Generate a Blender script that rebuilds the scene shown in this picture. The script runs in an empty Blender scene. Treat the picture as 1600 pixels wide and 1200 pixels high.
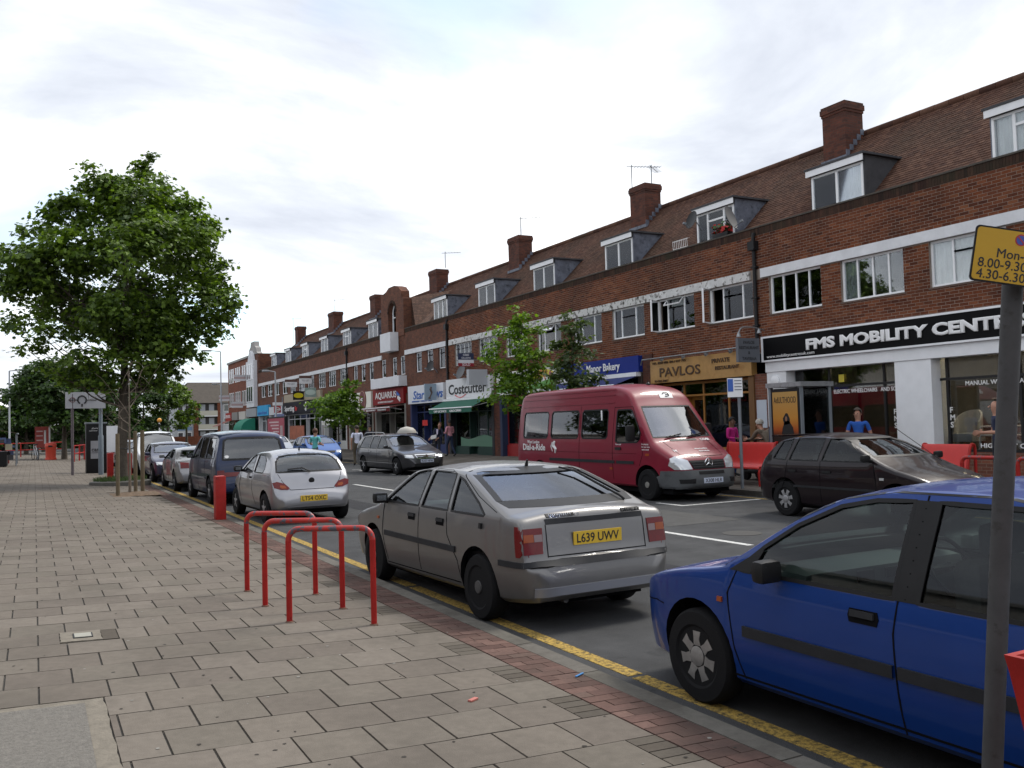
import bpy, bmesh, math, random
import numpy as np
from math import sin, cos, pi, sqrt, radians, atan2, hypot
from mathutils import Vector as V, Matrix as MX
from mathutils.bvhtree import BVHTree
random.seed(7)
SC = bpy.context.scene
COL = SC.collection
# ------------------------------------------------------------------ camera
CAM_H = 1.8
FPX, YAW, PIT, ROL = 1400.0, radians(28.1), radians(2.45), radians(1.55)
_Rt = V((cos(YAW), -sin(YAW), 0)); _Fl = V((sin(YAW), cos(YAW), 0))
_F = _Fl * cos(PIT) + V((0, 0, sin(PIT))); _U = -_Fl * sin(PIT) + V((0, 0, cos(PIT)))
_ex = _Rt * cos(ROL) - _U * sin(ROL); _ey = _Rt * sin(ROL) + _U * cos(ROL)
cd = bpy.data.cameras.new('camera'); cam = bpy.data.objects.new('camera', cd); COL.objects.link(cam)
cd.sensor_width = 36; cd.lens = 36 * FPX / 1600; cd.clip_start = .05; cd.clip_end = 3000
cam.matrix_world = MX(((_ex.x, _ey.x, -_F.x, 0), (_ex.y, _ey.y, -_F.y, 0), (_ex.z, _ey.z, -_F.z, CAM_H), (0, 0, 0, 1)))
SC.camera = cam
def proj(p):
    q = V(p) - V((0, 0, CAM_H)); d = q.dot(_F)
    if d < .1: return None
    return 800 + q.dot(_ex) / d * FPX, 600 - q.dot(_ey) / d * FPX, d
# ------------------------------------------------------------------ sky, sun, exposure
SUN_EL, SUN_AZ = radians(52), radians(78)          # azimuth from +Y (street) towards +X (shops)
W = bpy.data.worlds.new('World'); SC.world = W; W.use_nodes = True
nt = W.node_tree; nt.nodes.clear()
def nd(t, typ, **kw):
    n = t.nodes.new(typ)
    for k, v in kw.items():
        if k.startswith('i_'):
            n.inputs[int(k[2:]) if k[2:].isdigit() else k[2:].replace('_', ' ')].default_value = v
        else: setattr(n, k, v)
    return n
def ramp(t, stops, interp='LINEAR'):
    r = t.nodes.new('ShaderNodeValToRGB'); r.color_ramp.interpolation = interp
    els = r.color_ramp.elements
    while len(els) < len(stops): els.new(.5)
    for e, (p, c) in zip(els, stops): e.position = p; e.color = (*c, 1) if len(c) == 3 else c
    return r
out = nd(nt, 'ShaderNodeOutputWorld'); bg = nd(nt, 'ShaderNodeBackground')
sky = nd(nt, 'ShaderNodeTexSky', sky_type='NISHITA', sun_disc=False, sun_elevation=SUN_EL, sun_rotation=SUN_AZ, air_density=1.0, dust_density=1.5)
skys = nd(nt, 'ShaderNodeVectorMath', operation='SCALE'); skys.inputs['Scale'].default_value = .15
nt.links.new(sky.outputs[0], skys.inputs[0])
tc = nd(nt, 'ShaderNodeTexCoord'); sp = nd(nt, 'ShaderNodeSeparateXYZ'); nt.links.new(tc.outputs['Generated'], sp.inputs[0])
zz = nd(nt, 'ShaderNodeMath', operation='MAXIMUM'); nt.links.new(sp.outputs['Z'], zz.inputs[0]); zz.inputs[1].default_value = 0
za = nd(nt, 'ShaderNodeMath', operation='ADD'); nt.links.new(zz.outputs[0], za.inputs[0]); za.inputs[1].default_value = .22
cx_ = nd(nt, 'ShaderNodeMath', operation='DIVIDE'); nt.links.new(sp.outputs['X'], cx_.inputs[0]); nt.links.new(za.outputs[0], cx_.inputs[1])
cy_ = nd(nt, 'ShaderNodeMath', operation='DIVIDE'); nt.links.new(sp.outputs['Y'], cy_.inputs[0]); nt.links.new(za.outputs[0], cy_.inputs[1])
cb = nd(nt, 'ShaderNodeCombineXYZ'); nt.links.new(cx_.outputs[0], cb.inputs[0]); nt.links.new(cy_.outputs[0], cb.inputs[1]); cb.inputs[2].default_value = 3.1
mp = nd(nt, 'ShaderNodeMapping'); nt.links.new(cb.outputs[0], mp.inputs[0]); mp.inputs['Location'].default_value = (3.1, 3.3, 0); mp.inputs['Rotation'].default_value = (0, 0, .5); mp.inputs['Scale'].default_value = (.8, 1.0, 1)
n1 = nd(nt, 'ShaderNodeTexNoise'); n1.inputs['Scale'].default_value = 1.25; n1.inputs['Detail'].default_value = 10; n1.inputs['Roughness'].default_value = .57; n1.inputs['Distortion'].default_value = .35
nt.links.new(mp.outputs[0], n1.inputs['Vector'])
n2 = nd(nt, 'ShaderNodeTexNoise'); n2.inputs['Scale'].default_value = .62; n2.inputs['Detail'].default_value = 6; n2.inputs['Roughness'].default_value = .5
mp2 = nd(nt, 'ShaderNodeMapping'); nt.links.new(cb.outputs[0], mp2.inputs[0]); mp2.inputs['Location'].default_value = (5.2, 7.4, 2)
nt.links.new(mp2.outputs[0], n2.inputs['Vector'])
cr = ramp(nt, [(.36, (.34, .365, .42)), (.475, (.46, .485, .53)), (.57, (.62, .635, .66)), (.69, (1.15, 1.14, 1.12))])
nt.links.new(n1.outputs[0], cr.inputs[0])
hole = ramp(nt, [(.60, (0, 0, 0)), (.72, (1, 1, 1))]); nt.links.new(n2.outputs[0], hole.inputs[0])
mixs = nd(nt, 'ShaderNodeMix', data_type='RGBA'); nt.links.new(hole.outputs[0], mixs.inputs['Factor'])
nt.links.new(cr.outputs[0], mixs.inputs[6]); nt.links.new(skys.outputs[0], mixs.inputs[7])
nt.links.new(mixs.outputs[2], bg.inputs[0]); bg.inputs[1].default_value = 1.0
nt.links.new(bg.outputs[0], out.inputs[0])
sl = bpy.data.lights.new('sun', 'SUN'); sl.energy = 1.5; sl.angle = radians(14); sl.color = (1, .95, .87)
sun = bpy.data.objects.new('sun', sl); COL.objects.link(sun)
_ts = V((sin(SUN_AZ) * cos(SUN_EL), cos(SUN_AZ) * cos(SUN_EL), sin(SUN_EL)))
sun.rotation_euler = _ts.to_track_quat('Z', 'Y').to_euler(); sun.location = (30, 30, 60)
vs = SC.view_settings; vs.view_transform = 'Standard'; vs.look = 'None'; vs.exposure = 1.0; vs.gamma = 1; vs.use_curve_mapping = False
SC.cycles.max_bounces = 6; SC.cycles.transparent_max_bounces = 12; SC.cycles.use_adaptive_sampling = True
# ------------------------------------------------------------------ materials
def lin(c):
    if isinstance(c, str):
        c = [int(c[i:i + 2], 16) / 255 for i in (1, 3, 5)]
        return tuple(x / 12.92 if x <= .04045 else ((x + .055) / 1.055) ** 2.4 for x in c)
    return tuple(c)
MATS = {}
def pm(name, col, rough=.6, metal=0, coat=0, var=0, vscale=4, bump=0, bscale=40, obj=False, spec=.5, fleck=0, dirt=None, coat_r=.05):
    """procedural principled material: colour broken up by two octaves of noise, optional bump"""
    if name in MATS: return MATS[name]
    m = bpy.data.materials.new(name); m.use_nodes = True; t = m.node_tree; b = t.nodes['Principled BSDF']
    c = lin(col)
    b.inputs['Base Color'].default_value = (*c, 1); b.inputs['Roughness'].default_value = rough; b.inputs['Metallic'].default_value = metal
    b.inputs['Coat Weight'].default_value = coat; b.inputs['Coat Roughness'].default_value = coat_r; b.inputs['Specular IOR Level'].default_value = spec
    if obj: co = t.nodes.new('ShaderNodeTexCoord').outputs['Object']
    else: co = t.nodes.new('ShaderNodeNewGeometry').outputs['Position']
    last = None
    if var:
        n = nd(t, 'ShaderNodeTexNoise'); n.inputs['Scale'].default_value = vscale; n.inputs['Detail'].default_value = 6; n.inputs['Roughness'].default_value = .65
        t.links.new(co, n.inputs['Vector'])
        r = ramp(t, [(.25, tuple(x * (1 - var) for x in c)), (.5, c), (.75, tuple(min(1, x * (1 + var)) for x in c))]); t.links.new(n.outputs[0], r.inputs[0]); last = r.outputs[0]
    if fleck:
        n = nd(t, 'ShaderNodeTexNoise'); n.inputs['Scale'].default_value = 180; n.inputs['Detail'].default_value = 2; t.links.new(co, n.inputs['Vector'])
        r = ramp(t, [(.3, (1 - fleck,) * 3), (.5, (1, 1, 1)), (.72, (1 + fleck,) * 3)]); t.links.new(n.outputs[0], r.inputs[0])
        mm = nd(t, 'ShaderNodeMix', data_type='RGBA', blend_type='MULTIPLY'); mm.inputs['Factor'].default_value = 1
        if last: t.links.new(last, mm.inputs[6])
        else: mm.inputs[6].default_value = (*c, 1)
        t.links.new(r.outputs[0], mm.inputs[7]); last = mm.outputs[2]
    if dirt:
        dc, dlo, dhi, dsc = dirt
        n = nd(t, 'ShaderNodeTexNoise'); n.inputs['Scale'].default_value = dsc; n.inputs['Detail'].default_value = 8; n.inputs['Roughness'].default_value = .7; t.links.new(co, n.inputs['Vector'])
        r = ramp(t, [(dlo, (0, 0, 0)), (dhi, (1, 1, 1))]); t.links.new(n.outputs[0], r.inputs[0])
        mm = nd(t, 'ShaderNodeMix', data_type='RGBA'); t.links.new(r.outputs[0], mm.inputs['Factor'])
        if last: t.links.new(last, mm.inputs[6])
        else: mm.inputs[6].default_value = (*c, 1)
        mm.inputs[7].default_value = (*lin(dc), 1); last = mm.outputs[2]
    if last: t.links.new(last, b.inputs['Base Color'])
    if bump:
        n = nd(t, 'ShaderNodeTexNoise'); n.inputs['Scale'].default_value = bscale; n.inputs['Detail'].default_value = 4; t.links.new(co, n.inputs['Vector'])
        bp = nd(t, 'ShaderNodeBump'); bp.inputs['Strength'].default_value = bump; bp.inputs['Distance'].default_value = .01; t.links.new(n.outputs[0], bp.inputs['Height']); t.links.new(bp.outputs[0], b.inputs['Normal'])
    MATS[name] = m; return m
def piece_mat(name, cols, rough=.85, bump=.3, bscale=60, var=.18, vscale=9, stain=None):
    """each piece (object or mesh island) takes its own colour from the list"""
    m = bpy.data.materials.new(name); m.use_nodes = True; t = m.node_tree; b = t.nodes['Principled BSDF']
    b.inputs['Roughness'].default_value = rough; b.inputs['Specular IOR Level'].default_value = .12
    g = t.nodes.new('ShaderNodeNewGeometry'); oi = t.nodes.new('ShaderNodeObjectInfo')
    a = nd(t, 'ShaderNodeMath', operation='ADD'); t.links.new(g.outputs['Random Per Island'], a.inputs[0]); t.links.new(oi.outputs['Random'], a.inputs[1])
    f = nd(t, 'ShaderNodeMath', operation='FRACT'); t.links.new(a.outputs[0], f.inputs[0])
    n_ = len(cols); r = ramp(t, [(i / (n_ - 1), lin(c)) for i, c in enumerate(cols)]); t.links.new(f.outputs[0], r.inputs[0])
    n = nd(t, 'ShaderNodeTexNoise'); n.inputs['Scale'].default_value = vscale; n.inputs['Detail'].default_value = 8; n.inputs['Roughness'].default_value = .7; t.links.new(g.outputs['Position'], n.inputs['Vector'])
    r2 = ramp(t, [(.25, (1 - var,) * 3), (.75, (1 + var,) * 3)]); t.links.new(n.outputs[0], r2.inputs[0])
    mm = nd(t, 'ShaderNodeMix', data_type='RGBA', blend_type='MULTIPLY'); mm.inputs['Factor'].default_value = 1
    t.links.new(r.outputs[0], mm.inputs[6]); t.links.new(r2.outputs[0], mm.inputs[7]); last = mm.outputs[2]
    if stain:
        sc_, lo, hi, colr = stain
        n3 = nd(t, 'ShaderNodeTexNoise'); n3.inputs['Scale'].default_value = sc_; n3.inputs['Detail'].default_value = 7; n3.inputs['Roughness'].default_value = .62; t.links.new(g.outputs['Position'], n3.inputs['Vector'])
        r3 = ramp(t, [(lo, (0, 0, 0)), (hi, (.75, .75, .75))]); t.links.new(n3.outputs[0], r3.inputs[0])
        m3 = nd(t, 'ShaderNodeMix', data_type='RGBA'); t.links.new(r3.outputs[0], m3.inputs['Factor']); t.links.new(last, m3.inputs[6]); m3.inputs[7].default_value = (*lin(colr), 1); last = m3.outputs[2]
    t.links.new(last, b.inputs['Base Color'])
    n4 = nd(t, 'ShaderNodeTexNoise'); n4.inputs['Scale'].default_value = bscale; n4.inputs['Detail'].default_value = 5; t.links.new(g.outputs['Position'], n4.inputs['Vector'])
    bp = nd(t, 'ShaderNodeBump'); bp.inputs['Strength'].default_value = bump; bp.inputs['Distance'].default_value = .008; t.links.new(n4.outputs[0], bp.inputs['Height']); t.links.new(bp.outputs[0], b.inputs['Normal'])
    MATS[name] = m; return m
def brick_tex(name, c1, c2, cm, axis='yz', w=.225, h=.075):
    m = bpy.data.materials.new(name); m.use_nodes = True; t = m.node_tree; b = t.nodes['Principled BSDF']; b.inputs['Roughness'].default_value = .9
    g = t.nodes.new('ShaderNodeNewGeometry'); s = nd(t, 'ShaderNodeSeparateXYZ'); t.links.new(g.outputs['Position'], s.inputs[0])
    ad = nd(t, 'ShaderNodeMath', operation='ADD'); t.links.new(s.outputs[0], ad.inputs[0]); t.links.new(s.outputs[1], ad.inputs[1])
    c = nd(t, 'ShaderNodeCombineXYZ'); t.links.new(ad.outputs[0], c.inputs[0]); t.links.new(s.outputs[2], c.inputs[1])
    k = nd(t, 'ShaderNodeTexBrick'); k.inputs['Scale'].default_value = 1; k.inputs['Brick Width'].default_value = w; k.inputs['Row Height'].default_value = h; k.inputs['Mortar Size'].default_value = .006; k.inputs['Bias'].default_value = -.2
    k.inputs['Color1'].default_value = (*lin(c1), 1); k.inputs['Color2'].default_value = (*lin(c2), 1); k.inputs['Mortar'].default_value = (*lin(cm), 1); t.links.new(c.outputs[0], k.inputs['Vector'])
    n = nd(t, 'ShaderNodeTexNoise'); n.inputs['Scale'].default_value = 2.2; n.inputs['Detail'].default_value = 9; n.inputs['Roughness'].default_value = .75; t.links.new(g.outputs['Position'], n.inputs['Vector'])
    r = ramp(t, [(.3, (.6, .58, .58)), (.7, (1.25, 1.2, 1.15))]); t.links.new(n.outputs[0], r.inputs[0])
    mm = nd(t, 'ShaderNodeMix', data_type='RGBA', blend_type='MULTIPLY'); mm.inputs['Factor'].default_value = 1; t.links.new(k.outputs[0], mm.inputs[6]); t.links.new(r.outputs[0], mm.inputs[7]); t.links.new(mm.outputs[2], b.inputs['Base Color'])
    bp = nd(t, 'ShaderNodeBump'); bp.inputs['Strength'].default_value = .5; bp.inputs['Distance'].default_value = .01; bp.invert = True; t.links.new(k.outputs['Fac'], bp.inputs['Height']); t.links.new(bp.outputs[0], b.inputs['Normal'])
    MATS[name] = m; return m
def glass(name, tint=(.55, .6, .6), refl=.12, rough=.02):
    m = bpy.data.materials.new(name); m.use_nodes = True; t = m.node_tree; t.nodes.clear()
    o = nd(t, 'ShaderNodeOutputMaterial'); tr = nd(t, 'ShaderNodeBsdfTransparent'); tr.inputs[0].default_value = (*tint, 1)
    gl = nd(t, 'ShaderNodeBsdfGlossy'); gl.inputs['Roughness'].default_value = rough; gl.inputs[0].default_value = (.95, .97, 1, 1)
    fr = nd(t, 'ShaderNodeFresnel'); fr.inputs['IOR'].default_value = 1.47
    ad = nd(t, 'ShaderNodeMath', operation='ADD', use_clamp=True); t.links.new(fr.outputs[0], ad.inputs[0]); ad.inputs[1].default_value = refl
    mx = nd(t, 'ShaderNodeMixShader'); t.links.new(ad.outputs[0], mx.inputs[0]); t.links.new(tr.outputs[0], mx.inputs[1]); t.links.new(gl.outputs[0], mx.inputs[2]); t.links.new(mx.outputs[0], o.inputs[0])
    MATS[name] = m; return m
GL_WIN = glass('window_glass', (.94, .96, .96), .02); GL_SHOP = glass('shop_glass', (.7, .72, .72), .03); GL_CAR = glass('car_glass', (.46, .54, .52), .0); GL_BACK = glass('rear_glass', (.30, .33, .34), .09)
M_WHITE = pm('white_paint', (.80, .81, .83), .45, var=.06, vscale=3); M_UPVC = pm('white_frame', (.84, .85, .86), .35, var=.05, vscale=2)
M_DARK = pm('dark_interior', (.012, .012, .013), .9, spec=.1); M_BLACK = pm('black_plastic', (.012, .012, .013), .5, var=.2, vscale=12, spec=.25); M_RUB = pm('rubber', (.010, .010, .011), .85, bump=.2, bscale=80, spec=.2)
M_STEEL = pm('galvanised_steel', (.30, .31, .32), .5, metal=.6, var=.2, vscale=8, dirt=('#4a4640', .55, .75, 14)); M_CHROME = pm('chrome', (.75, .76, .78), .12, metal=1)
M_RED = pm('red_enamel', (.34, .014, .011), .52, var=.22, vscale=7, bump=.12, bscale=90, spec=.3, dirt=('#4a1a16', .58, .72, 11)); M_LEAD = pm('lead_sheet', (.135, .15, .19), .55, metal=.1, var=.35, vscale=3, dirt=('#2c3038', .5, .7, 5))
M_CONC = pm('concrete', (.26, .25, .235), .9, var=.18, vscale=6, bump=.4, bscale=90, fleck=.15); M_GREYP = pm('grey_paint', (.17, .19, .21), .5, var=.12, vscale=5)
M_CURT = pm('net_curtain', (.82, .82, .81), .9, var=.1, vscale=3); M_CURT2 = pm('beige_curtain', (.42, .34, .24), .9, var=.12, vscale=3); M_CURT3 = pm('grey_curtain', (.30, .33, .33), .9, var=.12, vscale=3)
M_MORTAR = pm('mortar', (.25, .205, .17), .95, var=.25, vscale=2); M_LETW = pm('white_lettering', (.78, .78, .78), .5); M_LETB = pm('black_lettering', (.012, .012, .014), .5); M_SKIN = pm('skin', (.42, .22, .15), .55, var=.08, vscale=20, obj=True)
M_SKIND = pm('dark_skin', (.14, .07, .045), .5, var=.08, vscale=20, obj=True)
# ------------------------------------------------------------------ object helpers
TMP = bpy.data.scenes.new('temporary_work'); TVL = TMP.view_layers[0]
def evalmesh(o):
    TMP.collection.objects.link(o); TVL.update(); dg = TVL.depsgraph
    me = bpy.data.meshes.new_from_object(o.evaluated_get(dg), depsgraph=dg); TMP.collection.objects.unlink(o); return me
def link(o, parent=None):
    COL.objects.link(o)
    if parent is not None:
        o.parent = parent
        if parent.name in WORLDC: o.matrix_parent_inverse = MX.Translation(-parent.location)
    return o
WORLDC = set()          # things whose parts are written in world coordinates
def wthing(*a, **k):
    t = thing(*a, **k); WORLDC.add(t.name); return t
def tag(o, label=None, cat=None, group=None, kind=None):
    if label: o['label'] = label
    if cat: o['category'] = cat
    if group: o['group'] = group
    if kind: o['kind'] = kind
    return o
def thing(name, label, cat, loc=(0, 0, 0), rz=0, group=None):
    o = bpy.data.objects.new(name, None); o.empty_display_size = .2; COL.objects.link(o); o.location = loc; o.rotation_euler = (0, 0, rz); return tag(o, label, cat, group)
def clone(o, parent=None):
    c = o.copy(); COL.objects.link(c); c.parent = parent
    for ch in o.children: clone(ch, c)
    return c
class MB:
    def __init__(s): s.v = []; s.f = []; s.m = []; s.cur = 0
    def add(s, vs, fs):
        b = len(s.v); s.v.extend(tuple(p) for p in vs); s.f.extend(tuple(i + b for i in f) for f in fs); s.m.extend([s.cur] * len(fs)); return s
    def box(s, c, d, mat=None):
        x, y, z = d[0] / 2, d[1] / 2, d[2] / 2
        vs = [V((sx * x, sy * y, sz * z)) for sx in (-1, 1) for sy in (-1, 1) for sz in (-1, 1)]
        if mat is not None: vs = [mat @ p for p in vs]
        return s.add([p + V(c) for p in vs], [(0, 1, 3, 2), (4, 6, 7, 5), (0, 4, 5, 1), (2, 3, 7, 6), (0, 2, 6, 4), (1, 5, 7, 3)])
    def bb(s, x0, x1, y0, y1, z0, z1): return s.box(((x0 + x1) / 2, (y0 + y1) / 2, (z0 + z1) / 2), (abs(x1 - x0), abs(y1 - y0), abs(z1 - z0)))
    def tube(s, pts, r, n=8, cap=True):
        pts = [V(p) for p in pts]; rr = r if isinstance(r, (list, tuple)) else [r] * len(pts); rings = []; ref = None
        for i, p in enumerate(pts):
            d = (pts[min(i + 1, len(pts) - 1)] - pts[max(i - 1, 0)]).normalized()
            if ref is None: ref = d.orthogonal().normalized()
            a = (ref - d * ref.dot(d))
            a = a.normalized() if a.length > 1e-5 else d.orthogonal().normalized(); ref = a; b = d.cross(a)
            rings.append([p + (a * cos(2 * pi * k / n) + b * sin(2 * pi * k / n)) * rr[i] for k in range(n)])
        vs = [q for rg in rings for q in rg]; fs = [(i * n + k, i * n + (k + 1) % n, (i + 1) * n + (k + 1) % n, (i + 1) * n + k) for i in range(len(pts) - 1) for k in range(n)]
        if cap: fs += [tuple(range(n - 1, -1, -1)), tuple((len(pts) - 1) * n + k for k in range(n))]
        return s.add(vs, fs)
    def lathe(s, prof, n=24, mat=None, c=(0, 0, 0)):
        vs = []
        for r, z in prof:
            for k in range(n): vs.append(V((r * cos(2 * pi * k / n), r * sin(2 * pi * k / n), z)))
        if mat is not None: vs = [mat @ p for p in vs]
        fs = [(i * n + k, i * n + (k + 1) % n, (i + 1) * n + (k + 1) % n, (i + 1) * n + k) for i in range(len(prof) - 1) for k in range(n)]
        if prof[0][0] > 1e-6: fs.append(tuple(range(n - 1, -1, -1)))
        if prof[-1][0] > 1e-6: fs.append(tuple((len(prof) - 1) * n + k for k in range(n)))
        return s.add([p + V(c) for p in vs], fs)
    def prism(s, poly, a, b, fn):
        """polygon (u,v) extruded from a to b through fn(u,v,w)"""
        n = len(poly); vs = [fn(u, v, a) for u, v in poly] + [fn(u, v, b) for u, v in poly]
        return s.add(vs, [tuple(range(n - 1, -1, -1)), tuple(range(n, 2 * n))] + [(i, (i + 1) % n, n + (i + 1) % n, n + i) for i in range(n)])
    def build(s, name, mats, parent=None, smooth=None, kind=None, fix=True, loc=None):
        me = bpy.data.meshes.new(name); me.from_pydata(s.v, [], s.f)
        mats = mats if isinstance(mats, (list, tuple)) else [mats]
        for m in mats: me.materials.append(m)
        if len(mats) > 1: me.polygons.foreach_set('material_index', s.m)
        if fix:
            bm = bmesh.new(); bm.from_mesh(me); bmesh.ops.recalc_face_normals(bm, faces=bm.faces); bm.to_mesh(me); bm.free()
        finish(me, smooth); o = link(bpy.data.objects.new(name, me), parent)
        if loc is not None: o.location = loc
        if kind: o['kind'] = kind
        return o
def finish(me, smooth):
    if smooth is not None:
        me.polygons.foreach_set('use_smooth', [True] * len(me.polygons)); me.set_sharp_from_angle(angle=radians(smooth))
    me.update()
def bevel_box(name, c, d, r, mat, parent=None, seg=2, taper=1.0):
    bm = bmesh.new(); bmesh.ops.create_cube(bm, size=1)
    for v in bm.verts:
        k = taper if v.co.z > 0 else 1
        v.co = V((v.co.x * d[0] * k, v.co.y * d[1] * k, v.co.z * d[2])) + V(c)
    bmesh.ops.bevel(bm, geom=bm.edges, offset=r, segments=seg, affect='EDGES', profile=.6)
    me = bpy.data.meshes.new(name); bm.to_mesh(me); bm.free(); me.materials.append(mat); finish(me, 40)
    return link(bpy.data.objects.new(name, me), parent)
_UB = {}
def unit_box(mat, open_back=False):
    k = (mat.name, open_back)
    if k not in _UB:
        b = MB().box((0, 0, 0), (1, 1, 1)); me = bpy.data.meshes.new('block_' + mat.name); me.from_pydata(b.v, [], b.f); me.materials.append(mat)
        bm = bmesh.new(); bm.from_mesh(me); bmesh.ops.recalc_face_normals(bm, faces=bm.faces); bm.to_mesh(me); bm.free(); _UB[k] = me
    return _UB[k]
def block(name, x0, x1, y0, y1, z0, z1, mat, parent=None):
    o = bpy.data.objects.new(name, unit_box(mat)); o.location = ((x0 + x1) / 2, (y0 + y1) / 2, (z0 + z1) / 2); o.scale = (abs(x1 - x0), abs(y1 - y0), abs(z1 - z0)); return link(o, parent)
def pieces(name, parent, mtx, mat, keep=300, mesh=None, bulk=None):
    """mtx: list of 4x4 matrices placing a unit box; the `keep` that show largest become objects, the rest one joined part"""
    me = mesh or unit_box(mat)
    def key(m):
        p = m.translation; q = proj(p)
        if q is None or not (-40 < q[0] < 1640 and -40 < q[1] < 1240): return 0
        return m.to_scale()[0] * m.to_scale()[1] / q[2] ** 2 if False else max(m.to_scale()) / q[2]
    order = sorted(mtx, key=key, reverse=True)
    for m in order[:keep]:
        o = bpy.data.objects.new(name, me); o.matrix_world = m; COL.objects.link(o); o.parent = parent
    rest = order[keep:]
    if rest:
        uv = np.array([[*v.co, 1] for v in me.vertices]); nv = len(uv); fs = [tuple(p.vertices) for p in me.polygons]
        vs = np.concatenate([uv @ np.array(m).T[:, :3] for m in rest])
        FA = np.array(fs); faces = (FA[None] + (np.arange(len(rest)) * nv)[:, None, None]).reshape(-1, FA.shape[1])
        bm_ = bpy.data.meshes.new(bulk or name); bm_.from_pydata(vs.tolist(), [], faces.tolist()); bm_.materials.append(mat); bm_.update()
        o = bpy.data.objects.new(bulk or name, bm_); link(o, parent); o['kind'] = 'stuff'
def box_mx(x0, x1, y0, y1, z0, z1, rot=None):
    m = MX.Translation(((x0 + x1) / 2, (y0 + y1) / 2, (z0 + z1) / 2))
    if rot is not None: m = m @ rot.to_4x4()
    return m @ MX.Diagonal((abs(x1 - x0), abs(y1 - y0), abs(z1 - z0), 1))
def text(name, body, mat, parent, org, right, up, height=None, width=None, depth=.01, bold=0, shear=0, align='LEFT', space=1, squash=None):
    cu = bpy.data.curves.new(name, 'FONT'); cu.body = body; cu.size = 1; cu.extrude = .05; cu.bevel_depth = bold; cu.bevel_resolution = 0; cu.shear = shear; cu.align_x = 'LEFT'; cu.space_character = space; cu.resolution_u = 3
    o = bpy.data.objects.new(name, cu); me = evalmesh(o); bpy.data.objects.remove(o)
    co = np.array([v.co[:] for v in me.vertices]); lo, hi = co.min(0), co.max(0); w, h = hi[0] - lo[0], hi[1] - lo[1]
    s = height / .72 if height else width / w
    sx = s
    if height and width: sx = width / w
    R_, U_ = V(right).normalized(), V(up).normalized(); N = R_.cross(U_); ox = {'LEFT': 0, 'CENTER': -.5 * w * sx, 'RIGHT': -w * sx}[align]
    bm = bmesh.new(); bm.from_mesh(me)
    for v in bm.verts: v.co.z = (v.co.z - lo[2]) / (hi[2] - lo[2])
    for v in bm.verts:
        p = v.co.copy(); v.co = V(org) + R_ * ((p.x - lo[0]) * sx + ox) + U_ * (p.y * s) + N * (p.z * depth)
    bmesh.ops.recalc_face_normals(bm, faces=bm.faces); bm.to_mesh(me); bm.free(); me.materials.clear(); me.materials.append(mat); me.name = name
    return link(bpy.data.objects.new(name, me), parent)
def smooth_path(pts, n=6):
    """Catmull-Rom through 3-D points"""
    P_ = [V(p) for p in pts]; P_ = [P_[0] * 2 - P_[1]] + P_ + [P_[-1] * 2 - P_[-2]]; o = []
    for i in range(1, len(P_) - 2):
        a, b, c, d = P_[i - 1:i + 3]
        for k in range(n):
            t = k / n; o.append(.5 * ((2 * b) + (c - a) * t + (2 * a - 5 * b + 4 * c - d) * t * t + (3 * b - a - 3 * c + d) * t ** 3))
    return o + [P_[-2]]
# ================================================================== ground, road, pavements
PAV = lambda x: .10 + .04 * (3.24 - max(x, -4)) if x < 3.24 else .10        # near pavement, falls to the kerb
FPAV = lambda x: .12 + .18 * (x - 14.3) / 4.2                                  # far pavement, rises to the shops
M_ASPH = pm('asphalt', (.062, .063, .065), .9, spec=.15, var=.3, vscale=1.6, bump=.7, bscale=220, fleck=.45, dirt=('#2f2f31', .58, .74, 1.7))
M_GROUND = pm('rough_ground', (.10, .105, .07), .95, var=.25, vscale=.6)
g_ = MB(); g_.add([(-400, -300, -.06), (500, -300, -.06), (500, 900, -.06), (-400, 900, -.06)], [(0, 1, 2, 3)]); tag(g_.build('ground', M_GROUND), kind='structure')
g_ = MB(); g_.bb(3.30, 14.35, -25, 150, -.05, 0); road = tag(g_.build('road', M_ASPH), kind='structure')
g_ = MB(); g_.bb(-60, 60, 106, 122, -.045, -.004); tag(g_.build('side_road', M_ASPH), kind='structure')
M_YEL = pm('yellow_road_paint', (.40, .27, .07), .85, spec=.15, var=.25, vscale=9, fleck=.4, dirt=('#4a4436', .44, .62, 26)); M_ROADW = pm('white_road_paint', (.55, .55, .53), .8, var=.15, vscale=9, fleck=.3, dirt=('#4c4c50', .5, .68, 22))
for y0, y1 in ((-4, 1.5), (1.6, 5.2), (5.25, 9.4), (9.5, 60)): MB().bb(3.66, 3.785, y0, y1, .0, .004).build('yellow_line', M_YEL, road)
for y0, y1 in ((-4, 16), (16.1, 60)): MB().bb(13.85, 13.95, y0, y1, .0, .004).build('yellow_line', M_YEL, road)
for k in range(-1, 12): MB().bb(8.74, 8.85, 9.54 + 6.6 * k, 13.9 + 6.6 * k, .0, .004).build('centre_dash', M_ROADW, road)
for y in (14.6, 22.7, 29.6, 36.2): MB().bb(11.7, 13.8, y, y + .1, .0, .004).build('bay_line', M_ROADW, road)
for k in range(12): MB().bb(11.66, 11.76, 14.6 + k * 1.8, 15.5 + k * 1.8, .0, .0045).build('bay_dash', M_ROADW, road)
for k in range(9): MB().bb(3.9 + k * 1.1, 4.45 + k * 1.1, 98, 101, 0, .004).build('crossing_stripe', M_ROADW, road)
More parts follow.
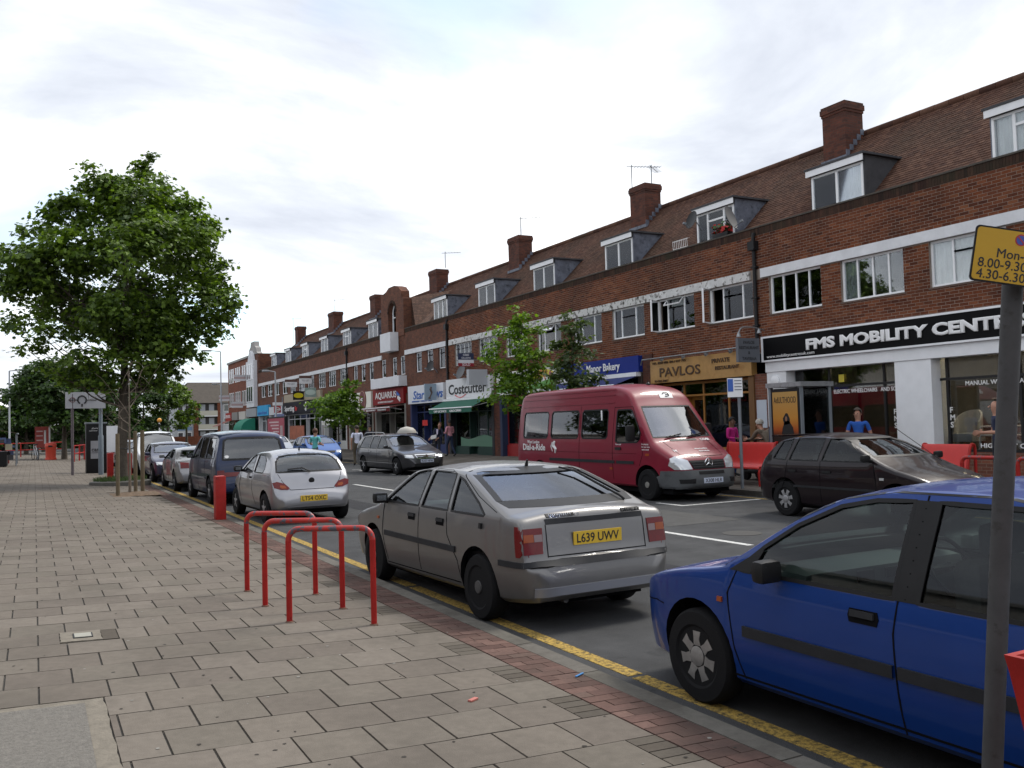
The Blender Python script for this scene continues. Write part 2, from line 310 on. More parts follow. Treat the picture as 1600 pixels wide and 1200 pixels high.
# --- near pavement: bedding, slabs, brick margin, kerb stones
pv = MB(); xs = [-14, -4, 3.245]
for a, b in zip(xs, xs[1:]):
    za, zb = PAV(a) - .012, PAV(b) - .012
    pv.add([(a, -20, za), (b, -20, zb), (b, 96, zb), (a, 96, za)], [(0, 1, 2, 3)])
pv.add([(3.245, -20, -.05), (3.245, 96, -.05), (3.245, 96, PAV(3.245) - .012), (3.245, -20, PAV(3.245) - .012)], [(0, 1, 2, 3)])
pv.add([(-14, 96, PAV(-14) - .012), (-4, 96, PAV(-4) - .012), (3.245, 96, PAV(3.24) - .012), (3.245, 96, -.06), (-14, 96, -.06)], [(0, 1, 2, 3, 4)])
M_JOINT = pm('joint_sand', (.085, .078, .068), .95, var=.25, vscale=5)
pave = tag(pv.build('pavement', M_JOINT), kind='structure')
M_SLAB = piece_mat('paving_slab', ['#6f6860', '#69635b', '#736c64', '#665f58', '#6d665e'], .9, .3, 130, .16, 14, stain=(.8, .48, .78, '#524d47'))
SLP = MX.Rotation(math.atan(.04), 3, 'Y')
SW, SD = .387, .4105
MANHOLE = (-1.05, .36, 4.62, 5.99); SMALL = (.17, .575, 7.70, 8.07); BED = (1.75, 3.0, 25.3, 27.2)
mt = []; cutb = []
row = 0; y = 6.42 - SD * 8
def hitbox(x0, x1, y0, y1, B): return x0 < B[1] - .02 and x1 > B[0] + .02 and y0 < B[3] - .02 and y1 > B[2] + .02
jr = random.Random(3)
while y < 78:
    odd = row % 2
    xe = 2.92 - (SW / 2 if odd else 0)
    x = xe
    while x > (-5.8 if y > 30 else -3.6):
        x0, x1, y0, y1 = x - SW + .006, x - .006, y + .005, y + SD - .005
        ok = True
        for B in (MANHOLE, SMALL, BED):
            if hitbox(x0, x1, y0, y1, B):
                ok = False
                for nx0, nx1 in ((x0, min(x1, B[0] - .006)), (max(x0, B[1] + .006), x1)):
                    if nx1 - nx0 > .018: mt.append(box_mx(nx0, nx1, y0, y1, PAV((nx0 + nx1) / 2) - .03, PAV((nx0 + nx1) / 2), SLP))
        if ok:
            xc = (x0 + x1) / 2; z = PAV(xc) + jr.uniform(-.0015, .0015); sl_ = SLP if xc > -4 else MX.Identity(3)
            mt.append(box_mx(x0, x1, y0, y1, z - .03, z, sl_ @ MX.Rotation(jr.uniform(-.002, .002), 3, 'X')))
        x -= SW
    if odd:
        for k in range(4):
            cutb.append(box_mx(2.92 - SW / 2 + .004, 2.916, y + .006 + k * SD / 4, y + (k + 1) * SD / 4 - .004, PAV(2.83) - .03, PAV(2.83) - .001, SLP))
    row += 1; y += SD
pieces('paving_slab', pave, mt, M_SLAB, 300, bulk='distant_slabs')
M_CUTB = piece_mat('grey_paver', ['#5b554d', '#524c45', '#605a52', '#4c4741'], .9, .35, 110, .15, 30)
pieces('grey_paver', pave, cutb, M_CUTB, 60, bulk='distant_pavers')
M_REDP = piece_mat('red_paver', ['#66504a', '#5b4741', '#6d5750', '#54413c', '#63524b'], .9, .4, 120, .2, 30, stain=(1.5, .42, .70, '#4a413c'))
mt = []; y = 3.0; row = 0
while y < 70:
    o_ = 0 if row % 2 else -.107; x = 2.925 + o_
    while x < 3.24:
        a, b = max(x, 2.925), min(x + .213, 3.238)
        if b - a > .02: mt.append(box_mx(a + .003, b - .003, y + .003, y + .1035, PAV((a + b) / 2) - .03, PAV((a + b) / 2) + jr.uniform(-.002, .001), SLP))
        x += .213
    y += .1065; row += 1
pieces('red_paver', pave, mt, M_REDP, 300, bulk='distant_red_pavers')
M_KERB = piece_mat('kerb_stone', ['#65625c', '#5c5953', '#6a6761', '#605c57'], .9, .5, 90, .2, 16, stain=(2.2, .5, .72, '#48443f'))
mt = [box_mx(3.243, 3.385, -4 + k * .92 + .004, -4 + (k + 1) * .92 - .004, -.05, .10 + jr.uniform(-.003, .003)) for k in range(80)]
pieces('kerb_stone', pave, mt, M_KERB, 80)
# service covers
mh = thing('manhole_cover', 'large square concrete service cover framed in crumbling mortar, bottom left of the paving', 'manhole cover', (0, 0, 0))
M_MORT2 = pm('mortar_frame', (.17, .15, .12), .95, var=.25, vscale=14, bump=.6, bscale=60)
x0, x1, y0, y1 = MANHOLE; zc = PAV(-.3)
fr = MB(); rr = random.Random(5)
def rag(p0, p1, n):
    return [(p0[0] + (p1[0] - p0[0]) * i / n + rr.uniform(-.006, .006), p0[1] + (p1[1] - p0[1]) * i / n + rr.uniform(-.006, .006)) for i in range(n)]
poly = rag((x0, y0), (x1, y0), 14) + rag((x1, y0), (x1, y1), 18) + rag((x1, y1), (x0, y1), 14) + rag((x0, y1), (x0, y0), 14)
fr.prism(poly, -.03, .001, lambda u, v, w: (u, v, PAV(u) + w)); fr.build('mortar_frame', M_MORT2, mh)
lid = MB(); lid.prism([(x0 + .11, y0 + .11), (x1 - .105, y0 + .11), (x1 - .105, y1 - .09), (x0 + .11, y1 - .09)], -.02, .006, lambda u, v, w: (u, v, PAV(u) + w)); lid.build('cover_plate', pm('cover_concrete', (.135, .125, .11), .9, var=.3, vscale=30, bump=.7, bscale=70, fleck=.3), mh)
key_ = MB(); key_.prism([(-.25, 5.28), (-.20, 5.28), (-.20, 5.37), (-.25, 5.37)], .003, .009, lambda u, v, w: (u, v, PAV(u) + w)); key_.build('lifting_plate', pm('pale_metal', (.34, .33, .28), .6, metal=.3), mh)
sm = thing('stopcock_cover', 'small stopcock cover set in yellowish mortar among the paving slabs', 'stopcock cover', (0, 0, 0))
x0, x1, y0, y1 = SMALL
fr = MB(); fr.prism(rag((x0, y0), (.46, y0), 8) + rag((.46, y0), (.46, y1), 6) + rag((.46, y1), (x0, y1), 8) + rag((x0, y1), (x0, y0), 6), -.02, .002, lambda u, v, w: (u, v, PAV(u) + w)); fr.build('mortar_bed', M_MORT2, sm)
fr = MB(); fr.prism([(.465, y0), (x1, y0), (x1, y1), (.465, y1)], -.02, -.002, lambda u, v, w: (u, v, PAV(u) + w)); fr.build('cut_slab', M_CUTB, sm)
fr = MB(); fr.prism([(.26, y0 + .1), (.40, y0 + .1), (.40, y1 - .09), (.26, y1 - .09)], 0, .006, lambda u, v, w: (u, v, PAV(u) + w)); ln = fr.build('iron_frame', M_BLACK, sm)
fr = MB(); fr.prism([(.27, y0 + .115), (.39, y0 + .115), (.39, y1 - .105), (.27, y1 - .105)], .004, .009, lambda u, v, w: (u, v, PAV(u) + w)); fr.build('lid', pm('pale_metal', (.34, .33, .28), .6), ln)
# --- far pavement
fp = MB(); fp.add([(14.2, -25, .12), (18.6, -25, FPAV(18.6)), (18.6, 100, FPAV(18.6)), (14.2, 100, .12), (14.2, -25, -.05), (14.2, 100, -.05), (40, -25, FPAV(18.6)), (40, 100, FPAV(18.6))], [(0, 1, 2, 3), (0, 3, 5, 4), (1, 6, 7, 2)])
M_FPAV = pm('far_paving_bed', (.12, .11, .10), .95, var=.2, vscale=3)
fpave = tag(fp.build('far_pavement', M_FPAV), kind='structure')
mt = []; y = 4; row = 0
FS = MX.Rotation(-math.atan(.18 / 4.2), 3, 'Y')
while y < 84:
    x = 14.36 - (.3 if row % 2 else 0)
    while x < 18.5:
        a, b = max(x, 14.36), min(x + .6, 18.5)
        if b - a > .05: mt.append(box_mx(a + .005, b - .005, y + .005, y + .445, FPAV((a + b) / 2) - .02, FPAV((a + b) / 2) + .008 + jr.uniform(-.002, .002), FS))
        x += .6
    y += .45; row += 1
pieces('far_paving_slab', fpave, mt, piece_mat('far_slab', ['#69635c', '#625c56', '#6f6962', '#5c5751'], .9, .2, 60, .14, 12, stain=(.8, .45, .7, '#57524b')), 150, bulk='distant_slabs')
mt = [box_mx(14.2, 14.355, -6 + k * .92 + .004, -6 + (k + 1) * .92 - .004, -.05, .125) for k in range(110)]
pieces('kerb_stone', fpave, mt, M_KERB, 110)

# wear: chewing gum, road repairs, drain cover
b = MB(); rr = random.Random(12)
for k in range(190):
    x, y = rr.uniform(-.6, 3.2), 3.6 + 16 * rr.random() ** 1.6; r = rr.uniform(.006, .014); b.cur = 0 if rr.random() < .6 else 1; n = 7; e = [rr.uniform(.7, 1.2) for _ in range(n)]; b.add([(x + r * e[i] * cos(2 * pi * i / n), y + r * e[i] * sin(2 * pi * i / n), PAV(x) + .0028) for i in range(n)], [tuple(range(n))])
b.build('gum_spots', [pm('old_gum', (.055, .05, .045), .9, spec=.1), pm('pale_gum', (.24, .23, .21), .9, spec=.1)], pave, fix=False, kind='stuff')
M_PATCH = pm('asphalt_patch', (.04, .04, .043), .92, spec=.12, var=.25, vscale=3, bump=.7, bscale=200, fleck=.4); M_PATCH2 = pm('pale_patch', (.085, .084, .082), .92, spec=.12, var=.2, vscale=3, bump=.7, bscale=200, fleck=.4)
for x0, x1, y0, y1, m in ((6.2, 6.9, 7.5, 26, M_PATCH), (9.3, 10.9, 12.0, 14.2, M_PATCH2), (7.1, 8.3, 17.5, 19.0, M_PATCH), (5.6, 8.2, 30, 33, M_PATCH), (10.2, 11.5, 7.0, 8.6, M_PATCH)):
    p = rag((x0, y0), (x1, y0), 5) + rag((x1, y0), (x1, y1), 8) + rag((x1, y1), (x0, y1), 5) + rag((x0, y1), (x0, y0), 8); b = MB(); b.add([(u, v, .0035) for u, v in p], [tuple(range(len(p)))]); b.build('road_patch', m, road, fix=False)
b = MB(); b.lathe([(.3, 0), (.3, .005), (.27, .0055), (1e-4, .0055)], 28, None, (9.6, 10.6, 0)); b.build('drain_cover', pm('cast_iron', (.05, .048, .045), .7, metal=.4, bump=.6, bscale=50), road)
# ================================================================== the shopping terrace (upper floors, roof)
FX = 18.5; TEND = 84.8; T0 = 2.0
ter = thing('terrace_building', 'long brown brick shopping terrace with tiled roof, dormers and chimneys along the road', 'terrace', (0, 0, 0))
Z_SILL, Z_HEAD, Z_B0, Z_B1, Z_PAR = 4.68, 5.76, 5.76, 6.02, 7.02
WIDE = [(5.0, 1.9), (7.6, 1.9), (10.2, 1.9), (12.8, 1.9), (15.41, 1.9), (17.98, 1.9), (20.55, 1.93), (23.19, 1.93), (25.84, 1.93), (28.46, 1.93), (31.33, 1.9), (34.15, 1.9), (36.89, 1.93), (39.62, 1.93)]
NARR = [(42.22, .86), (43.78, .86), (45.36, .86), (47.8, .8), (49.1, .8), (50.93, .8), (53.19, .88), (54.75, .88), (56.28, .88)]
WIDE2 = [(58.83, 1.8), (61.49, 1.85), (64.04, 1.9), (67.04, 1.9), (69.62, 1.9), (72.38, 1.85), (75.01, 1.8), (77.69, 1.6), (80.45, 1.9), (82.98, 1.9)]
ALLW = WIDE + NARR + WIDE2
SPLIT = 41.4
def wall_boxes(y0, y1):
    b = MB(); b.bb(FX, FX + .24, y0, y1, 3.6, Z_SILL - .01); b.bb(FX, FX + .24, y0, y1, Z_HEAD, Z_PAR)
    cur = y0
    for yc, w in sorted(ALLW):
        if y0 < yc < y1: b.bb(FX, FX + .24, cur, yc - w / 2, Z_SILL - .012, Z_HEAD); cur = yc + w / 2
    b.bb(FX, FX + .24, cur, y1, Z_SILL - .012, Z_HEAD); return b
BRK = ['#70432e', '#5c3526', '#7b4b34', '#4d2d23', '#714029', '#633a2a', '#815239']
M_BRICK = piece_mat('facing_brick', BRK, .9, .4, 90, .2, 12, stain=(.55, .46, .72, '#35221d'))
M_BRICKD = piece_mat('coping_brick', ['#43332c', '#382a26', '#4d3930', '#302623'], .95, .4, 90, .2, 12, stain=(1.2, .45, .7, '#33352a'))
M_BTEX = brick_tex('brick_distant', '#6c412d', '#4f2d22', '#56483e')
wall_boxes(T0, SPLIT).build('wall', M_MORTAR, ter); wall_boxes(SPLIT, TEND).build('wall', M_BTEX, ter)
mt = []; BL, BH = .2275, .0755; k = 0; z = 3.62
while z < Z_PAR - .01:
    if not (z + BH > Z_B0 - .01 and z < Z_B1 + .005):
        y = T0 - (BL / 2 if k % 2 else 0)
        wins = [(yc - w / 2 - .002, yc + w / 2 + .002) for yc, w in ALLW] if (z + BH > Z_SILL and z < Z_HEAD) else []
        while y < SPLIT:
            segs = [(max(y + .005, T0), min(y + BL - .005, SPLIT))]
            for a, b in wins:
                ns = []
                for s0, s1 in segs:
                    if b <= s0 or a >= s1: ns.append((s0, s1)); continue
                    if a > s0: ns.append((s0, a))
                    if b < s1: ns.append((b, s1))
                segs = ns
            for s0, s1 in segs:
                if s1 - s0 > .03: mt.append(box_mx(FX - .004 + jr.uniform(-.002, .002), FX + .05, s0 + .001, s1 - .001, z + .0055, z + BH - .0055))
            y += BL
    z += BH; k += 1
pieces('brick', ter, mt, M_BRICK, 300, bulk='brick_courses')
# parapet coping: soldier course and brick on edge
mt = []; y = T0
while y < TEND:
    if not (47.3 < y < 51.15):
        mt.append(box_mx(FX - .012, FX + .23, y + .003, y + .072, Z_PAR + .003, Z_PAR + .215)); 
    y += .0752
pieces('coping_brick', ter, mt, M_BRICKD, 150, bulk='coping_bricks')
cp = MB(); cp.bb(FX - .035, FX + .28, T0, 47.3, Z_PAR + .218, Z_PAR + .26); cp.bb(FX - .035, FX + .28, 51.15, TEND, Z_PAR + .218, Z_PAR + .26); cp.build('coping', pm('weathered_coping', (.075, .065, .055), .95, var=.3, vscale=4, bump=.5, bscale=30), ter)
# white concrete band, peeling between the pipe and the bakery
M_BAND = pm('painted_band', (.66, .67, .69), .7, var=.12, vscale=3); M_PEEL = pm('peeling_band', (.60, .60, .58), .85, var=.2, vscale=5, dirt=('#4a4741', .50, .60, 5))
for y0, y1, m in ((T0, 19.2, M_BAND), (19.65, 24.6, pm('chipped_band', (.58, .58, .57), .8, var=.2, vscale=4, dirt=('#4a463f', .54, .62, 5))), (24.603, 36.2, M_PEEL), (36.203, 41.2, pm('chipped_band', (.5, .5, .5))), (41.6, 47.3, M_BAND), (51.15, 57.8, M_BAND), (58.05, TEND - .1, M_BAND)):
    MB().bb(FX - .07, FX + .1, y0, y1, Z_B0 + .002, Z_B1).build('lintel_band', m, ter)
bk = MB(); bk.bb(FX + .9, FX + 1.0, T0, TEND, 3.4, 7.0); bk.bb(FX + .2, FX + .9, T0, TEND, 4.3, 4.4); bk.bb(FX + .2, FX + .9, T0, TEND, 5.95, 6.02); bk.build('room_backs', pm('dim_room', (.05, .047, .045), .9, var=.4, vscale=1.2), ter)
def wavy(mb, x, y0, y1, z0, z1, amp=.02, per=.14):
    n = max(6, int((y1 - y0) / per * 4)); vs = []
    for i in range(n + 1):
        yy = y0 + (y1 - y0) * i / n; xx = x + amp * sin(yy / per * 2 * pi); vs += [(xx, yy, z0), (xx, yy, z1)]
    mb.add(vs, [(2 * i, 2 * i + 2, 2 * i + 3, 2 * i + 1) for i in range(n)])
def window(parent, x, yc, w, z0, z1, lay, curt=None, fw=.055, frame=M_UPVC, open_=None, cmat=M_CURT, part='window', glz=None):
    """lay: list of (u0,u1,v0,v1) lights in 0..1; frame bars fill the rest; each light gets a pane"""
    y0 = yc - w / 2; h = z1 - z0; f = MB()
    f.bb(x, x + .07, y0, y0 + w, z0, z0 + fw); f.bb(x, x + .07, y0, y0 + w, z1 - fw, z1); f.bb(x, x + .07, y0, y0 + fw, z0 + fw, z1 - fw); f.bb(x, x + .07, y0 + w - fw, y0 + w, z0 + fw, z1 - fw)
    us = sorted({u for l in lay for u in l[:2]} - {0, 1})
    for u in us: f.bb(x + .003, x + .066, y0 + u * w - fw * .4, y0 + u * w + fw * .4, z0 + fw, z1 - fw)
    for u0, u1, v0, v1 in lay:
        for v in (v0, v1):
            if 0 < v < 1: f.bb(x + .006, x + .06, y0 + u0 * w + fw * .4, y0 + u1 * w - fw * .4, z0 + v * h - fw * .35, z0 + v * h + fw * .35)
    o = f.build(part, frame, parent)
    for i, (u0, u1, v0, v1) in enumerate(lay):
        a, b, c, d = y0 + u0 * w + fw * .4, y0 + u1 * w - fw * .4, z0 + v0 * h + fw * .35, z0 + v1 * h - fw * .35
        if open_ is not None and i in open_:
            hinge, ang = open_[i]; lm = MB(); pn = MB(); t_ = .04
            if hinge == 'top':
                L_ = d - c; dx, dz = -sin(ang) * L_, -cos(ang) * L_
                lm.tube([(x, a, d), (x + dx, a, d + dz), (x + dx, b, d + dz), (x, b, d), (x, a, d)], t_ * .7, 4); pn.add([(x, a, d), (x + dx, a, d + dz), (x + dx, b, d + dz), (x, b, d)], [(0, 1, 2, 3)])
            else:
                yh, s = (b, -1) if hinge == 'left' else (a, 1); L_ = b - a; dx, dy = -sin(ang) * L_, s * cos(ang) * L_
                lm.tube([(x, yh, c), (x + dx, yh + dy, c), (x + dx, yh + dy, d), (x, yh, d), (x, yh, c)], t_, 4); pn.add([(x, yh, c), (x + dx, yh + dy, c), (x + dx, yh + dy, d), (x, yh, d)], [(0, 1, 2, 3)])
            lm.build('open_casement', frame, o); pn.build('pane', GL_WIN, o)
        else: MB().bb(x + .03, x + .036, a, b, c, d).build('pane', glz or GL_WIN, o)
    if curt:
        cm = MB()
        for u0, u1 in curt: wavy(cm, x + .09, y0 + u0 * w, y0 + u1 * w, z0 + .02, z1 - .02)
        cm.build('curtain', cmat, o)
    MB().bb(x - .09, x + .02, y0 - .04, y0 + w + .04, z0 - .05, z0 - .004).build('sill', pm('tile_sill', (.10, .065, .05), .8, var=.2), o)
    return o
L4 = [(i / 4, (i + 1) / 4, 0, 1) for i in range(4)]; L3 = [(0, .26, 0, 1), (.26, .70, 0, .70), (.26, .70, .70, 1), (.70, 1, 0, 1)]
L3M = [(0, .30, 0, 1), (.30, .74, 0, .70), (.30, .74, .70, 1), (.74, 1, 0, 1)]
LG = [(i / 4, (i + 1) / 4, j / 4, (j + 1) / 4) for i in range(4) for j in range(4)]; L1 = [(0, 1, 0, .74), (0, 1, .74, 1)]; L2 = [(0, .5, 0, 1), (.5, 1, 0, 1)]
# note: u runs with +Y, i.e. right to left in the picture
for i, (yc, w) in enumerate(WIDE):
    lay, cu, op, cm, fw = L4, [(.76, .98)], None, M_CURT3, .055
    if i == 3: lay, cu, cm = L3, [(.02, .98)], M_CURT
    if i == 6: lay, cu, op, cm = L3, [(.02, .3), (.4, .66)], {3: ('left', 1.2)}, M_CURT3
    if i == 7: lay, cu, op, cm = L3M, [(.02, .70)], {3: ('left', 1.25), 2: ('top', .7)}, M_CURT3
    if i in (8, 9): lay, cu, cm = L3M, [(.02, .3), (.3, .72), (.75, .98)], M_CURT
    if i == 10: lay, cu, op, cm = L3M, [(.02, .25)], {2: ('top', .6)}, M_CURT3
    if i == 11: lay, cu = L3M, [(.1, .4)]
    if i > 11: lay, cu, cm, fw = LG, [(.02, .98)], M_CURT, .035
    window(ter, FX + .07, yc, w, Z_SILL, Z_HEAD, lay, cu, fw, open_=op, cmat=cm)
for i, (yc, w) in enumerate(NARR): window(ter, FX + .07, yc, w, Z_SILL, Z_HEAD - .003, L1, [(.05, .95)] if i % 2 == 0 else [(.5, .95)], .05, cmat=M_CURT)
for i, (yc, w) in enumerate(WIDE2): window(ter, FX + .07, yc, w, Z_SILL, Z_HEAD - .003, LG if i < 6 else L2, [(.02, .98)], .04 if i < 6 else .07, cmat=M_CURT)
# drainpipes
for yp in (19.42, 41.40, 57.92):
    d = MB(); d.tube([(FX - .07, yp, 3.9), (FX - .07, yp, 6.6)], .055, 10); d.box((FX - .09, yp, 6.72), (.2, .26, .26)); d.tube([(FX - .09, yp, 6.85), (FX - .05, yp, 7.1)], .05, 8)
    for zz_ in (4.4, 5.2, 6.1): d.box((FX - .06, yp, zz_), (.13, .2, .04))
    d.build('drainpipe', M_BLACK, ter, 40)
# ---------------------------------------------------------------- roof
RX0, RZ0, RX1, RZ1 = 18.78, 6.92, 22.05, 10.14
SLEN = hypot(RX1 - RX0, RZ1 - RZ0); RA = atan2(RZ1 - RZ0, RX1 - RX0)
rb = MB(); rb.add([(RX0, T0, RZ0), (RX1, T0, RZ1), (RX1, TEND - 3.0, RZ1), (RX0, TEND, RZ0), (25.3, T0, RZ0), (25.3, TEND, RZ0)], [(0, 1, 2, 3), (1, 4, 5, 2), (3, 2, 5), (0, 4, 1)])
roof = rb.build('roof', pm('roof_felt', (.06, .04, .03), .95), ter)
ep = MB(); ep.bb(18.75, 25.3, TEND - .25, TEND, .2, 6.9); ep.bb(18.75, 25.3, T0, T0 + .25, .2, 6.9); ep.bb(25.1, 25.35, T0, TEND, .2, 6.9); ep.build('end_walls', M_BTEX, ter)
mt = []; G = .112; TW = .168; nrow = int(SLEN / G); rot = MX.Rotation(-RA, 3, 'Y')
for r in range(nrow):
    u = (r + .5) * G; hip = 3.0 * u / SLEN
    y = T0 + (TW / 2 if r % 2 else 0)
    while y < TEND - hip - .05:
        cx, cz = RX0 + u * cos(RA), RZ0 + u * sin(RA); n_ = V((-sin(RA), 0, cos(RA)))
        p = V((cx, y + TW / 2, cz)) + n_ * (.014 + jr.uniform(-.001, .004))
        mt.append(MX.Translation(p) @ (MX.Rotation(-RA + .085 + jr.uniform(-.012, .012), 3, 'Y')).to_4x4() @ MX.Diagonal((G + .05, TW - .006, .014, 1)))
        y += TW
M_TILE = piece_mat('roof_tile', ['#573d32', '#4b352c', '#5e4539', '#44302a', '#523a30', '#60473b'], .92, .25, 60, .18, 6, stain=(.45, .47, .74, '#3d332b'))
pieces('roof_tile', roof, mt, M_TILE, 300, bulk='tile_courses')
rt = []
y = T0
while y < TEND - 3.05:
    rt.append((y, min(y + .44, TEND - 3))); y += .45
rm = MB()
for a, b in rt: rm.tube([(RX1, a, RZ1 + .01), (RX1, b, RZ1 + .01 + jr.uniform(-.006, .006))], .12, 10)
rm.tube([(RX1, TEND - 3, RZ1), (RX0, TEND, RZ0)], .1, 8)
rm.build('ridge_tiles', M_TILE, roof, 50, kind='stuff')
# dormers
def zroof(x): return RZ0 + (x - RX0) * (RZ1 - RZ0) / (RX1 - RX0)
DORM = [6.2, 11.55, 16.85, 21.73, 27.05, 32.55, 38.0, 43.5, 54.23, 59.67, 65.09, 70.45, 75.87, 81.0]
DM = pm('dark_felt', (.05, .05, .055), .8, var=.3)
for i, yc in enumerate(DORM):
    w = 1.78; x0 = 19.05; zt = 8.52; xb = RX0 + (zt - RZ0) / (RZ1 - RZ0) * (RX1 - RX0)
    d = MB()
    for s in (-1, 1):
        ys = yc + s * w / 2
        d.prism([(x0 + .02, zroof(x0)), (x0 + .02, zt), (xb, zt)], ys - .03, ys + .03, lambda u, v, w_: (u, w_, v))
    d.bb(x0 - .02, x0 + .1, yc - w / 2 + .03, yc + w / 2 - .03, 7.1, 7.32)
    o = d.build('dormer', DM if i == 2 else M_LEAD, ter)
    rf = MB(); rf.bb(x0 - .14, xb + .12, yc - w / 2 - .12, yc + w / 2 + .12, zt + .002, zt + .06); rf.bb(x0 - .1, x0 - .02, yc - w / 2 - .05, yc + w / 2 + .05, zt - .16, zt); rf.cur = 1; rf.bb(x0 - .12, x0 - .1, yc - w / 2 - .08, yc + w / 2 + .08, zt - .17, zt); rf.build('dormer_roof', [DM, M_WHITE], o)
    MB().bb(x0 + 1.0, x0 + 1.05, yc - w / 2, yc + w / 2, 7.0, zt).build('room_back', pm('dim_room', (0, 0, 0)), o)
    cm = [M_CURT, M_CURT, M_CURT, M_CURT3, M_CURT2, M_CURT3, M_CURT, M_CURT][i % 8]
    lay = [L2, L3, L2, L3, L2, L2, L2, [(k / 3, (k + 1) / 3, 0, 1) for k in range(3)]][i % 8]
    z0, z1 = 7.32, zt - .17; fw = .06; f = MB(); y0 = yc - w / 2 + .02; ww = w - .04; x = x0 - .01
    f.bb(x, x + .08, y0, y0 + ww, z0, z0 + fw); f.bb(x, x + .08, y0, y0 + ww, z1 - fw, z1); f.bb(x, x + .08, y0, y0 + fw, z0 + fw, z1 - fw); f.bb(x, x + .08, y0 + ww - fw, y0 + ww, z0 + fw, z1 - fw)
    for u in sorted({u for l in lay for u in l[:2]} - {0, 1}): f.bb(x + .003, x + .076, y0 + u * ww - .035, y0 + u * ww + .035, z0 + fw, z1 - fw)
    for u0, u1, v0, v1 in lay:
        if v1 < 1: f.bb(x + .006, x + .07, y0 + u0 * ww + .03, y0 + u1 * ww - .03, z0 + v1 * (z1 - z0) - .03, z0 + v1 * (z1 - z0) + .03)
    f.build('frame', M_UPVC, o)
    for u0, u1, v0, v1 in lay: MB().bb(x + .03, x + .036, y0 + u0 * ww + .03, y0 + u1 * ww - .03, z0 + v0 * (z1 - z0) + .03, z0 + v1 * (z1 - z0) - .03).build('pane', GL_WIN, o)
    c = MB(); wavy(c, x + .1, y0 + .05, y0 + ww * (.97 if i % 3 else .45), z0, z1); c.build('curtain', cm, o)
# chimneys
M_CHB = brick_tex('chimney_brick', '#5f3426', '#3d231d', '#4a3c34')
for yc, dy in ((8.4, .85), (18.75, .85), (28.65, 1.0), (39.1, 1.1), (49.4, 1.15), (60.3, 1.1), (70.4, 1.5), (81.2, 1.0)):
    xc = 21.55; c = MB(); c.bb(xc - .38, xc + .38, yc - dy / 2, yc + dy / 2, 8.9, 10.75); c.bb(xc - .40, xc + .40, yc - dy / 2 - .025, yc + dy / 2 + .025, 10.75, 10.83); c.bb(xc - .425, xc + .425, yc - dy / 2 - .05, yc + dy / 2 + .05, 10.83, 10.99); c.bb(xc - .4, xc + .4, yc - dy / 2 - .03, yc + dy / 2 + .03, 10.99, 11.06)
    ch = c.build('chimney', M_CHB, ter)
    f = MB(); f.bb(xc - .43, xc + .4, yc - dy / 2 - .06, yc + dy / 2 + .06, 9.30, 9.42)
    for k in range(5): f.bb(xc - .39 + k * .16, xc - .23 + k * .16, yc - dy / 2 - .015, yc - dy / 2 - .002, 9.42 + k * .17, 9.59 + k * .17)
    f.build('flashing', M_LEAD, ch)
# ---------------------------------------------------------------- arched centre bay
ay0, ay1 = 47.35, 51.05; am = (ay0 + ay1) / 2
gm = MB()
prof = [(ay0, 6.9), (ay0, 9.0), (ay0 + .25, 9.05), (ay0 + .3, 9.45), (ay0 + .75, 9.75), (am - .45, 9.9), (am + .45, 9.9), (ay1 - .9, 9.72), (ay1 - .55, 9.5), (ay1 - .5, 9.65), (ay1, 9.65), (ay1, 6.9)]
arch = [(am - .62, 6.9)] + [(am - .62 * cos(pi * k / 12), 8.35 + .62 * sin(pi * k / 12)) for k in range(13)] + [(am + .62, 6.9)]
fnx = lambda u, v, w: (w, u, v)
half = len(prof)
# wall as left and right pieces round the arch opening
lp = [p for p in prof if p[0] <= am - .4] + [(am, 9.9), (am, 8.97)] + arch[1:8][::-1][1:] + [(am - .62, 6.9)]
rp = [(am, 9.9)] + [p for p in prof if p[0] >= am + .4] + [(am + .62, 6.9)] + arch[7:14][::-1]
bmw = bmesh.new()
for poly in (lp, rp):
    pp = []
    for q in poly:
        if not pp or hypot(q[0] - pp[-1][0], q[1] - pp[-1][1]) > 1e-4: pp.append(q)
    f_ = bmw.faces.new([bmw.verts.new((FX - .05, a, b)) for a, b in pp])
bmesh.ops.triangulate(bmw, faces=bmw.faces[:]); ex = bmesh.ops.extrude_face_region(bmw, geom=bmw.faces[:])
for v in [g for g in ex['geom'] if isinstance(g, bmesh.types.BMVert)]: v.co.x += .5
bmesh.ops.recalc_face_normals(bmw, faces=bmw.faces); me = bpy.data.meshes.new('gable'); bmw.to_mesh(me); bmw.free(); me.materials.append(M_BTEX)
gab = link(bpy.data.objects.new('gable', me), ter)
a2 = MB()
for k in range(12):
    t0, t1 = pi * k / 12 + .02, pi * (k + 1) / 12 - .02; q = lambda r, t: (am - r * cos(t), 8.35 + r * sin(t))
    a2.prism([q(.60, t0), q(.60, t1), q(.76, t1), q(.76, t0)], FX - .075, FX - .03, lambda u, v, w: (w, u, v))
a2.build('arch_bricks', M_BRICKD, gab)
wg = MB(); wg.bb(FX + .2, FX + .27, am - .6, am - .53, 6.9, 8.4); wg.bb(FX + .2, FX + .27, am + .53, am + .6, 6.9, 8.4); wg.bb(FX + .2, FX + .27, am - .04, am + .04, 6.9, 8.9); wg.bb(FX + .2, FX + .27, am - .53, am + .53, 8.1, 8.16)
wg.tube([(FX + .235, am - .57 * cos(pi * k / 12), 8.35 + .57 * sin(pi * k / 12)) for k in range(13)], .04, 6); wg.build('arched_frame', M_UPVC, gab)
MB().prism(arch, FX + .24, FX + .245, fnx).build('pane', GL_WIN, gab)
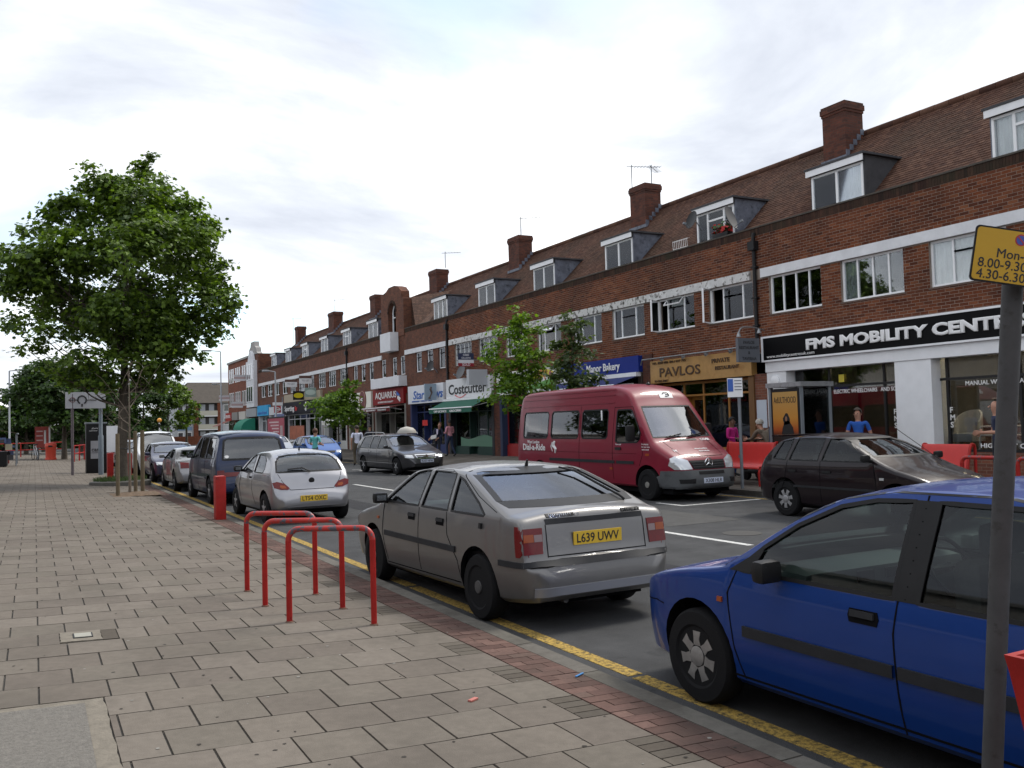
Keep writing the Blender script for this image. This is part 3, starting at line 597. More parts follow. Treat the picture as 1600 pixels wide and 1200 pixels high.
MB().bb(FX + .45, FX + .5, am - .8, am + .8, 6.9, 9).build('room_back', pm('dim_room', (0, 0, 0)), gab)
M_WREND = pm('white_render', (.66, .67, .70), .8, var=.08, vscale=2)
MB().bb(FX - .55, FX - .05, am - .95, am + .75, 6.08, 7.15).build('balcony', M_WREND, ter)
MB().bb(FX - .5, FX - .01, 47.15, 51.9, 4.02, 4.60).build('balcony', M_WREND, ter)
sd = MB(); sd.prism([(FX + .4, 7.2), (FX + .4, 9.0), (21.4, 9.0), (19.0, 7.2)], ay0 + .01, ay0 + .25, lambda u, v, w: (u, w, v)); sd.prism([(FX + .4, 7.2), (FX + .4, 9.0), (21.4, 9.0), (19.0, 7.2)], ay1 - .25, ay1 - .01, lambda u, v, w: (u, w, v)); sd.build('gable_returns', brick_tex('tile_distant', '#6d5447', '#54413a', '#33281f', w=.17, h=.1), ter)
for q_ in (0, 1):
    st = MB(); a_, s_ = (ay1, 1) if q_ else (ay0, -1); st.add([(FX + .3, a_ + s_ * .9, 7.2), (FX + .45, a_, 9.05), (21.5, a_, 9.6), (19.3, a_ + s_ * 1.9, 7.4)], [(0, 1, 2, 3)]); st.build('gable_slope', MATS['tile_distant'], roof, fix=False)
# ---------------------------------------------------------------- things fixed to the terrace
def dish(loc, r, aim, label, group='satellite dishes on the terrace'):
    t = thing('satellite_dish', label, 'satellite dish', loc, 0, group); q = V(aim).to_track_quat('Z', 'Y').to_matrix()
    b = MB(); b.lathe([(1e-4, 0)] + [(r * k / 6, .18 * r * (k / 6) ** 2 * 1.4) for k in range(1, 7)] + [(r, .27 * r), (r * .96, .25 * r)], 24, q); b.build('reflector', pm('dish_grey', (.09, .09, .095), .6) if r > .3 else M_BLACK, t, 40)
    b = MB(); b.tube([q @ V((0, -r * .9, .1)), q @ V((0, -r * .75, r * .9))], .012, 6); b.box(q @ V((0, -r * .7, r * .95)), (.07, .07, .1), q); b.build('feed_arm', M_GREYP, t)
    b = MB(); b.tube([(0, 0, -.02), q @ V((0, 0, -.12)), V((.35, 0, -.3))], .02, 6); b.build('bracket', M_GREYP, t)
dish((18.35, 21.95, 8.0), .29, (-1, .1, .3), 'dark satellite dish left of the dormer with red flowers'); dish((18.45, 20.45, 7.75), .36, (.40, -.88, .3), 'grey satellite dish seen edge-on beside the dormer above the restaurant')
dish((18.12, 42.75, 4.8), .3, (-1, -.2, .3), 'small black dish under the narrow windows over the newsagent'); dish((18.1, 38.95, 4.25), .36, (-1, -.1, .4), 'black satellite dish just above the white Costcutter sign')
def aerial(loc, h, n, label, L=1.1, ang=0):
    t = thing('tv_aerial', label, 'aerial', loc, ang, 'television aerials on the roof')
    MB().tube([(0, 0, 0), (0, 0, h)], .02, 6).build('mast', M_GREYP, t)
    b = MB(); b.tube([(0, -L, h - .08), (0, .2, h - .08)], .012, 5)
    for k in range(n): b.tube([(-.16, -L + k * (L + .1) / n, h - .08), (.16, -L + k * (L + .1) / n, h - .08)], .007, 4)
    b.build('yagi_boom', M_GREYP, t)
aerial((21.4, 29.3, 11.0), 1.1, 10, 'tall aerial left of the chimney above the bakery', 1.2, 1.2); aerial((21.4, 28.0, 11.0), .75, 7, 'shorter aerial on the right end of the chimney above the bakery', .9, 2.2)
aerial((21.4, 38.7, 11.0), 1.0, 8, 'aerial on the chimney above Costcutter', 1.3, .9); aerial((21.4, 48.0, 11.0), .95, 6, 'aerial beside the chimney right of the arched gable', .9, 1.0)
aerial((21.4, 70.0, 10.9), 1.2, 6, 'aerial on the chimney left of the arched gable', .9, .8); aerial((21.6, 84, 9.8), 2.4, 5, 'aerial at the far hipped end of the terrace roof', .8, 1.0)
wb = thing('window_box', 'window box of red flowers on the parapet below a dormer', 'window box', (18.62, 20.95, 7.28))
bevel_box('planter', (0, 0, .07), (.2, .7, .14), .01, M_BLACK, wb)
b = MB(); 
for k in range(90):
    p = V((jr.gauss(0, .07), jr.uniform(-.34, .34), .16 + abs(jr.gauss(0, .1)))); q = MX.Rotation(jr.uniform(0, 6), 3, 'Z') @ MX.Rotation(jr.uniform(0, 3), 3, 'X'); b.cur = k % 2; b.add([p + q @ V(v) * .05 for v in ((-1, -1, 0), (1, -1, 0), (1, 1, 0), (-1, 1, 0))], [(0, 1, 2, 3)])
b.build('flowers', [pm('red_petal', (.55, .03, .03), .6), pm('leaf_small', (.05, .10, .03), .7)], wb, fix=False, kind='stuff')
rk = thing('drying_rack', 'small white wire rack on the parapet left of the flowered dormer', 'rack', (18.62, 22.6, 7.28)); b = MB()
for k in range(9): b.tube([(0, k * .09, 0), (-.02, k * .09, .32), (.12, k * .09 + .03, .34)], .008, 4)
b.tube([(0, 0, .05), (0, .72, .05)], .01, 4); b.tube([(0, 0, .3), (0, .72, .3)], .01, 4); b.build('wires', M_LETW, rk)
def board(y, z, w, h, cols, label, lines, x=FX - .62, wall=True, pole=True):
    """estate agent's board projecting square to the wall"""
    t = thing('agent_board', label, 'sign board', (x, y, z), 0, 'estate agent boards on the terrace')
    if pole: MB().tube([(.62, .03, h * .5), (-w / 2, .03, h * .5)], .018, 6).build('bracket', M_GREYP, t)
    p = MB(); n = len(cols)
    for k, c in enumerate(cols):
        MB().bb(-w / 2, w / 2, -.012, .012, h * (n - 1 - k) / n, h * (n - k) / n - (.0005 if k else 0)).build('panel', pm('board_' + c[1:], c, .5), t)
    for k, (s, c, hh, zz_) in enumerate(lines): text('lettering', s, pm('ink_' + c[1:], c, .5), t, (0, -.013, zz_ * h), (1, 0, 0), (0, 0, 1), height=hh, depth=.004, align='CENTER', bold=.01)
board(38.0, 4.48, .8, .62, ['#28304e', '#28304e', '#d8d8dc', '#8e1c2a'], 'blue, white and red SOLD board over the Costcutter sign', [('GIBBS', '#d8d8dc', .09, .80), ('GILLESPIE', '#d8d8dc', .085, .58), ('SOLD', '#e0e0e4', .12, .05)])
board(66.2, 5.1, .95, .6, ['#5a4038', '#dcdcde', '#dcdcde'], 'white and brown agent board nearer the small tree', [('TO LET', '#7a7a80', .13, .30)]); board(70.5, 5.05, .95, .6, ['#5a4038', '#dcdcde', '#dcdcde'], 'white and brown agent board further left, above the yellow oval sign', [('TO LET', '#7a7a80', .13, .30)])
def oval(y, z, c, label):
    t = thing('oval_sign', label, 'sign', (FX - .62, y, z), 0); MB().bb(-.42, .42, -.02, .02, -.34, .34).build('panel', M_BLACK if 'yellow' in label else pm('grey_green', (.25, .33, .30), .6), t)
    b = MB(); b.prism([(.38 * cos(2 * pi * k / 24), .2 * sin(2 * pi * k / 24)) for k in range(24)], -.03, -.021, lambda u, v, w: (u, w, v)); b.build('oval', pm('oval_' + c[1:], c, .5), t); MB().tube([(.4, .03, 0), (.62, .03, 0)], .02, 6).build('bracket', M_GREYP, t)
oval(68.3, 4.3, '#d0c010', 'black projecting sign with a yellow oval over the dark shop'); oval(64.9, 4.4, '#b8c8c0', 'green projecting sign with a pale oval beside the small tree')
# ================================================================== ground floor: shop units
ZF = FPAV(FX)
RT, UP_ = (0, -1, 0), (0, 0, 1)
def shop(y0, y1, label, fz=(3.02, 3.95), fcol='#ffffff', frame='#222222', stall=.45, doors=(), stallm=None, awn=None, inner='#4a4642', pil=None, mull=1.3, transom=2.45, fx=.22, xin=.18, part_f='fascia', group='shop units of the terrace', items=True, lit=False):
    """a shop unit between y0 (right in the picture) and y1: fascia, frame bars, panes, doors, stall riser, room with goods"""
    t = wthing('shopfront', label, 'shop', (FX, (y0 + y1) / 2, ZF), 0, group)
    fm = pm('fascia_' + fcol[1:], fcol, .5, var=.06, vscale=2, spec=.12); fr = pm('shopframe_' + frame[1:], frame, .5, var=.1, vscale=3); im = pm('shopwall_' + inner[1:], inner, .9, var=.3, vscale=2)
    block(part_f, FX - fx, FX + .05, y0, y1, fz[0], fz[1], fm, t)
    x = FX + xin; zt = fz[0] - .02
    pm_ = pm('pilaster_' + (pil or frame)[1:], pil or frame, .6, var=.1, vscale=3)
    for a in (y0, y1 - .22): block('pilaster', FX - .1, FX + .3, a, a + .22, ZF, zt, pm_, t)
    ia, ib = y0 + .23, y1 - .23
    # bays
    cuts = [ia]; dd = [(y0 + d, y0 + d + .95) for d in doors]
    for d0, d1 in sorted(dd): cuts += [d0, d1]
    cuts.append(ib); bays = [(cuts[i], cuts[i + 1], i % 2 == 1) for i in range(len(cuts) - 1)]
    f = MB(); f.bb(x, x + .08, ia, ib, zt - .08, zt); f.bb(x - .004, x + .076, ia, ib, transom, transom + .06)
    rm = MB(); rm.bb(FX + 3.4, FX + 3.5, ia, ib, ZF, zt); rm.bb(FX + .35, FX + 3.4, y0 + .02, y0 + .12, ZF, zt); rm.bb(FX + .35, FX + 3.4, y1 - .12, y1 - .02, ZF, zt); rm.bb(FX + .3, FX + 3.5, y0 + .12, y1 - .12, zt + .02, zt + .1); rm.bb(FX + .2, FX + 3.5, y0 + .12, y1 - .12, ZF - .05, ZF + .02); rm.build('shop_interior', im, t)
    if lit:
        e = pm('strip_lamp', (.9, .75, .45), .5); bs = e.node_tree.nodes['Principled BSDF']; bs.inputs['Emission Color'].default_value = (1, .8, .5, 1); bs.inputs['Emission Strength'].default_value = 20
        for k in range(int((ib - ia) / 2.2)): block('strip_light', FX + .8, FX + .9, ia + .5 + k * 2.2, ia + 1.7 + k * 2.2, zt - .12, zt - .05, e, t)
    for a, b, isd in bays:
        if b - a < .1: continue
        if isd:
            d = MB(); d.bb(x + .3, x + .36, a + .02, a + .12, ZF, transom); d.bb(x + .3, x + .36, b - .12, b - .02, ZF, transom); d.bb(x + .3, x + .36, a + .12, b - .12, ZF, ZF + .25); d.bb(x + .3, x + .36, a + .12, b - .12, transom - .12, transom)
            do = d.build('door', fr, t); MB().bb(x + .325, x + .332, a + .12, b - .12, ZF + .25, transom - .12).build('pane', GL_SHOP, do); MB().tube([(x + .26, b - .08, ZF + .9), (x + .26, b - .08, ZF + 1.25)], .02, 6).build('handle', M_CHROME, do)
            MB().bb(x + .03, x + .036, a, b, transom + .06, zt - .08).build('pane', GL_SHOP, t)
            f.bb(x, x + .3, a - .03, a + .02, ZF, zt); f.bb(x, x + .3, b - .02, b + .03, ZF, zt)
        else:
            block('stall_riser', x - .06, x + .14, a, b, ZF, ZF + stall, stallm or fr, t); f.bb(x, x + .08, a, b, ZF + stall, ZF + stall + .06)
            n = max(1, round((b - a) / mull)); 
            for k in range(n + 1): yy = a + (b - a) * k / n; f.bb(x + .002, x + .078, yy - .03, yy + .03, ZF + stall + .06, zt - .08)
            for k in range(n):
                p, q = a + (b - a) * k / n + .03, a + (b - a) * (k + 1) / n - .03
                MB().bb(x + .03, x + .036, p, q, ZF + stall + .06, transom).build('pane', GL_SHOP, t); MB().bb(x + .03, x + .036, p, q, transom + .06, zt - .08).build('pane', GL_SHOP, t)
            if items:
                g = MB(); rr = random.Random(int(a * 10))
                for k in range(int((b - a) * 9)):
                    yy = rr.uniform(a + .1, b - .2); xx = rr.uniform(.3, 1.1); lv = ZF + stall + rr.choice((0, .35, .75, 1.2)); g.cur = k % 5; g.bb(FX + xx, FX + xx + .2, yy, yy + rr.uniform(.08, .3), lv, lv + rr.uniform(.12, .32))
                for lv in (.33, .73, 1.18): g.cur = 5; g.bb(FX + .9, FX + 1.2, a + .05, b - .05, ZF + stall + lv, ZF + stall + lv + .02)
                g.build('window_goods', [pm('goods_a', (.35, .08, .06), .6), pm('goods_b', (.4, .36, .25), .6), pm('goods_c', (.08, .12, .25), .6), pm('goods_d', (.5, .5, .5), .6), pm('goods_e', (.12, .2, .08), .6), pm('shelf', (.2, .18, .16), .7)], t, kind='stuff')
    f.build('frame', fr, t)
    if awn:
        c, dep, drop, z = awn; am_ = pm('awning_' + c[1:], c, .8, var=.1, vscale=4); b = MB()
        xa = FX - fx - .02; b.add([(xa, y0 + .05, z), (xa, y1 - .05, z), (xa - dep, y1 - .05, z - drop), (xa - dep, y0 + .05, z - drop)], [(0, 1, 2, 3)]); b.add([(xa - dep, y0 + .05, z - drop), (xa - dep, y1 - .05, z - drop), (xa - dep, y1 - .05, z - drop - .22), (xa - dep, y0 + .05, z - drop - .22)], [(0, 1, 2, 3)])
        ao = b.build('awning', am_, t, fix=False); bb_ = MB()
        for yy in (y0 + .3, y1 - .3): bb_.tube([(xa, yy, z - .25), (xa - dep + .05, yy, z - drop)], .02, 6)
        bb_.tube([(xa - dep, y0 + .05, z - drop), (xa - dep, y1 - .05, z - drop)], .03, 6); bb_.build('awning_arms', M_WHITE, ao)
    return t
def lt(t, s, y, z, h, mat=M_LETW, x=None, w=None, bold=.02, shear=0, align='LEFT', fx=.22, space=1, depth=.02):
    return text('lettering', s, mat, t, ((x if x is not None else FX - fx - .001), y, z), RT, UP_, height=h, width=w, bold=bold, shear=shear, align=align, space=space, depth=depth)
# --- FMS Mobility Centre
t = shop(4.0, 19.03, 'double shop with long black FMS MOBILITY CENTRES fascia and white pillars', (3.36, 3.98), '#0b0b0d', '#101012', .55, (3.4,), brick_tex('stall_brick', '#7a4a38', '#5a352b', '#77665a'), None, '#55524e', '#d9dade', 1.75, 2.50, lit=True, items=False)
block('fascia_frame', FX - .235, FX - .02, 4.0, 19.06, 3.98, 4.03, M_WHITE, t); block('fascia_frame', FX - .235, FX - .02, 4.0, 19.06, 3.31, 3.358, M_WHITE, t); block('fascia_frame', FX - .236, FX - .02, 19.03, 19.1, 3.312, 4.029, M_WHITE, t)
block('white_beam', FX - .15, FX + .3, 4.0, 19.05, 3.02, 3.308, M_WHITE, t)
for a, b in ((13.75, 14.75), (18.3, 19.03)): block('white_pillar', FX - .12, FX + .42, a, b, ZF, 3.018, M_WHITE, t)
lt(t, 'FMS MOBILITY CENTRES', 17.42, 3.54, .27, w=6.25, bold=.05, depth=.03); lt(t, 'www.mobilitycentresuk.com', 18.9, 3.41, .085, w=1.75, bold=0, depth=.006)
lt(t, 'ELECTRIC WHEELCHAIRS   AND SCOOTERS', 16.9, 2.33, .10, x=FX + .172, w=2.4, depth=.005); lt(t, 'MANUAL WHEELCHAIRS', 13.1, 2.36, .10, x=FX + .172, w=1.55, depth=.005); lt(t, 'HIGH SEAT CHAIRS', 12.8, .95, .10, x=FX + .172, w=1.5, depth=.005); lt(t, 'STATIC SCOOTERS', 10.9, .95, .10, x=FX + .172, w=1.5, depth=.005); lt(t, 'SCOOTERS', 11.2, 2.40, .10, x=FX + .172, w=.9, depth=.005)
for k, c in enumerate('FMS'): lt(t, c, 15.05, 1.75 - k * .17, .13, x=FX + .172, depth=.005); lt(t, c, 13.52, 1.75 - k * .17, .13, x=FX + .172, depth=.005)
block('yellow_sticker', FX + .165, FX + .172, 16.55, 16.72, 2.62, 2.82, pm('sticker', (.6, .5, .05), .5), t)
al = MB(); al.lathe([(.16, 0), (.16, .06), (.12, .09)], 20, MX.Rotation(-pi / 2, 3, 'Y'), (FX - .12, 18.68, 2.75)); al.build('alarm_bell', M_WHITE, t, 40)
# goods seen in the FMS windows
def chair_thing():
    c = wthing('commode_chair', 'white wicker tub chair with curved back in the mobility shop window', 'chair', (FX + .62, 13.42, ZF)); m = pm('wicker', (.55, .55, .56), .7, var=.1, vscale=30, bump=.4, bscale=90)
    x0, y_, z = FX + .62, 13.42, ZF + .55
    bevel_box('seat', (x0, y_, z + .32), (.5, .56, .2), .03, m, c)
    b = MB(); n = 14; vs = []
    for k in range(n + 1):
        a = -pi * .62 + 2 * pi * .62 * k / n; r = .31; hh = .30 + .28 * max(0, cos(a)) ** .7
        for rr_ in (r, r - .04):
            for zz_ in (z + .38, z + .38 + hh): vs.append((x0 + rr_ * cos(a), y_ + rr_ * sin(a) * 1.08, zz_))
    b.add(vs, [f for k in range(n) for f in ((4 * k, 4 * k + 4, 4 * k + 5, 4 * k + 1), (4 * k + 2, 4 * k + 3, 4 * k + 7, 4 * k + 6), (4 * k + 1, 4 * k + 5, 4 * k + 7, 4 * k + 3))]); b.build('tub_back', m, c, 50)
    for sx in (-.2, .2):
        for sy in (-.23, .23): block('leg', x0 + sx - .02, x0 + sx + .02, y_ + sy - .02, y_ + sy + .02, ZF + .57, z + .23, pm('beech', (.4, .26, .14), .6), c)
    s = wthing('walking_frame', 'white metal trolley frame beside the wicker chair in the mobility shop window', 'walking frame', (FX + .62, 12.6, ZF)); b = MB()
    for dy in (-.35, .35):
        for dx in (-.2, .2): b.tube([(x0 + dx * 1.2, 12.6 + dy * 1.1, ZF + .57), (x0 + dx, 12.6 + dy, ZF + 1.12)], .018, 6)
    for zz_ in (ZF + 1.12, ZF + .92):
        b.tube([(x0 - .2, 12.25, zz_), (x0 - .2, 12.95, zz_), (x0 + .2, 12.95, zz_), (x0 + .2, 12.25, zz_), (x0 - .2, 12.25, zz_)], .02, 6)
    b.build('tubes', M_WHITE, s, 50)
    block('window_plinth', FX + .30, FX + 1.5, 9.6, 13.74, ZF, ZF + .56, M_BLACK, t)
chair_thing()
# --- PAVLOS restaurant
M_PINE = pm('varnished_wood', (.42, .235, .075), .45, var=.18, vscale=3, dirt=('#8a5a22', .55, .75, 2)); M_BROWN = pm('brown_lettering', (.07, .035, .015), .6)
t = shop(19.6, 24.42, 'restaurant with varnished wood PAVLOS fascia and timber framed windows', (2.97, 3.72), '#b58a45', '#9c6a2c', .5, (2.55,), M_PINE, None, '#2c2926', '#6b4a28', 1.15, 2.48, fx=.16)
fo = [o for o in t.children if o.name.startswith('fascia')][0]; fo.data = unit_box(M_PINE)
lt(t, 'PAVLOS', 23.9, 3.17, .30, M_BROWN, w=2.05, bold=.012, fx=.16); lt(t, 'TEL: 8959 626 496 / 627 795', 24.3, 3.60, .075, M_BROWN, w=1.75, fx=.16); lt(t, 'TO CALL EARLY', 24.2, 3.0, .07, M_BROWN, w=.75, fx=.16)
lt(t, 'PRIVATE', 21.3, 3.45, .13, M_BROWN, w=.8, fx=.16); lt(t, 'RESTAURANT', 21.15, 3.23, .11, M_BROWN, w=1.05, fx=.16); lt(t, 'OPEN', 23.6, 2.2, .12, pm('neon_red', (.7, .05, .04), .4), x=FX + .17, depth=.005)
gl = MB()
gl.tube([(FX - .3, 24.75, 3.62), (FX - .36, 24.6, 3.78), (FX - .36, 19.7, 3.80)], .025, 6)
for yy in (23.6, 22.5, 21.4, 20.3): gl.lathe([(.03, 0), (.075, .1), (.075, .12)], 12, MX.Rotation(pi * .75, 3, 'Y'), (FX - .36, yy, 3.8))
gl.build('lamp_rail', M_STEEL, t, 40)
block('menu_board', FX - .06, FX - .02, 19.15, 19.55, 1.45, 2.25, pm('menu_paper', (.5, .55, .62), .4), t); block('brick_pier', FX - .05, FX + .3, 19.06, 19.6, ZF, 3.0, MATS['stall_brick'], t)
hs = wthing('hanging_sign', 'grey projecting PAVLOS RESTAURANT AND TAVERNA sign under curved lamps', 'sign', (FX - .7, 19.2, 3.3))
block('panel', FX - 1.05, FX - .25, 19.14, 19.24, 3.32, 4.0, pm('grey_sign', (.12, .13, .15), .6), hs); MB().bb(FX - .15, FX, 19.17, 19.21, 3.9, 3.95).build('bracket', M_BLACK, hs)
for s, z in (('PAVLOS', 3.84), ('RESTAURANT', 3.69), ('&', 3.55), ('TAVERNA', 3.38)): text('lettering', s, pm('pale_ink', (.03, .03, .035), .6), hs, (FX - .65, 19.139, z), (1, 0, 0), UP_, height=.085, depth=.006, align='CENTER', bold=.02)
b = MB(); b.tube(smooth_path([(FX, 19.19, 4.25), (FX - .5, 19.1, 4.3), (FX - 1.0, 19.0, 4.28), (FX - 1.25, 18.9, 4.1)]), .02, 6); b.lathe([(.03, 0), (.07, .12)], 12, MX.Rotation(pi, 3, 'X'), (FX - 1.25, 18.88, 4.12)); b.lathe([(.03, 0), (.07, .12)], 12, MX.Rotation(pi, 3, 'X'), (FX - .4, 18.98, 4.25)); b.build('curved_lamps', M_STEEL, hs, 40)
pw = MB(); pw.bb(FX - .2, FX + .1, 19.02, 19.62, 3.0, 4.05); 
# --- Manor Bakery
t = shop(25.0, 30.1, 'bakery with royal blue Manor Bakery fascia and blue awning', (3.42, 3.98), '#1d2f7e', '#2a2d33', .5, (2.0,), None, ('#1c2a66', 1.0, .32, 3.28), '#5a544c', '#453a34', 1.4, 2.5)
lt(t, 'Manor Bakery', 28.25, 3.57, .27, w=2.15, bold=.02); block('canopy_box', FX - .3, FX - .02, 25.05, 30.05, 3.27, 3.41, M_WHITE, t)
block('brick_pier', FX - .06, FX + .25, 24.45, 24.98, ZF, 4.0, MATS['chimney_brick'], t)
# --- grocer with painted fascia
t = shop(30.5, 35.7, 'greengrocer with white fascia printed with yellow and green fruit bands', (3.02, 4.0), '#dfe0dd', '#8e1c1c', .5, (2.0,), None, None, '#6a6258', '#1f2c4a', 1.5, 2.5)
bnd = MB(); bnd.add([(FX - .222, 30.5 + 5.2 * k / 20, 3.16 + .05 * sin(k * .6)) for k in range(21)] + [(FX - .222, 30.5 + 5.2 * k / 20, 3.42 + .1 * sin(k * .45 + 1)) for k in range(21)], [(k, k + 1, 22 + k, 21 + k) for k in range(20)]); bnd.build('green_band', pm('leaf_green_print', (.10, .30, .05), .5, var=.3, vscale=6), t, fix=False)
bnd = MB(); bnd.add([(FX - .2225, 30.7 + 3.6 * k / 20, 3.56 + .06 * sin(k * .5)) for k in range(21)] + [(FX - .2225, 30.7 + 3.6 * k / 20, 3.8 + .14 * sin(k * .35)) for k in range(21)], [(k, k + 1, 22 + k, 21 + k) for k in range(20)]); bnd.build('yellow_band', pm('lemon_print', (.62, .50, .03), .5, var=.3, vscale=5), t, fix=False)
fr_ = MB()
for k in range(14): a = jr.uniform(30.6, 32.0); z = jr.uniform(3.5, 3.9); r = jr.uniform(.05, .11); fr_.cur = k % 2; fr_.lathe([(1e-4, 0), (r, .004), (r * .9, .006)], 10, MX.Rotation(-pi / 2, 3, 'Y'), (FX - .224, a, z))
fr_.build('fruit_print', [pm('orange_print', (.55, .2, .05), .5), pm('plum_print', (.3, .08, .1), .5)], t)
# --- Costcutter
t = shop(36.3, 41.3, 'grocery with white Costcutter fascia and green awning', (3.05, 4.0), '#d5d6d8', '#1c3a33', .35, (2.2,), None, ('#1a5a48', .95, .45, 3.0), '#4d4a44', '#23252a', 1.2, 2.35)
lt(t, 'Costcutter', 40.95, 3.26, .50, M_LETB, w=4.2, bold=.012); sm_ = MB(); sm_.tube([(FX - .235, 40.2 - k * .09, 3.22 - .14 * sin(pi * k / 14)) for k in range(15)], .018, 6); sm_.build('red_smile', pm('red_ink', (.6, .03, .03), .5), t)
block('canopy_box', FX - .42, FX - .02, 36.3, 41.3, 2.93, 3.03, M_WHITE, t); lt(t, 'OFF LICENCE     GROCERIES', 40.6, 2.37, .1, x=FX - 1.2, w=3.2)
g = MB(); g.cur = 0; g.add([(FX + .165, 37.0 + .12 * k, 1.15 + .1 * sin(k * .22)) for k in range(30)] + [(FX + .165, 37.0 + .12 * k, .7) for k in range(30)], [(k, k + 1, 31 + k, 30 + k) for k in range(29)]); g.build('window_print', pm('poster_green', (.12, .25, .17), .5), t, fix=False)
bx = wthing('projecting_sign', 'blank white box sign projecting over the right end of the Costcutter fascia', 'sign', (FX - .7, 36.7, 3.9)); block('box', FX - 1.15, FX - .22, 36.6, 36.85, 3.55, 4.25, pm('box_sign', (.42, .44, .47), .4), bx)
# --- Star News
t = shop(41.65, 46.5, 'newsagent with white Star News fascia and blue frame', (2.95, 3.92), '#d9dbe0', '#1e2c5c', .4, (2.6,), None, None, '#6a6055', '#25305a', 1.2, 2.45)
lt(t, 'Star News', 45.7, 3.2, .45, pm('blue_ink', (.05, .14, .45), .5), w=4.0, bold=.015, shear=.15); lt(t, 'NEWSAGENT  TOBACCO  CARDS', 45.9, 3.03, .08, pm('blue_ink', (0, 0, 0)), w=2.8)
pj = wthing('projecting_sign', 'pale blue square sign with a dark figure at the right of the Star News fascia', 'sign', (FX - .7, 42.4, 3.4)); block('panel', FX - .95, FX - .3, 42.3, 42.42, 3.05, 3.88, pm('pale_blue_sign', (.28, .36, .44), .5), pj)
b = MB(); b.tube([(FX - .72, 42.29, 3.12), (FX - .66, 42.29, 3.25), (FX - .58, 42.29, 3.42), (FX - .64, 42.29, 3.6), (FX - .6, 42.29, 3.72)], [.07, .03, .05, .06, .04], 8); b.build('figure_print', pm('figure_ink', (.10, .07, .06), .6), pj)
lot = wthing('lottery_sign', 'red and white lottery sign hanging in the newsagent window', 'sign', (FX + .1, 45.0, 1.9)); block('panel', FX + .15, FX + .17, 44.7, 45.4, 1.75, 2.05, pm('red_ink', (.6, .03, .03), .5), lot)
# --- Aquarius
t = shop(47.2, 52.35, 'restaurant with dark red AQUARIUS fascia under a white balcony', (3.05, 3.98), '#7e1c1e', '#8f8b84', .5, (2.4,), None, ('#6e1a1c', .8, .12, 2.95), '#2a2622', '#9d9a94', 1.5, 2.5)
lt(t, 'AQUARIUS', 51.9, 3.42, .38, w=3.6, bold=.02); lt(t, 'LICENSED RESTAURANT', 51.4, 3.15, .1, w=2.6, bold=.01)
fl = MB(); fl.tube([(FX - .24, 47.7, 3.15), (FX - .24, 47.85, 3.35), (FX - .24, 47.9, 3.6)], [.03, .11, .04], 8); fl.tube([(FX - .24, 47.85, 3.4), (FX - .24, 47.6, 3.3)], [.06, .02], 6); fl.build('fish_emblem', M_LETW, t, 50)
fl = MB(); fl.tube([(FX - .25, 48.15, 3.72), (FX - .25, 47.95, 3.55), (FX - .25, 47.7, 3.5)], [.03, .1, .03], 8); fl.build('fish_emblem', pm('blue_ink', (0, 0, 0)), t, 50); lt(t, 'BAR   RESTAURANT   TAKEAWAY', 51.9, 2.66, .1, x=FX - 1.07, w=4.2)
# --- round logo restaurant
t = shop(52.7, 57.5, 'cafe with white fascia carrying a round maroon emblem and pale awning', (2.95, 3.95), '#d8d5cc', '#4a3328', .5, (2.2,), None, ('#c9c9bf', 1.7, .75, 2.92), '#2a2622', '#b8b4aa', 1.5, 2.4)
em = MB(); em.lathe([(.62, 0), (.62, .05)], 32, MX.Rotation(-pi / 2, 3, 'Y'), (FX - .22, 54.2, 3.45)); eo = em.build('round_emblem', pm('maroon', (.12, .015, .02), .5), t, 40)
rg = MB(); rg.tube([(FX - .275, 54.2 + .56 * cos(2 * pi * k / 32), 3.45 + .56 * sin(2 * pi * k / 32)) for k in range(33)], .015, 6); rg.build('emblem_ring', pm('ring_gold', (.45, .3, .2), .5), eo); fl = MB(); fl.tube([(FX - .28, 54.35, 3.3), (FX - .28, 54.2, 3.45), (FX - .28, 54.1, 3.62)], [.03, .12, .03], 8); fl.build('fish_emblem', M_LETW, eo, 50)
# --- behind the small tree, and the dark sports bar
t = shop(58.0, 63.5, 'white fronted shop half hidden behind the small roadside tree', (3.0, 3.9), '#c9cacb', '#b8b8b6', .5, (2.2,), None, None, '#55524d', '#c4c4c2', 1.5, 2.5)
t = shop(63.8, 74.7, 'bar with long dark charcoal Sporting fascia and white figure emblem', (2.95, 3.9), '#1b1c24', '#c8c9cc', .5, (4.4,), None, None, '#4d4a46', '#c8c9cc', 1.6, 2.5)
lt(t, 'Sporting', 74.2, 3.2, .42, w=3.0, bold=.015); lt(t, 'Bar', 70.9, 3.2, .36, pm('red_ink', (0, 0, 0)), bold=.01); block('beige_panel', FX - .18, FX + .02, 63.9, 74.6, 3.92, 4.55, pm('beige_panel', (.36, .31, .23), .8, var=.15), t)
fl = MB(); fl.lathe([(.06, 3.1), (.1, 3.25), (.05, 3.35), (.2, 3.5), (.05, 3.62), (.08, 3.72), (.02, 3.8)], 10, None, (FX - .24, 67.6, 0)); fl.build('figure_emblem', M_LETW, t, 40)
block('orange_print', FX + .16, FX + .172, 69.7, 74.3, ZF + .6, 2.0, pm('orange_print2', (.35, .11, .06), .5, var=.5, vscale=2), t)
t = shop(75.0, 79.9, 'narrow shop with white panels and tube roundel sign', (3.0, 3.7), '#c5c8cd', '#6a6a6c', .5, (2.0,), None, None, '#3a3a3a', '#bfc2c6', 1.5, 2.4)
t = shop(80.2, 84.6, 'end shop with sky blue fascia and white arch', (3.0, 3.95), '#3f9fd0', '#c8cacc', .4, (1.8,), None, None, '#4a4a48', '#c8cacc', 1.4, 2.5)
lt(t, 'news & food', 84.2, 3.15, .3, pm('blue_ink', (0, 0, 0)), w=3.4)
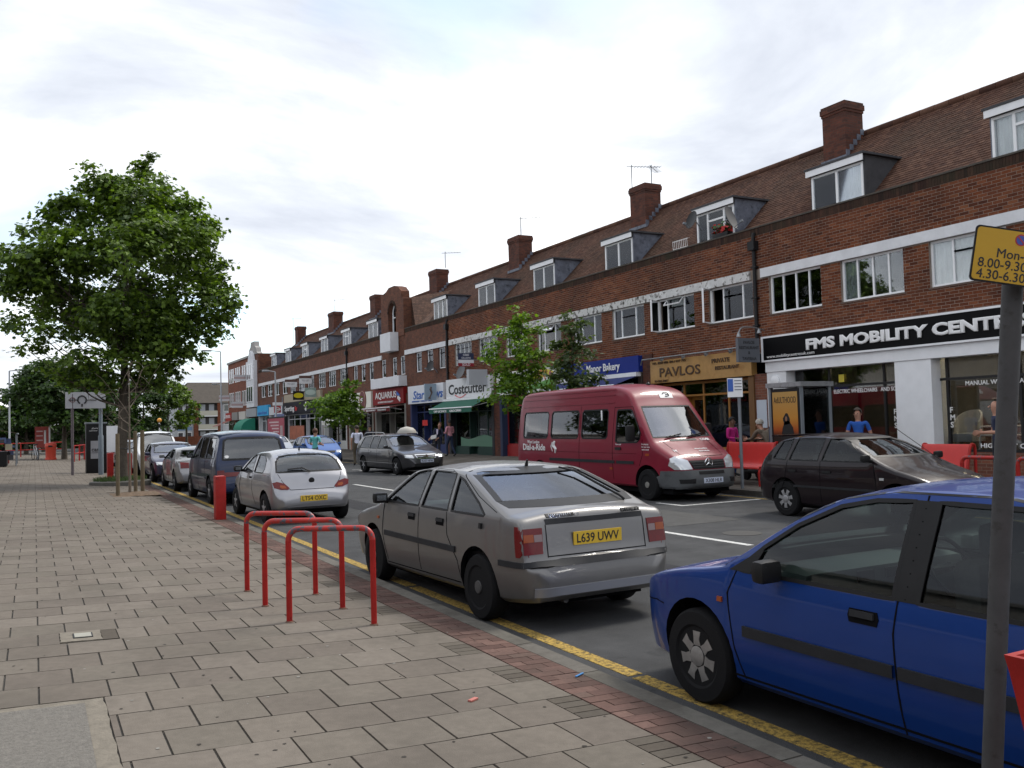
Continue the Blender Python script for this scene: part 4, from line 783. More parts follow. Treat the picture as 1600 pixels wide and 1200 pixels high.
rs = wthing('roundel_sign', 'small red and white transport roundel sign beside the sky blue shop', 'sign', (FX - .9, 73.8, 3.2)); block('panel', FX - 1.2, FX - .65, 73.75, 73.85, 3.1, 3.65, pm('roundel_red', (.42, .05, .06), .5), rs)
b = MB(); b.tube([(FX - .92 + .15 * cos(2 * pi * k / 24), 73.73, 3.38 + .15 * sin(2 * pi * k / 24)) for k in range(25)], .03, 6); b.bb(FX - 1.15, FX - .7, 73.69, 73.74, 3.34, 3.42); b.build('roundel', M_LETW, rs, 50); block('top_plate', FX - 1.3, FX - .5, 73.75, 73.85, 3.7, 3.95, M_WHITE, rs); block('lower_plate', FX - 1.2, FX - .4, 73.75, 73.85, 2.65, 3.0, pm('blue_plate', (.25, .3, .5), .5), rs); MB().tube([(FX - .5, 73.8, ZF), (FX - .5, 73.8, 4.4)], .05, 8).build('post', M_GREYP, rs)
ads = wthing('poster_panel', 'free standing pink red advertisement panel on the far pavement', 'advert', (14.9, 62.5, .2)); block('frame', 14.75, 14.95, 59.9, 65.1, .9, 2.62, M_BLACK, ads); block('poster', 14.74, 14.752, 60.1, 64.9, 1.0, 2.52, pm('pink_poster', (.36, .06, .09), .5, var=.1), ads); block('bottle_print', 14.732, 14.741, 60.5, 61.2, 1.0, 2.0, pm('bottle_print', (.4, .3, .3), .5), ads)
for k in range(4): block('print_line', 14.733, 14.7405, 61.6, 64.4 - k * .4, 2.2 - k * .22, 2.3 - k * .22, pm('pale_print', (.6, .45, .45), .5), ads)
block('leg', 14.8, 14.9, 61, 61.1, .15, .9, M_BLACK, ads); block('leg', 14.8, 14.9, 64, 64.1, .15, .9, M_BLACK, ads)
# brick piers between units so the wall reaches the ground
for a, b in ((30.11, 30.49), (35.71, 36.29), (41.31, 41.64), (46.51, 47.19), (52.36, 52.69), (57.51, 57.99), (63.51, 63.79), (74.71, 74.99), (79.91, 80.19), (84.61, 84.79)):
    MB().bb(FX - .08, FX + .26, a, b, ZF, 3.6 if a < 41 else 3.598).build('shop_pier', M_CHB, ter)
# ================================================================== buildings beyond the terrace
def win_simple(parent, x, y0, y1, z0, z1, n=1, fm=M_UPVC, back=True):
    f = MB(); fw = .07; f.bb(x - .03, x + .04, y0, y1, z0, z0 + fw); f.bb(x - .03, x + .04, y0, y1, z1 - fw, z1)
    for k in range(n + 1): yy = y0 + (y1 - y0) * k / n; f.bb(x - .027, x + .037, max(y0, yy - fw / 2), min(y1, yy + fw / 2), z0 + fw, z1 - fw)
    o = f.build('window', fm, parent)
    for k in range(n): MB().bb(x - .006, x, y0 + (y1 - y0) * k / n + .03, y0 + (y1 - y0) * (k + 1) / n - .03, z0 + fw, z1 - fw).build('pane', pm('dark_pane', (.06, .07, .08), .08, coat=1), o)
    return o
# white gabled building
wb_ = wthing('gabled_building', 'narrow white fronted building with curved stone gable at the far end of the terrace', 'building', (FX, 87, .3))
M_STONE = pm('grey_stone', (.30, .29, .28), .9, var=.2, vscale=3); M_WB = pm('white_stucco', (.66, .67, .70), .8, var=.08)
b = MB(); b.prism([(84.85, .3), (89.25, .3), (89.25, 8.9), (84.85, 8.9)], FX, FX + 8, lambda u, v, w: (w, u, v)); b.build('wall', M_BTEX, wb_)
b = MB(); b.prism([(84.85, 8.9), (85.3, 9.1), (85.5, 9.5), (86.1, 9.7), (86.3, 10.15), (87.8, 10.15), (88.0, 9.7), (88.6, 9.5), (88.8, 9.1), (89.25, 8.9)], FX - .05, FX + .4, lambda u, v, w: (w, u, v)); b.build('gable', M_STONE, wb_)
block('bay_front', FX - .35, FX - .005, 85.4, 88.7, 3.9, 8.3, M_WB, wb_); b = MB(); b.prism([(85.9, 8.3), (88.2, 8.3), (87.7, 9.0), (87.05, 9.3), (86.4, 9.0)], FX - .3, FX - .06, lambda u, v, w: (w, u, v)); b.build('bay_gable', M_WB, wb_)
for z in (4.4, 6.5): win_simple(wb_, FX - .38, 85.7, 88.4, z, z + 1.5, 3)
for k in range(3): block('spandrel_panel', FX - .37, FX - .352, 85.8 + k * .9, 86.5 + k * .9, 6.0, 6.35, M_WB, wb_)
block('shop_fascia', FX - .3, FX, 84.9, 89.2, 3.0, 3.8, pm('grey_fascia', (.33, .34, .36), .6), wb_); b = MB(); n = 8
for k in range(n): a0, a1 = pi / 2 * k / n, pi / 2 * (k + 1) / n; b.add([(FX - .3 - 1.3 * sin(a0), 85.2, 1.75 + 1.1 * cos(a0)), (FX - .3 - 1.3 * sin(a0), 88.9, 1.75 + 1.1 * cos(a0)), (FX - .3 - 1.3 * sin(a1), 88.9, 1.75 + 1.1 * cos(a1)), (FX - .3 - 1.3 * sin(a1), 85.2, 1.75 + 1.1 * cos(a1))], [(0, 1, 2, 3)])
for yy in (85.2, 88.9): b.add([(FX - .3, yy, 1.75)] + [(FX - .3 - 1.3 * sin(pi / 2 * k / n), yy, 1.75 + 1.1 * cos(pi / 2 * k / n)) for k in range(n + 1)], [tuple(range(n + 2))])
b.build('dutch_awning', pm('green_canvas', (.015, .20, .13), .8, var=.1), wb_, fix=False); block('shop_glazing', FX - .02, FX - .001, 85.1, 89.0, .5, 2.9, pm('dark_pane', (0, 0, 0)), wb_)
# three storey brick building
bk_ = wthing('brick_building', 'three storey orange brick building with tall narrow windows beyond the white gable', 'building', (FX, 94.5, .3))
M_OBR = brick_tex('orange_brick', '#84472d', '#653322', '#6a5b4d')
b = MB(); b.bb(FX + .02, FX + 9, 89.3, 99.8, .3, 8.8); b.build('wall', M_OBR, bk_); block('parapet_cap', FX - .1, FX + .3, 89.28, 99.85, 8.8, 9.0, M_STONE, bk_)
for z in (4.2, 6.7):
    for y0 in (89.9, 93.3, 96.6):
        for k in range(3): win_simple(bk_, FX, y0 + k * .95, y0 + k * .95 + .6, z, z + 1.5, 1)
for y0, c, l in ((89.5, '#c8c4bc', 'fascia_sign'), (93.2, '#8a8884', 'fascia_sign'), (96.6, '#a02a22', 'fascia_sign')): block(l, FX - .35, FX, y0, y0 + 3.0, 2.8, 3.6, pm('fs_' + c[1:], c, .6), bk_); block('shop_glazing', FX - .01, FX + .005, y0, y0 + 3.0, .6, 2.7, pm('dark_pane', (0, 0, 0)), bk_)
lt2 = text('lettering', 'NISA LOCAL', M_LETW, bk_, (FX - .351, 99.3, 3.05), RT, UP_, height=.35, width=2.4, depth=.02); b = MB(); b.add([(FX - .3, 96.6, 2.8), (FX - .3, 99.6, 2.8), (FX - 1.8, 99.6, 2.2), (FX - 1.8, 96.6, 2.2)], [(0, 1, 2, 3)]); b.build('awning', pm('brick_canvas', (.22, .07, .05), .8), bk_, fix=False)
for y, z, lb in ((90.4, 6.6, 'white agent board high on the orange brick building'), (91.8, 4.0, 'white agent board low on the orange brick building'), (98.6, 4.9, 'white agent board at the far corner of the orange brick building')): board(y, z, 1.1, .6, ['#c8c8cc', '#b8a0a0', '#d8d8dc'], lb, [])
# flats with balconies
ap = wthing('apartment_block', 'pale apartment block with brown hipped roof and balconies behind the orange brick building', 'building', (26, 137, 0))
AY = 132; b = MB(); b.bb(17.2, 40, AY, AY + 12, -.05, 5.8); b.build('wall', pm('pale_render', (.5, .52, .55), .9, var=.1), ap)
b = MB(); b.add([(16.7, AY - .5, 5.7), (40.5, AY - .5, 5.7), (40.5, AY + 12.5, 5.7), (16.7, AY + 12.5, 5.7), (19.8, AY + 6, 8.9), (37, AY + 6, 8.9)], [(0, 1, 5, 4), (1, 2, 5), (2, 3, 4, 5), (3, 0, 4), (3, 2, 1, 0)]); b.build('roof', pm('brown_tiles', (.06, .05, .04), .95, var=.25, vscale=2, bump=.4, bscale=8), ap)
for x0, x1 in ((19.7, 20.3), (22.9, 23.5)): block('brick_pier', x0, x1, AY - .4, AY + .05, 0, 5.69, M_OBR, ap)
for k, z in enumerate((0.2, 2.1, 4.0)):
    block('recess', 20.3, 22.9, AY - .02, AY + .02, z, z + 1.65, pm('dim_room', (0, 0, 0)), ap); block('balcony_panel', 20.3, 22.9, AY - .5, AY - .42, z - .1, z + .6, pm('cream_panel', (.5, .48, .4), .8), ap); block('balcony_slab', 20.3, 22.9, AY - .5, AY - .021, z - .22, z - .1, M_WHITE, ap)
    for x0 in (20.6, 21.8): block('balcony_door', x0, x0 + .7, AY - .04, AY - .022, z, z + 1.5, pm('grey_door', (.35, .37, .4), .6), ap)
    for x0 in (17.6, 18.7, 23.8, 25.0): o = block('window', x0, x0 + .75, AY - .05, AY - .005, z + .45, z + 1.45, M_UPVC, ap); block('pane', x0 + .08, x0 + .67, AY - .06, AY - .051, z + .53, z + 1.37, pm('dark_pane', (0, 0, 0)), ap)
    block('blue_panel', 17.5, 19.5, AY - .03, AY - .004, z - .2, z + .3, pm('blue_panel', (.2, .3, .45), .7), ap)
gw = wthing('garden_wall', 'low orange brick wall beyond the zebra crossing', 'wall', (20, 124, 0)); MB().bb(8, 40, 124, 124.3, -.05, 1.1).build('brickwork', M_OBR, gw)
# far left
lb = wthing('market_building', 'distant grey shop row at the left edge of the street', 'building', (-8, 120, 0)); b = MB(); b.bb(-14, -4.4, 100, 170, 0, 6.0); b.build('wall', pm('grey_wall', (.24, .24, .26), .9, var=.3), lb); b = MB(); b.prism([(-14.5, 6), (-4.0, 6), (-9, 9)], 100, 170, lambda u, v, w: (u, w, v)); b.build('roof', MATS['brown_tiles'], lb)
for k in range(10):
    for z in (3.6,): o = block('window', -4.41, -4.35, 101 + k * 6.5, 103.5 + k * 6.5, z, z + 1.4, M_UPVC, lb)
pr = wthing('purple_sign', 'small purple sign on a pole at the left edge', 'sign', (-2.2, 70, .3)); block('panel', -2.95, -2.05, 69.95, 70.05, 3.3, 3.85, pm('purple', (.15, .04, .25), .5), pr); MB().tube([(-2.2, 70.08, .2), (-2.2, 70.08, 3.85)], .04, 8).build('post', M_GREYP, pr)

# the parade on our own side of the road, behind the viewer: unseen, kept low and pale for bounce, shade and reflections
op = wthing('unseen_parade', 'unseen low pale shopping parade behind the viewer, shaped for bounce light and reflections', 'building', (-7, 5, .3))
b = MB(); b.bb(-15, -7, -40, 56, .2, 4.7); b.build('wall', pm('pale_bounce_render', (.36, .34, .31), .9, var=.15), op); b = MB(); b.bb(-15, -6.8, -40.2, 56.2, 4.702, 4.9); b.build('parapet', M_STONE, op)  # wall colour kept pale to bounce light onto the shopfronts
for k in range(16):
    y = -39 + k * 6; block('shop_glazing', -7.0, -6.96, y, y + 5.2, .7, 2.8, pm('dark_pane', (0, 0, 0)), op); block('fascia', -7.0, -6.8, y - .1, y + 5.5, 2.9, 3.6, [M_WHITE, MATS['fascia_1d2f7e'], MATS['fascia_7e1c1e'], M_GREYP][k % 4], op)

rb_ = wthing('reflection_building', 'unseen brick building added behind the viewer to darken reflections in car windows', 'building', (5, -75, 0)); b = MB(); b.bb(-30, 45, -82, -75, 0, 7); b.build('wall', M_BTEX, rb_); b = MB(); b.prism([(-84, 7), (-73, 7), (-78.5, 10.5)], -31, 46, lambda u, v, w: (w, u, v)); b.build('roof', MATS['brown_tiles'], rb_)  # added out of view for a dark band in rear window reflections
for k in range(12):
    for z in (1.2, 4.2): block('window', -27 + k * 6, -24.5 + k * 6, -75, -74.95, z, z + 1.7, M_UPVC, rb_); block('pane', -26.9 + k * 6, -24.6 + k * 6, -74.95, -74.94, z + .1, z + 1.6, pm('dark_pane', (0, 0, 0)), rb_)
# ================================================================== vehicles
def interp(pts, s):
    if s <= pts[0][0]: return pts[0][1]
    for (a, b), (c, d) in zip(pts, pts[1:]):
        if s <= c: return b + (d - b) * (s - a) / max(c - a, 1e-9)
    return pts[-1][1]
def chaikin(pts, it=2, keep=()):
    p = list(pts)
    for _ in range(it):
        q = [p[0]]
        for a, b in zip(p, p[1:]):
            q += [(a[0] * .75 + b[0] * .25, a[1] * .75 + b[1] * .25), (a[0] * .25 + b[0] * .75, a[1] * .25 + b[1] * .75)]
        q.append(p[-1]); p = q
    return p
M_ARCH = pm('wheel_arch_black', (.008, .008, .009), .95, spec=.05); M_TRIM = pm('car_trim', (.024, .025, .028), .6, spec=.2, obj=True, var=.2, vscale=10); M_SEAT = pm('seat_cloth', (.065, .065, .07), .9, var=.2, vscale=20, obj=True); M_DASH = pm('dashboard', (.13, .14, .14), .7); M_CABIN = pm('cabin_trim', (.10, .105, .105), .85)
M_LAMPW = pm('headlamp', (.55, .57, .60), .12, metal=.5, coat=1); M_LAMPR = pm('tail_lamp_red', (.13, .004, .005), .3, coat=.3, spec=.3, var=.2, vscale=30, obj=True); M_LAMPO = pm('lamp_amber', (.30, .06, .01), .3, coat=.3, spec=.3); M_LAMPC = pm('lamp_clear', (.22, .15, .15), .3, coat=.3)
M_PLY = pm('plate_yellow', (.68, .44, .03), .5); M_PLW = pm('plate_white', (.55, .60, .72), .5); M_RIM = pm('silver_wheel', (.36, .36, .37), .4, metal=.6, var=.2, vscale=25, obj=True); M_RIMD = pm('steel_wheel', (.075, .074, .074), .55, obj=True, spec=.3)
class Car:
    def __init__(s, name, label, cat, loc, heading, L, H, top, bot, plan, belt, paint, wheels, r=.30, tum=.17, Wt=1.7, res=.07, rad=.09, crown=.05, cabin=None, group=None, barrel=.05, tilt=0):
        s.L, s.H = L, H; s.top = chaikin(top, 2); s.bot = bot; s.plan = chaikin(plan, 2); s.belt = belt; s.tum = tum; s.rad = rad; s.crown = crown; s.barrel = barrel; s.paint = paint; s.r = r
        s.t = thing(name, label, cat, loc, heading, group); s.wheels = wheels; s.cabin = cabin; s.res = res; s.cut = []; s.cutx = []; s.hw0 = Wt / 2
        st = [0.0]
        for (a, b), (c, d) in zip(s.top, s.top[1:]):
            n = max(1, int(hypot(c - a, d - b) / res)); st += [a + (c - a) * (k + 1) / n for k in range(n)]
        st += [q[0] for q in s.plan]; st = sorted(set(round(q, 3) for q in st if 0 <= q <= L)); out_ = [st[0]]
        for q in st[1:]:
            if q - out_[-1] > .012: out_.append(q)
        s.st = out_
        s.body_bm = s.loft(0, 0, 0, L, None)
        s.bvh = BVHTree.FromBMesh(s.body_bm)
    def hw(s, q, z, zb):
        w = interp(s.plan, q); zl = interp(s.belt, q) if isinstance(s.belt, list) else s.belt; t = (z - zb) / max(zl - zb, .05)
        ins = s.barrel * max(0, (.5 - t) / .5) ** 2 + .022 * max(0, (min(t, 1) - .6) / .4) ** 2
        if z > zl: ins += s.tum * ((z - zl) / max(s.H - zl, .1)) ** 1.15
        return max(w - ins, .02)
    def section(s, q, off, floor):
        zb = interp(s.bot, q); zt = interp(s.top, q) - off
        if floor is not None: zb = floor
        zt = max(zt, zb + .02); r = min(s.rad, .45 * (zt - zb)); zs = zt - r; zl = interp(s.belt, q) if isinstance(s.belt, list) else s.belt
        zc = zl if zs > zl + .04 else zb + .62 * (zs - zb); pts = []; zb0 = interp(s.bot, q)
        we = s.hw(q, zb, zb0) - off; pts += [(0, zb), (we * .6, zb), (we - min(.04, .3 * we), zb)]
        e = min(.04, (zs - zb) * .2)
        hs_ = [zb + e + (zc - zb - e) * k / 6 for k in range(7)] + [zc + (zs - zc) * k / 5 for k in range(1, 6)]
        for z in hs_: pts.append((max(s.hw(q, z, zb0) - off, .01), z))
        wt = pts[-1][0]; cr_ = s.crown * min(1, wt / .6)
        cr_ = min(cr_, r * .6)
        for k in range(1, 5):
            a = pi / 2 * k / 4; pts.append((wt - min(r, wt * .5) * (1 - cos(a)), zs + (r - cr_) * sin(a)))
        wr = pts[-1][0]
        for k in range(1, 5): f = 1 - k / 4; pts.append((wr * f, zt - cr_ * f * f))
        return pts
    def loft(s, off, fl, a, b, floor, stations=None):
        bm = bmesh.new(); st = [q for q in s.st if a <= q <= b]
        if st[0] > a + .005: st = [a] + st
        if st[-1] < b - .005: st.append(b)
        rings = []
        for q in st:
            P_ = s.section(q, off, floor); y = q - s.L / 2
            ring = [bm.verts.new((x, y, z)) for x, z in P_] + [bm.verts.new((-x, y, z)) for x, z in P_[-2:0:-1]]; rings.append(ring)
        n = len(rings[0])
        for A, B in zip(rings, rings[1:]):
            for k in range(n): bm.faces.new((A[k], A[(k + 1) % n], B[(k + 1) % n], B[k]))
        bm.faces.new(rings[0][::-1]); bm.faces.new(rings[-1]); bmesh.ops.recalc_face_normals(bm, faces=bm.faces); return bm
    # -- ray onto the outer surface from a view
    def hit(s, view, u, v, off=0.0):
        if view in 'LR':
            sg = -1 if view == 'L' else 1; o = V((sg * 3, u - s.L / 2, v)); d = V((-sg, 0, 0)); zb = interp(s.bot, u)
            if zb + .05 < v < interp(s.top, u) - s.rad * 1.05:
                f = lambda a, b: s.hw(a, b, interp(s.bot, a)); h0 = f(u, v); n = V((1, -(f(u + .03, v) - f(u - .03, v)) / .06, -(f(u, v + .02) - f(u, v - .02)) / .04)).normalized(); n.x *= sg
                return V((sg * h0, u - s.L / 2, v)) + n * off
        elif view == 'B': o = V((u, -6, v)); d = V((0, 1, 0))
        elif view == 'F': o = V((u, 6, v)); d = V((0, -1, 0))
        else: o = V((u, v - s.L / 2, 5)); d = V((0, 0, -1))
        h = s.bvh.ray_cast(o, d)
        if h[0] is None:
            h = s.bvh.find_nearest(o + d * (3 if view in 'LR' else 4)); 
            if view in 'LR': p = V((h[0].x, u - s.L / 2, v))
            else: p = h[0].copy()
            return p - d * off
        n = h[1] if h[1].dot(d) < 0 else -h[1]
        if n.dot(-d) < .25: n = -d
        return h[0] + n * off
    def patch(s, name, mat, view, poly, off=.004, thick=.012, parent=None, mx=.06, smooth=40):
        vs = view if len(view) > 1 else [view]; o = None
        for vw in vs:
            bm = bmesh.new(); f = bm.faces.new([bm.verts.new((a, b, 0)) for a, b in poly]); bmesh.ops.triangulate(bm, faces=[f])
            for _ in range(5):
                lg = [e for e in bm.edges if e.calc_length() > mx]
                if not lg: break
                bmesh.ops.subdivide_edges(bm, edges=lg, cuts=1); bmesh.ops.triangulate(bm, faces=[q for q in bm.faces if len(q.verts) > 3])
            bnd = [e for e in bm.edges if e.is_boundary]; top = {v: s.hit(vw, v.co.x, v.co.y, off) for v in bm.verts}; lo = {v: s.hit(vw, v.co.x, v.co.y, off - thick) for v in set(v for e in bnd for v in e.verts)}
            m = MB(); ix = {}
            for v in bm.verts: ix[v] = len(m.v); m.v.append(tuple(top[v]))
            for q in bm.faces: m.f.append(tuple(ix[v] for v in q.verts)); m.m.append(0)
            il = {}
            for v, p in lo.items(): il[v] = len(m.v); m.v.append(tuple(p))
            for e in bnd: a, b = e.verts; m.f.append((ix[a], ix[b], il[b], il[a])); m.m.append(0)
            bm.free(); o = m.build(name, mat, parent or s.t, smooth)
        return o
    def strip(s, name, mat, view, line, w, off=.002, thick=.006, parent=None, closed=False, step=.06):
        for vw in view:
            pts = [V((a, b)) for a, b in line]
            if closed: pts.append(pts[0].copy())
            rs = [pts[0]]
            for a, b in zip(pts, pts[1:]):
                n = max(1, int((b - a).length / step)); rs += [a + (b - a) * (k + 1) / n for k in range(n)]
            m = MB(); n = len(rs); ring = []
            for i, p in enumerate(rs):
                pa = rs[i - 1] if i else (rs[-2] if closed else rs[0]); pb = rs[i + 1] if i < n - 1 else (rs[1] if closed else rs[-1]); d = (pb - pa).normalized(); nn = V((-d.y, d.x)) * w / 2
                for q, of in ((p + nn, off - thick), (p + nn, off), (p - nn, off), (p - nn, off - thick)): m.v.append(tuple(s.hit(vw, q.x, q.y, of)))
            for i in range(n - 1):
                for k in range(3): m.f.append((4 * i + k, 4 * i + k + 1, 4 * i + 5 + k, 4 * i + 4 + k)); m.m.append(0)
            o = m.build(name, mat, parent or s.t, 40)
        return o
    def window(s, poly, part='side_window', glz=None, sides='LR', trim=.022):
        s.cut.append(poly)
        for sd in sides:
            p = s.patch('side_window', glz or GL_CAR, sd, poly, off=-.010, thick=.003, mx=s.res * .7, smooth=75)
            if trim: s.strip('window_seal', M_BLACK, sd, poly, trim, off=.0025, thick=.008, parent=p, closed=True)
    def screen(s, poly, view, part, glz=None, trim=.03):
        s.cutx.append((view, poly)); p = s.patch(part, glz or GL_CAR, view, poly, off=-.008, thick=.003, mx=.09)
        if trim: s.strip('screen_seal', M_BLACK, view, poly, trim, off=.002, thick=.008, parent=p, closed=True)
        return p
    def finish(s, arch=.355, lower=None, seats=((1.75, 2), (.95, 3)), inner=True, name='body'):
        me = bpy.data.meshes.new(name); s.body_bm.to_mesh(me); ob = bpy.data.objects.new(name, me); me.materials.append(s.paint); me.materials.append(M_ARCH)
        def cutter(mb):
            o = mb.build('cutter_tmp', M_ARCH); COL.objects.unlink(o); return o
        def apply(c):
            nonlocal ob
            m = ob.modifiers.new('b', 'BOOLEAN'); m.operation = 'DIFFERENCE'; m.solver = 'EXACT'; m.object = c; TMP.collection.objects.link(c); new = evalmesh(ob); TMP.collection.objects.unlink(c)
            old = ob.data; ob.modifiers.clear(); ob.data = new; bpy.data.meshes.remove(old); bpy.data.objects.remove(c)
        # wheel arches
        c = MB(); pa = s.hw0
        for q in s.wheels:
            for sg in (-1, 1): c.lathe([(arch, 0), (arch, .42)], 28, MX.Rotation(pi / 2, 3, 'Y'), (sg * (pa + .1) - .21 - (sg * .21), q - s.L / 2, s.r + .02))
        apply(cutter(c))
        if inner and s.cabin:
            a, b, fl = s.cabin; bm = s.loft(.045, 0, a, b, fl); me2 = bpy.data.meshes.new('cab'); bm.to_mesh(me2); bm.free(); me2.materials.append(M_ARCH); apply(bpy.data.objects.new('cab', me2))
            c = MB()
            for p in s.cut: c.prism(p, -2, 2, lambda u, v, w: (w, u - s.L / 2, v))
            if s.cut: apply(cutter(c))
            c = MB()
            for vw, p in s.cutx:
                y0, y1 = (-s.L, (a + b) / 2 - s.L / 2 - .1) if vw == 'B' else ((a + b) / 2 - s.L / 2 + .1, s.L)
                c.prism(p, y0, y1, lambda u, v, w: (u, w, v))
            if s.cutx: apply(cutter(c))
        me = ob.data
        if len(me.materials) < 2:
            me.materials.clear(); me.materials.append(s.paint); me.materials.append(M_ARCH)
        else: me.materials[0] = s.paint; me.materials[1] = M_ARCH
        me.materials.append(M_CABIN)
        idx = []
        for p in me.polygons:
            h = s.bvh.find_nearest(p.center); z = p.center.z
            cb_ = s.cabin and h[3] > .03 and z > s.cabin[2] - .01 and s.cabin[0] - .02 < p.center.y + s.L / 2 < s.cabin[1] + .02
            idx.append(2 if cb_ else 1 if h[3] > .012 else 0)
        me.polygons.foreach_set('material_index', idx); finish(me, 32); link(ob, s.t); s.body_bm.free()
        if inner and s.cabin:
            a, b, fl = s.cabin
            for q, n in seats:
                for k in range(n):
                    x = (k - (n - 1) / 2) * (.72 if n == 2 else .46); w = .48 if n == 2 else .44; so = bevel_box('seat', (x, q - s.L / 2, fl + .17), (w, .48, .2), .05, M_SEAT, s.t); m_ = bevel_box('seat_back', (x, q - s.L / 2 - .26, fl + .5), (w, .16, .56), .06, M_SEAT, so); m_.rotation_euler = (0, 0, 0)
                    zr = interp(s.top, q - .34) - .16
                    if zr > fl + .72: bevel_box('headrest', (x, q - s.L / 2 - .3, min(fl + .87, zr)), (.26, .1, .16), .04, M_SEAT, so)
            bevel_box('dashboard', (0, b - s.L / 2 - .28, fl + .46), (2 * (s.hw0 - .14), .42, .30), .07, M_DASH, s.t)
            st = MB(); cx, cy, cz = .36, b - s.L / 2 - .62, fl + .56; q = MX.Rotation(radians(65), 3, 'X'); st.tube([V((cx, cy, cz)) + q @ V((.18 * cos(2 * pi * k / 20), .18 * sin(2 * pi * k / 20), 0)) for k in range(21)], .014, 6); st.tube([V((cx, cy, cz)), V((cx, cy + .3, cz - .12))], .03, 6); st.tube([V((cx - .17, cy, cz)), V((cx + .17, cy, cz))], .018, 6); st.build('steering_wheel', M_BLACK, s.t, 40)
        un = MB(); un.bb(-s.hw0 + .18, s.hw0 - .18, -s.L / 2 + .35, s.L / 2 - .35, .16, .3); un.build('underbody', M_ARCH, s.t)
        return s
    def wheel(s, q, side, style='hub', mat=None, w=.185):
        x = side * (s.hw0 - .105); r = s.r; rot = MX.Rotation(side * pi / 2, 3, 'Y')
        b = MB(); rr = r * .62; b.lathe([(rr, -w / 2), (r * .93, -w / 2), (r * .985, -w / 2 + .025), (r, -w / 2 + .045), (r, w / 2 - .045), (r * .985, w / 2 - .025), (r * .93, w / 2 - .004), (rr + .015, w / 2), (rr, w / 2 - .012)], 40, rot, (x, q - s.L / 2, r)); o = b.build('wheel', M_RUB, s.t, 35)
        b = MB(); z = w / 2 - .02; m = mat or M_RIM
        if style == 'steel':
            b.lathe([(rr, z), (rr * .95, z - .015), (rr * .8, z - .03), (rr * .6, z - .005), (rr * .35, z - .01), (rr * .3, z + .02), (1e-4, z + .025)], 32, rot, (x, q - s.L / 2, r))
            b.cur = 1
            for k in range(12): a = 2 * pi * k / 12; b.lathe([(.022, z - .006), (1e-4, z - .004)], 8, rot, V((x, q - s.L / 2, r)) + rot @ V((rr * .72 * cos(a), rr * .72 * sin(a), 0)))
        else:
            b.cur = 1; b.lathe([(rr, z - .03), (1e-4, z - .035)], 32, rot, (x, q - s.L / 2, r)); b.cur = 0
            b.lathe([(rr * 1.02, z + .004), (rr * .92, z + .008), (rr * .9, z - .03)], 32, rot, (x, q - s.L / 2, r)); b.lathe([(rr * .34, z - .03), (rr * .34, z + .012), (rr * .2, z + .02), (1e-4, z + .02)], 24, rot, (x, q - s.L / 2, r))
            ns = 7 if style == 'hub' else 5; wi, wo = (.19, .17) if style == 'hub' else (.16, .10)
            for k in range(ns):
                a = 2 * pi * k / ns; e1 = V((cos(a), sin(a), 0)); e2 = V((-sin(a), cos(a), 0)); P_ = []
                for rad_, ww, zz_ in ((rr * .28, wi, z + .006), (rr * .6, wo * .8, z + .014), (rr * .93, wo * 1.25, z + .006)):
                    for sg in (-1, 1): P_.append(e1 * rad_ + e2 * sg * ww * rr + V((0, 0, zz_)))
                P_ += [p - V((0, 0, .03)) for p in P_]
                b.add([rot @ p + V((x, q - s.L / 2, r)) for p in P_], [(0, 1, 3, 2), (2, 3, 5, 4), (0, 2, 8, 6), (2, 4, 10, 8), (1, 7, 9, 3), (3, 9, 11, 5), (4, 5, 11, 10)])
        b.build('rim', [m, M_BLACK], o, 30)
    def mirror(s, side, q, z, mat=None, size=(.17, .09, .12)):
        p = s.hit('L' if side < 0 else 'R', q, z); o = bevel_box('door_mirror', (p.x + side * .10, p.y, p.z + .045), size, .038, mat or M_BLACK, s.t); m = MB(); m.tube([(p.x - side * .01, p.y + .03, p.z), (p.x + side * .07, p.y + .01, p.z + .03)], .03, 8); m.build('mirror_arm', M_BLACK, o, 40)
        m = MB(); m.box((p.x + side * .10, p.y - .044, p.z + .045), (size[0] - .06, .006, size[2] - .06)); m.build('mirror_glass', pm('mirror_silver', (.3, .32, .34), .15, metal=.8), o)
    def plate(s, view, z, body, mat, u=0, w=.52, h=.112, off=.012, tilt=0):
        p = s.hit(view, u, z, off); sg = -1 if view == 'B' else 1; q = p.copy(); ys = [s.hit(view, u + d, z, off).y for d in (-w / 2, 0, w / 2)]; q.y = (min(ys) if view == 'B' else max(ys))
        o = MB().box((u, q.y, z), (w, .012, h)).build('number_plate', mat, s.t)
        text('plate_lettering', body, M_LETB, o, (u, q.y + sg * .0065, z - .038), (1, 0, 0) if view == 'B' else (-1, 0, 0), (0, 0, 1), height=.079, width=w * .88, depth=.002, align='CENTER', bold=.012)
def paint(name, col, metal=.55, rough=.38, coat=.9, var=.06):
    return pm(name, col, rough, metal=metal, coat=coat, var=var, vscale=2.5, obj=True, coat_r=.04, spec=.15)
M_DIRTY = None
H180 = pi
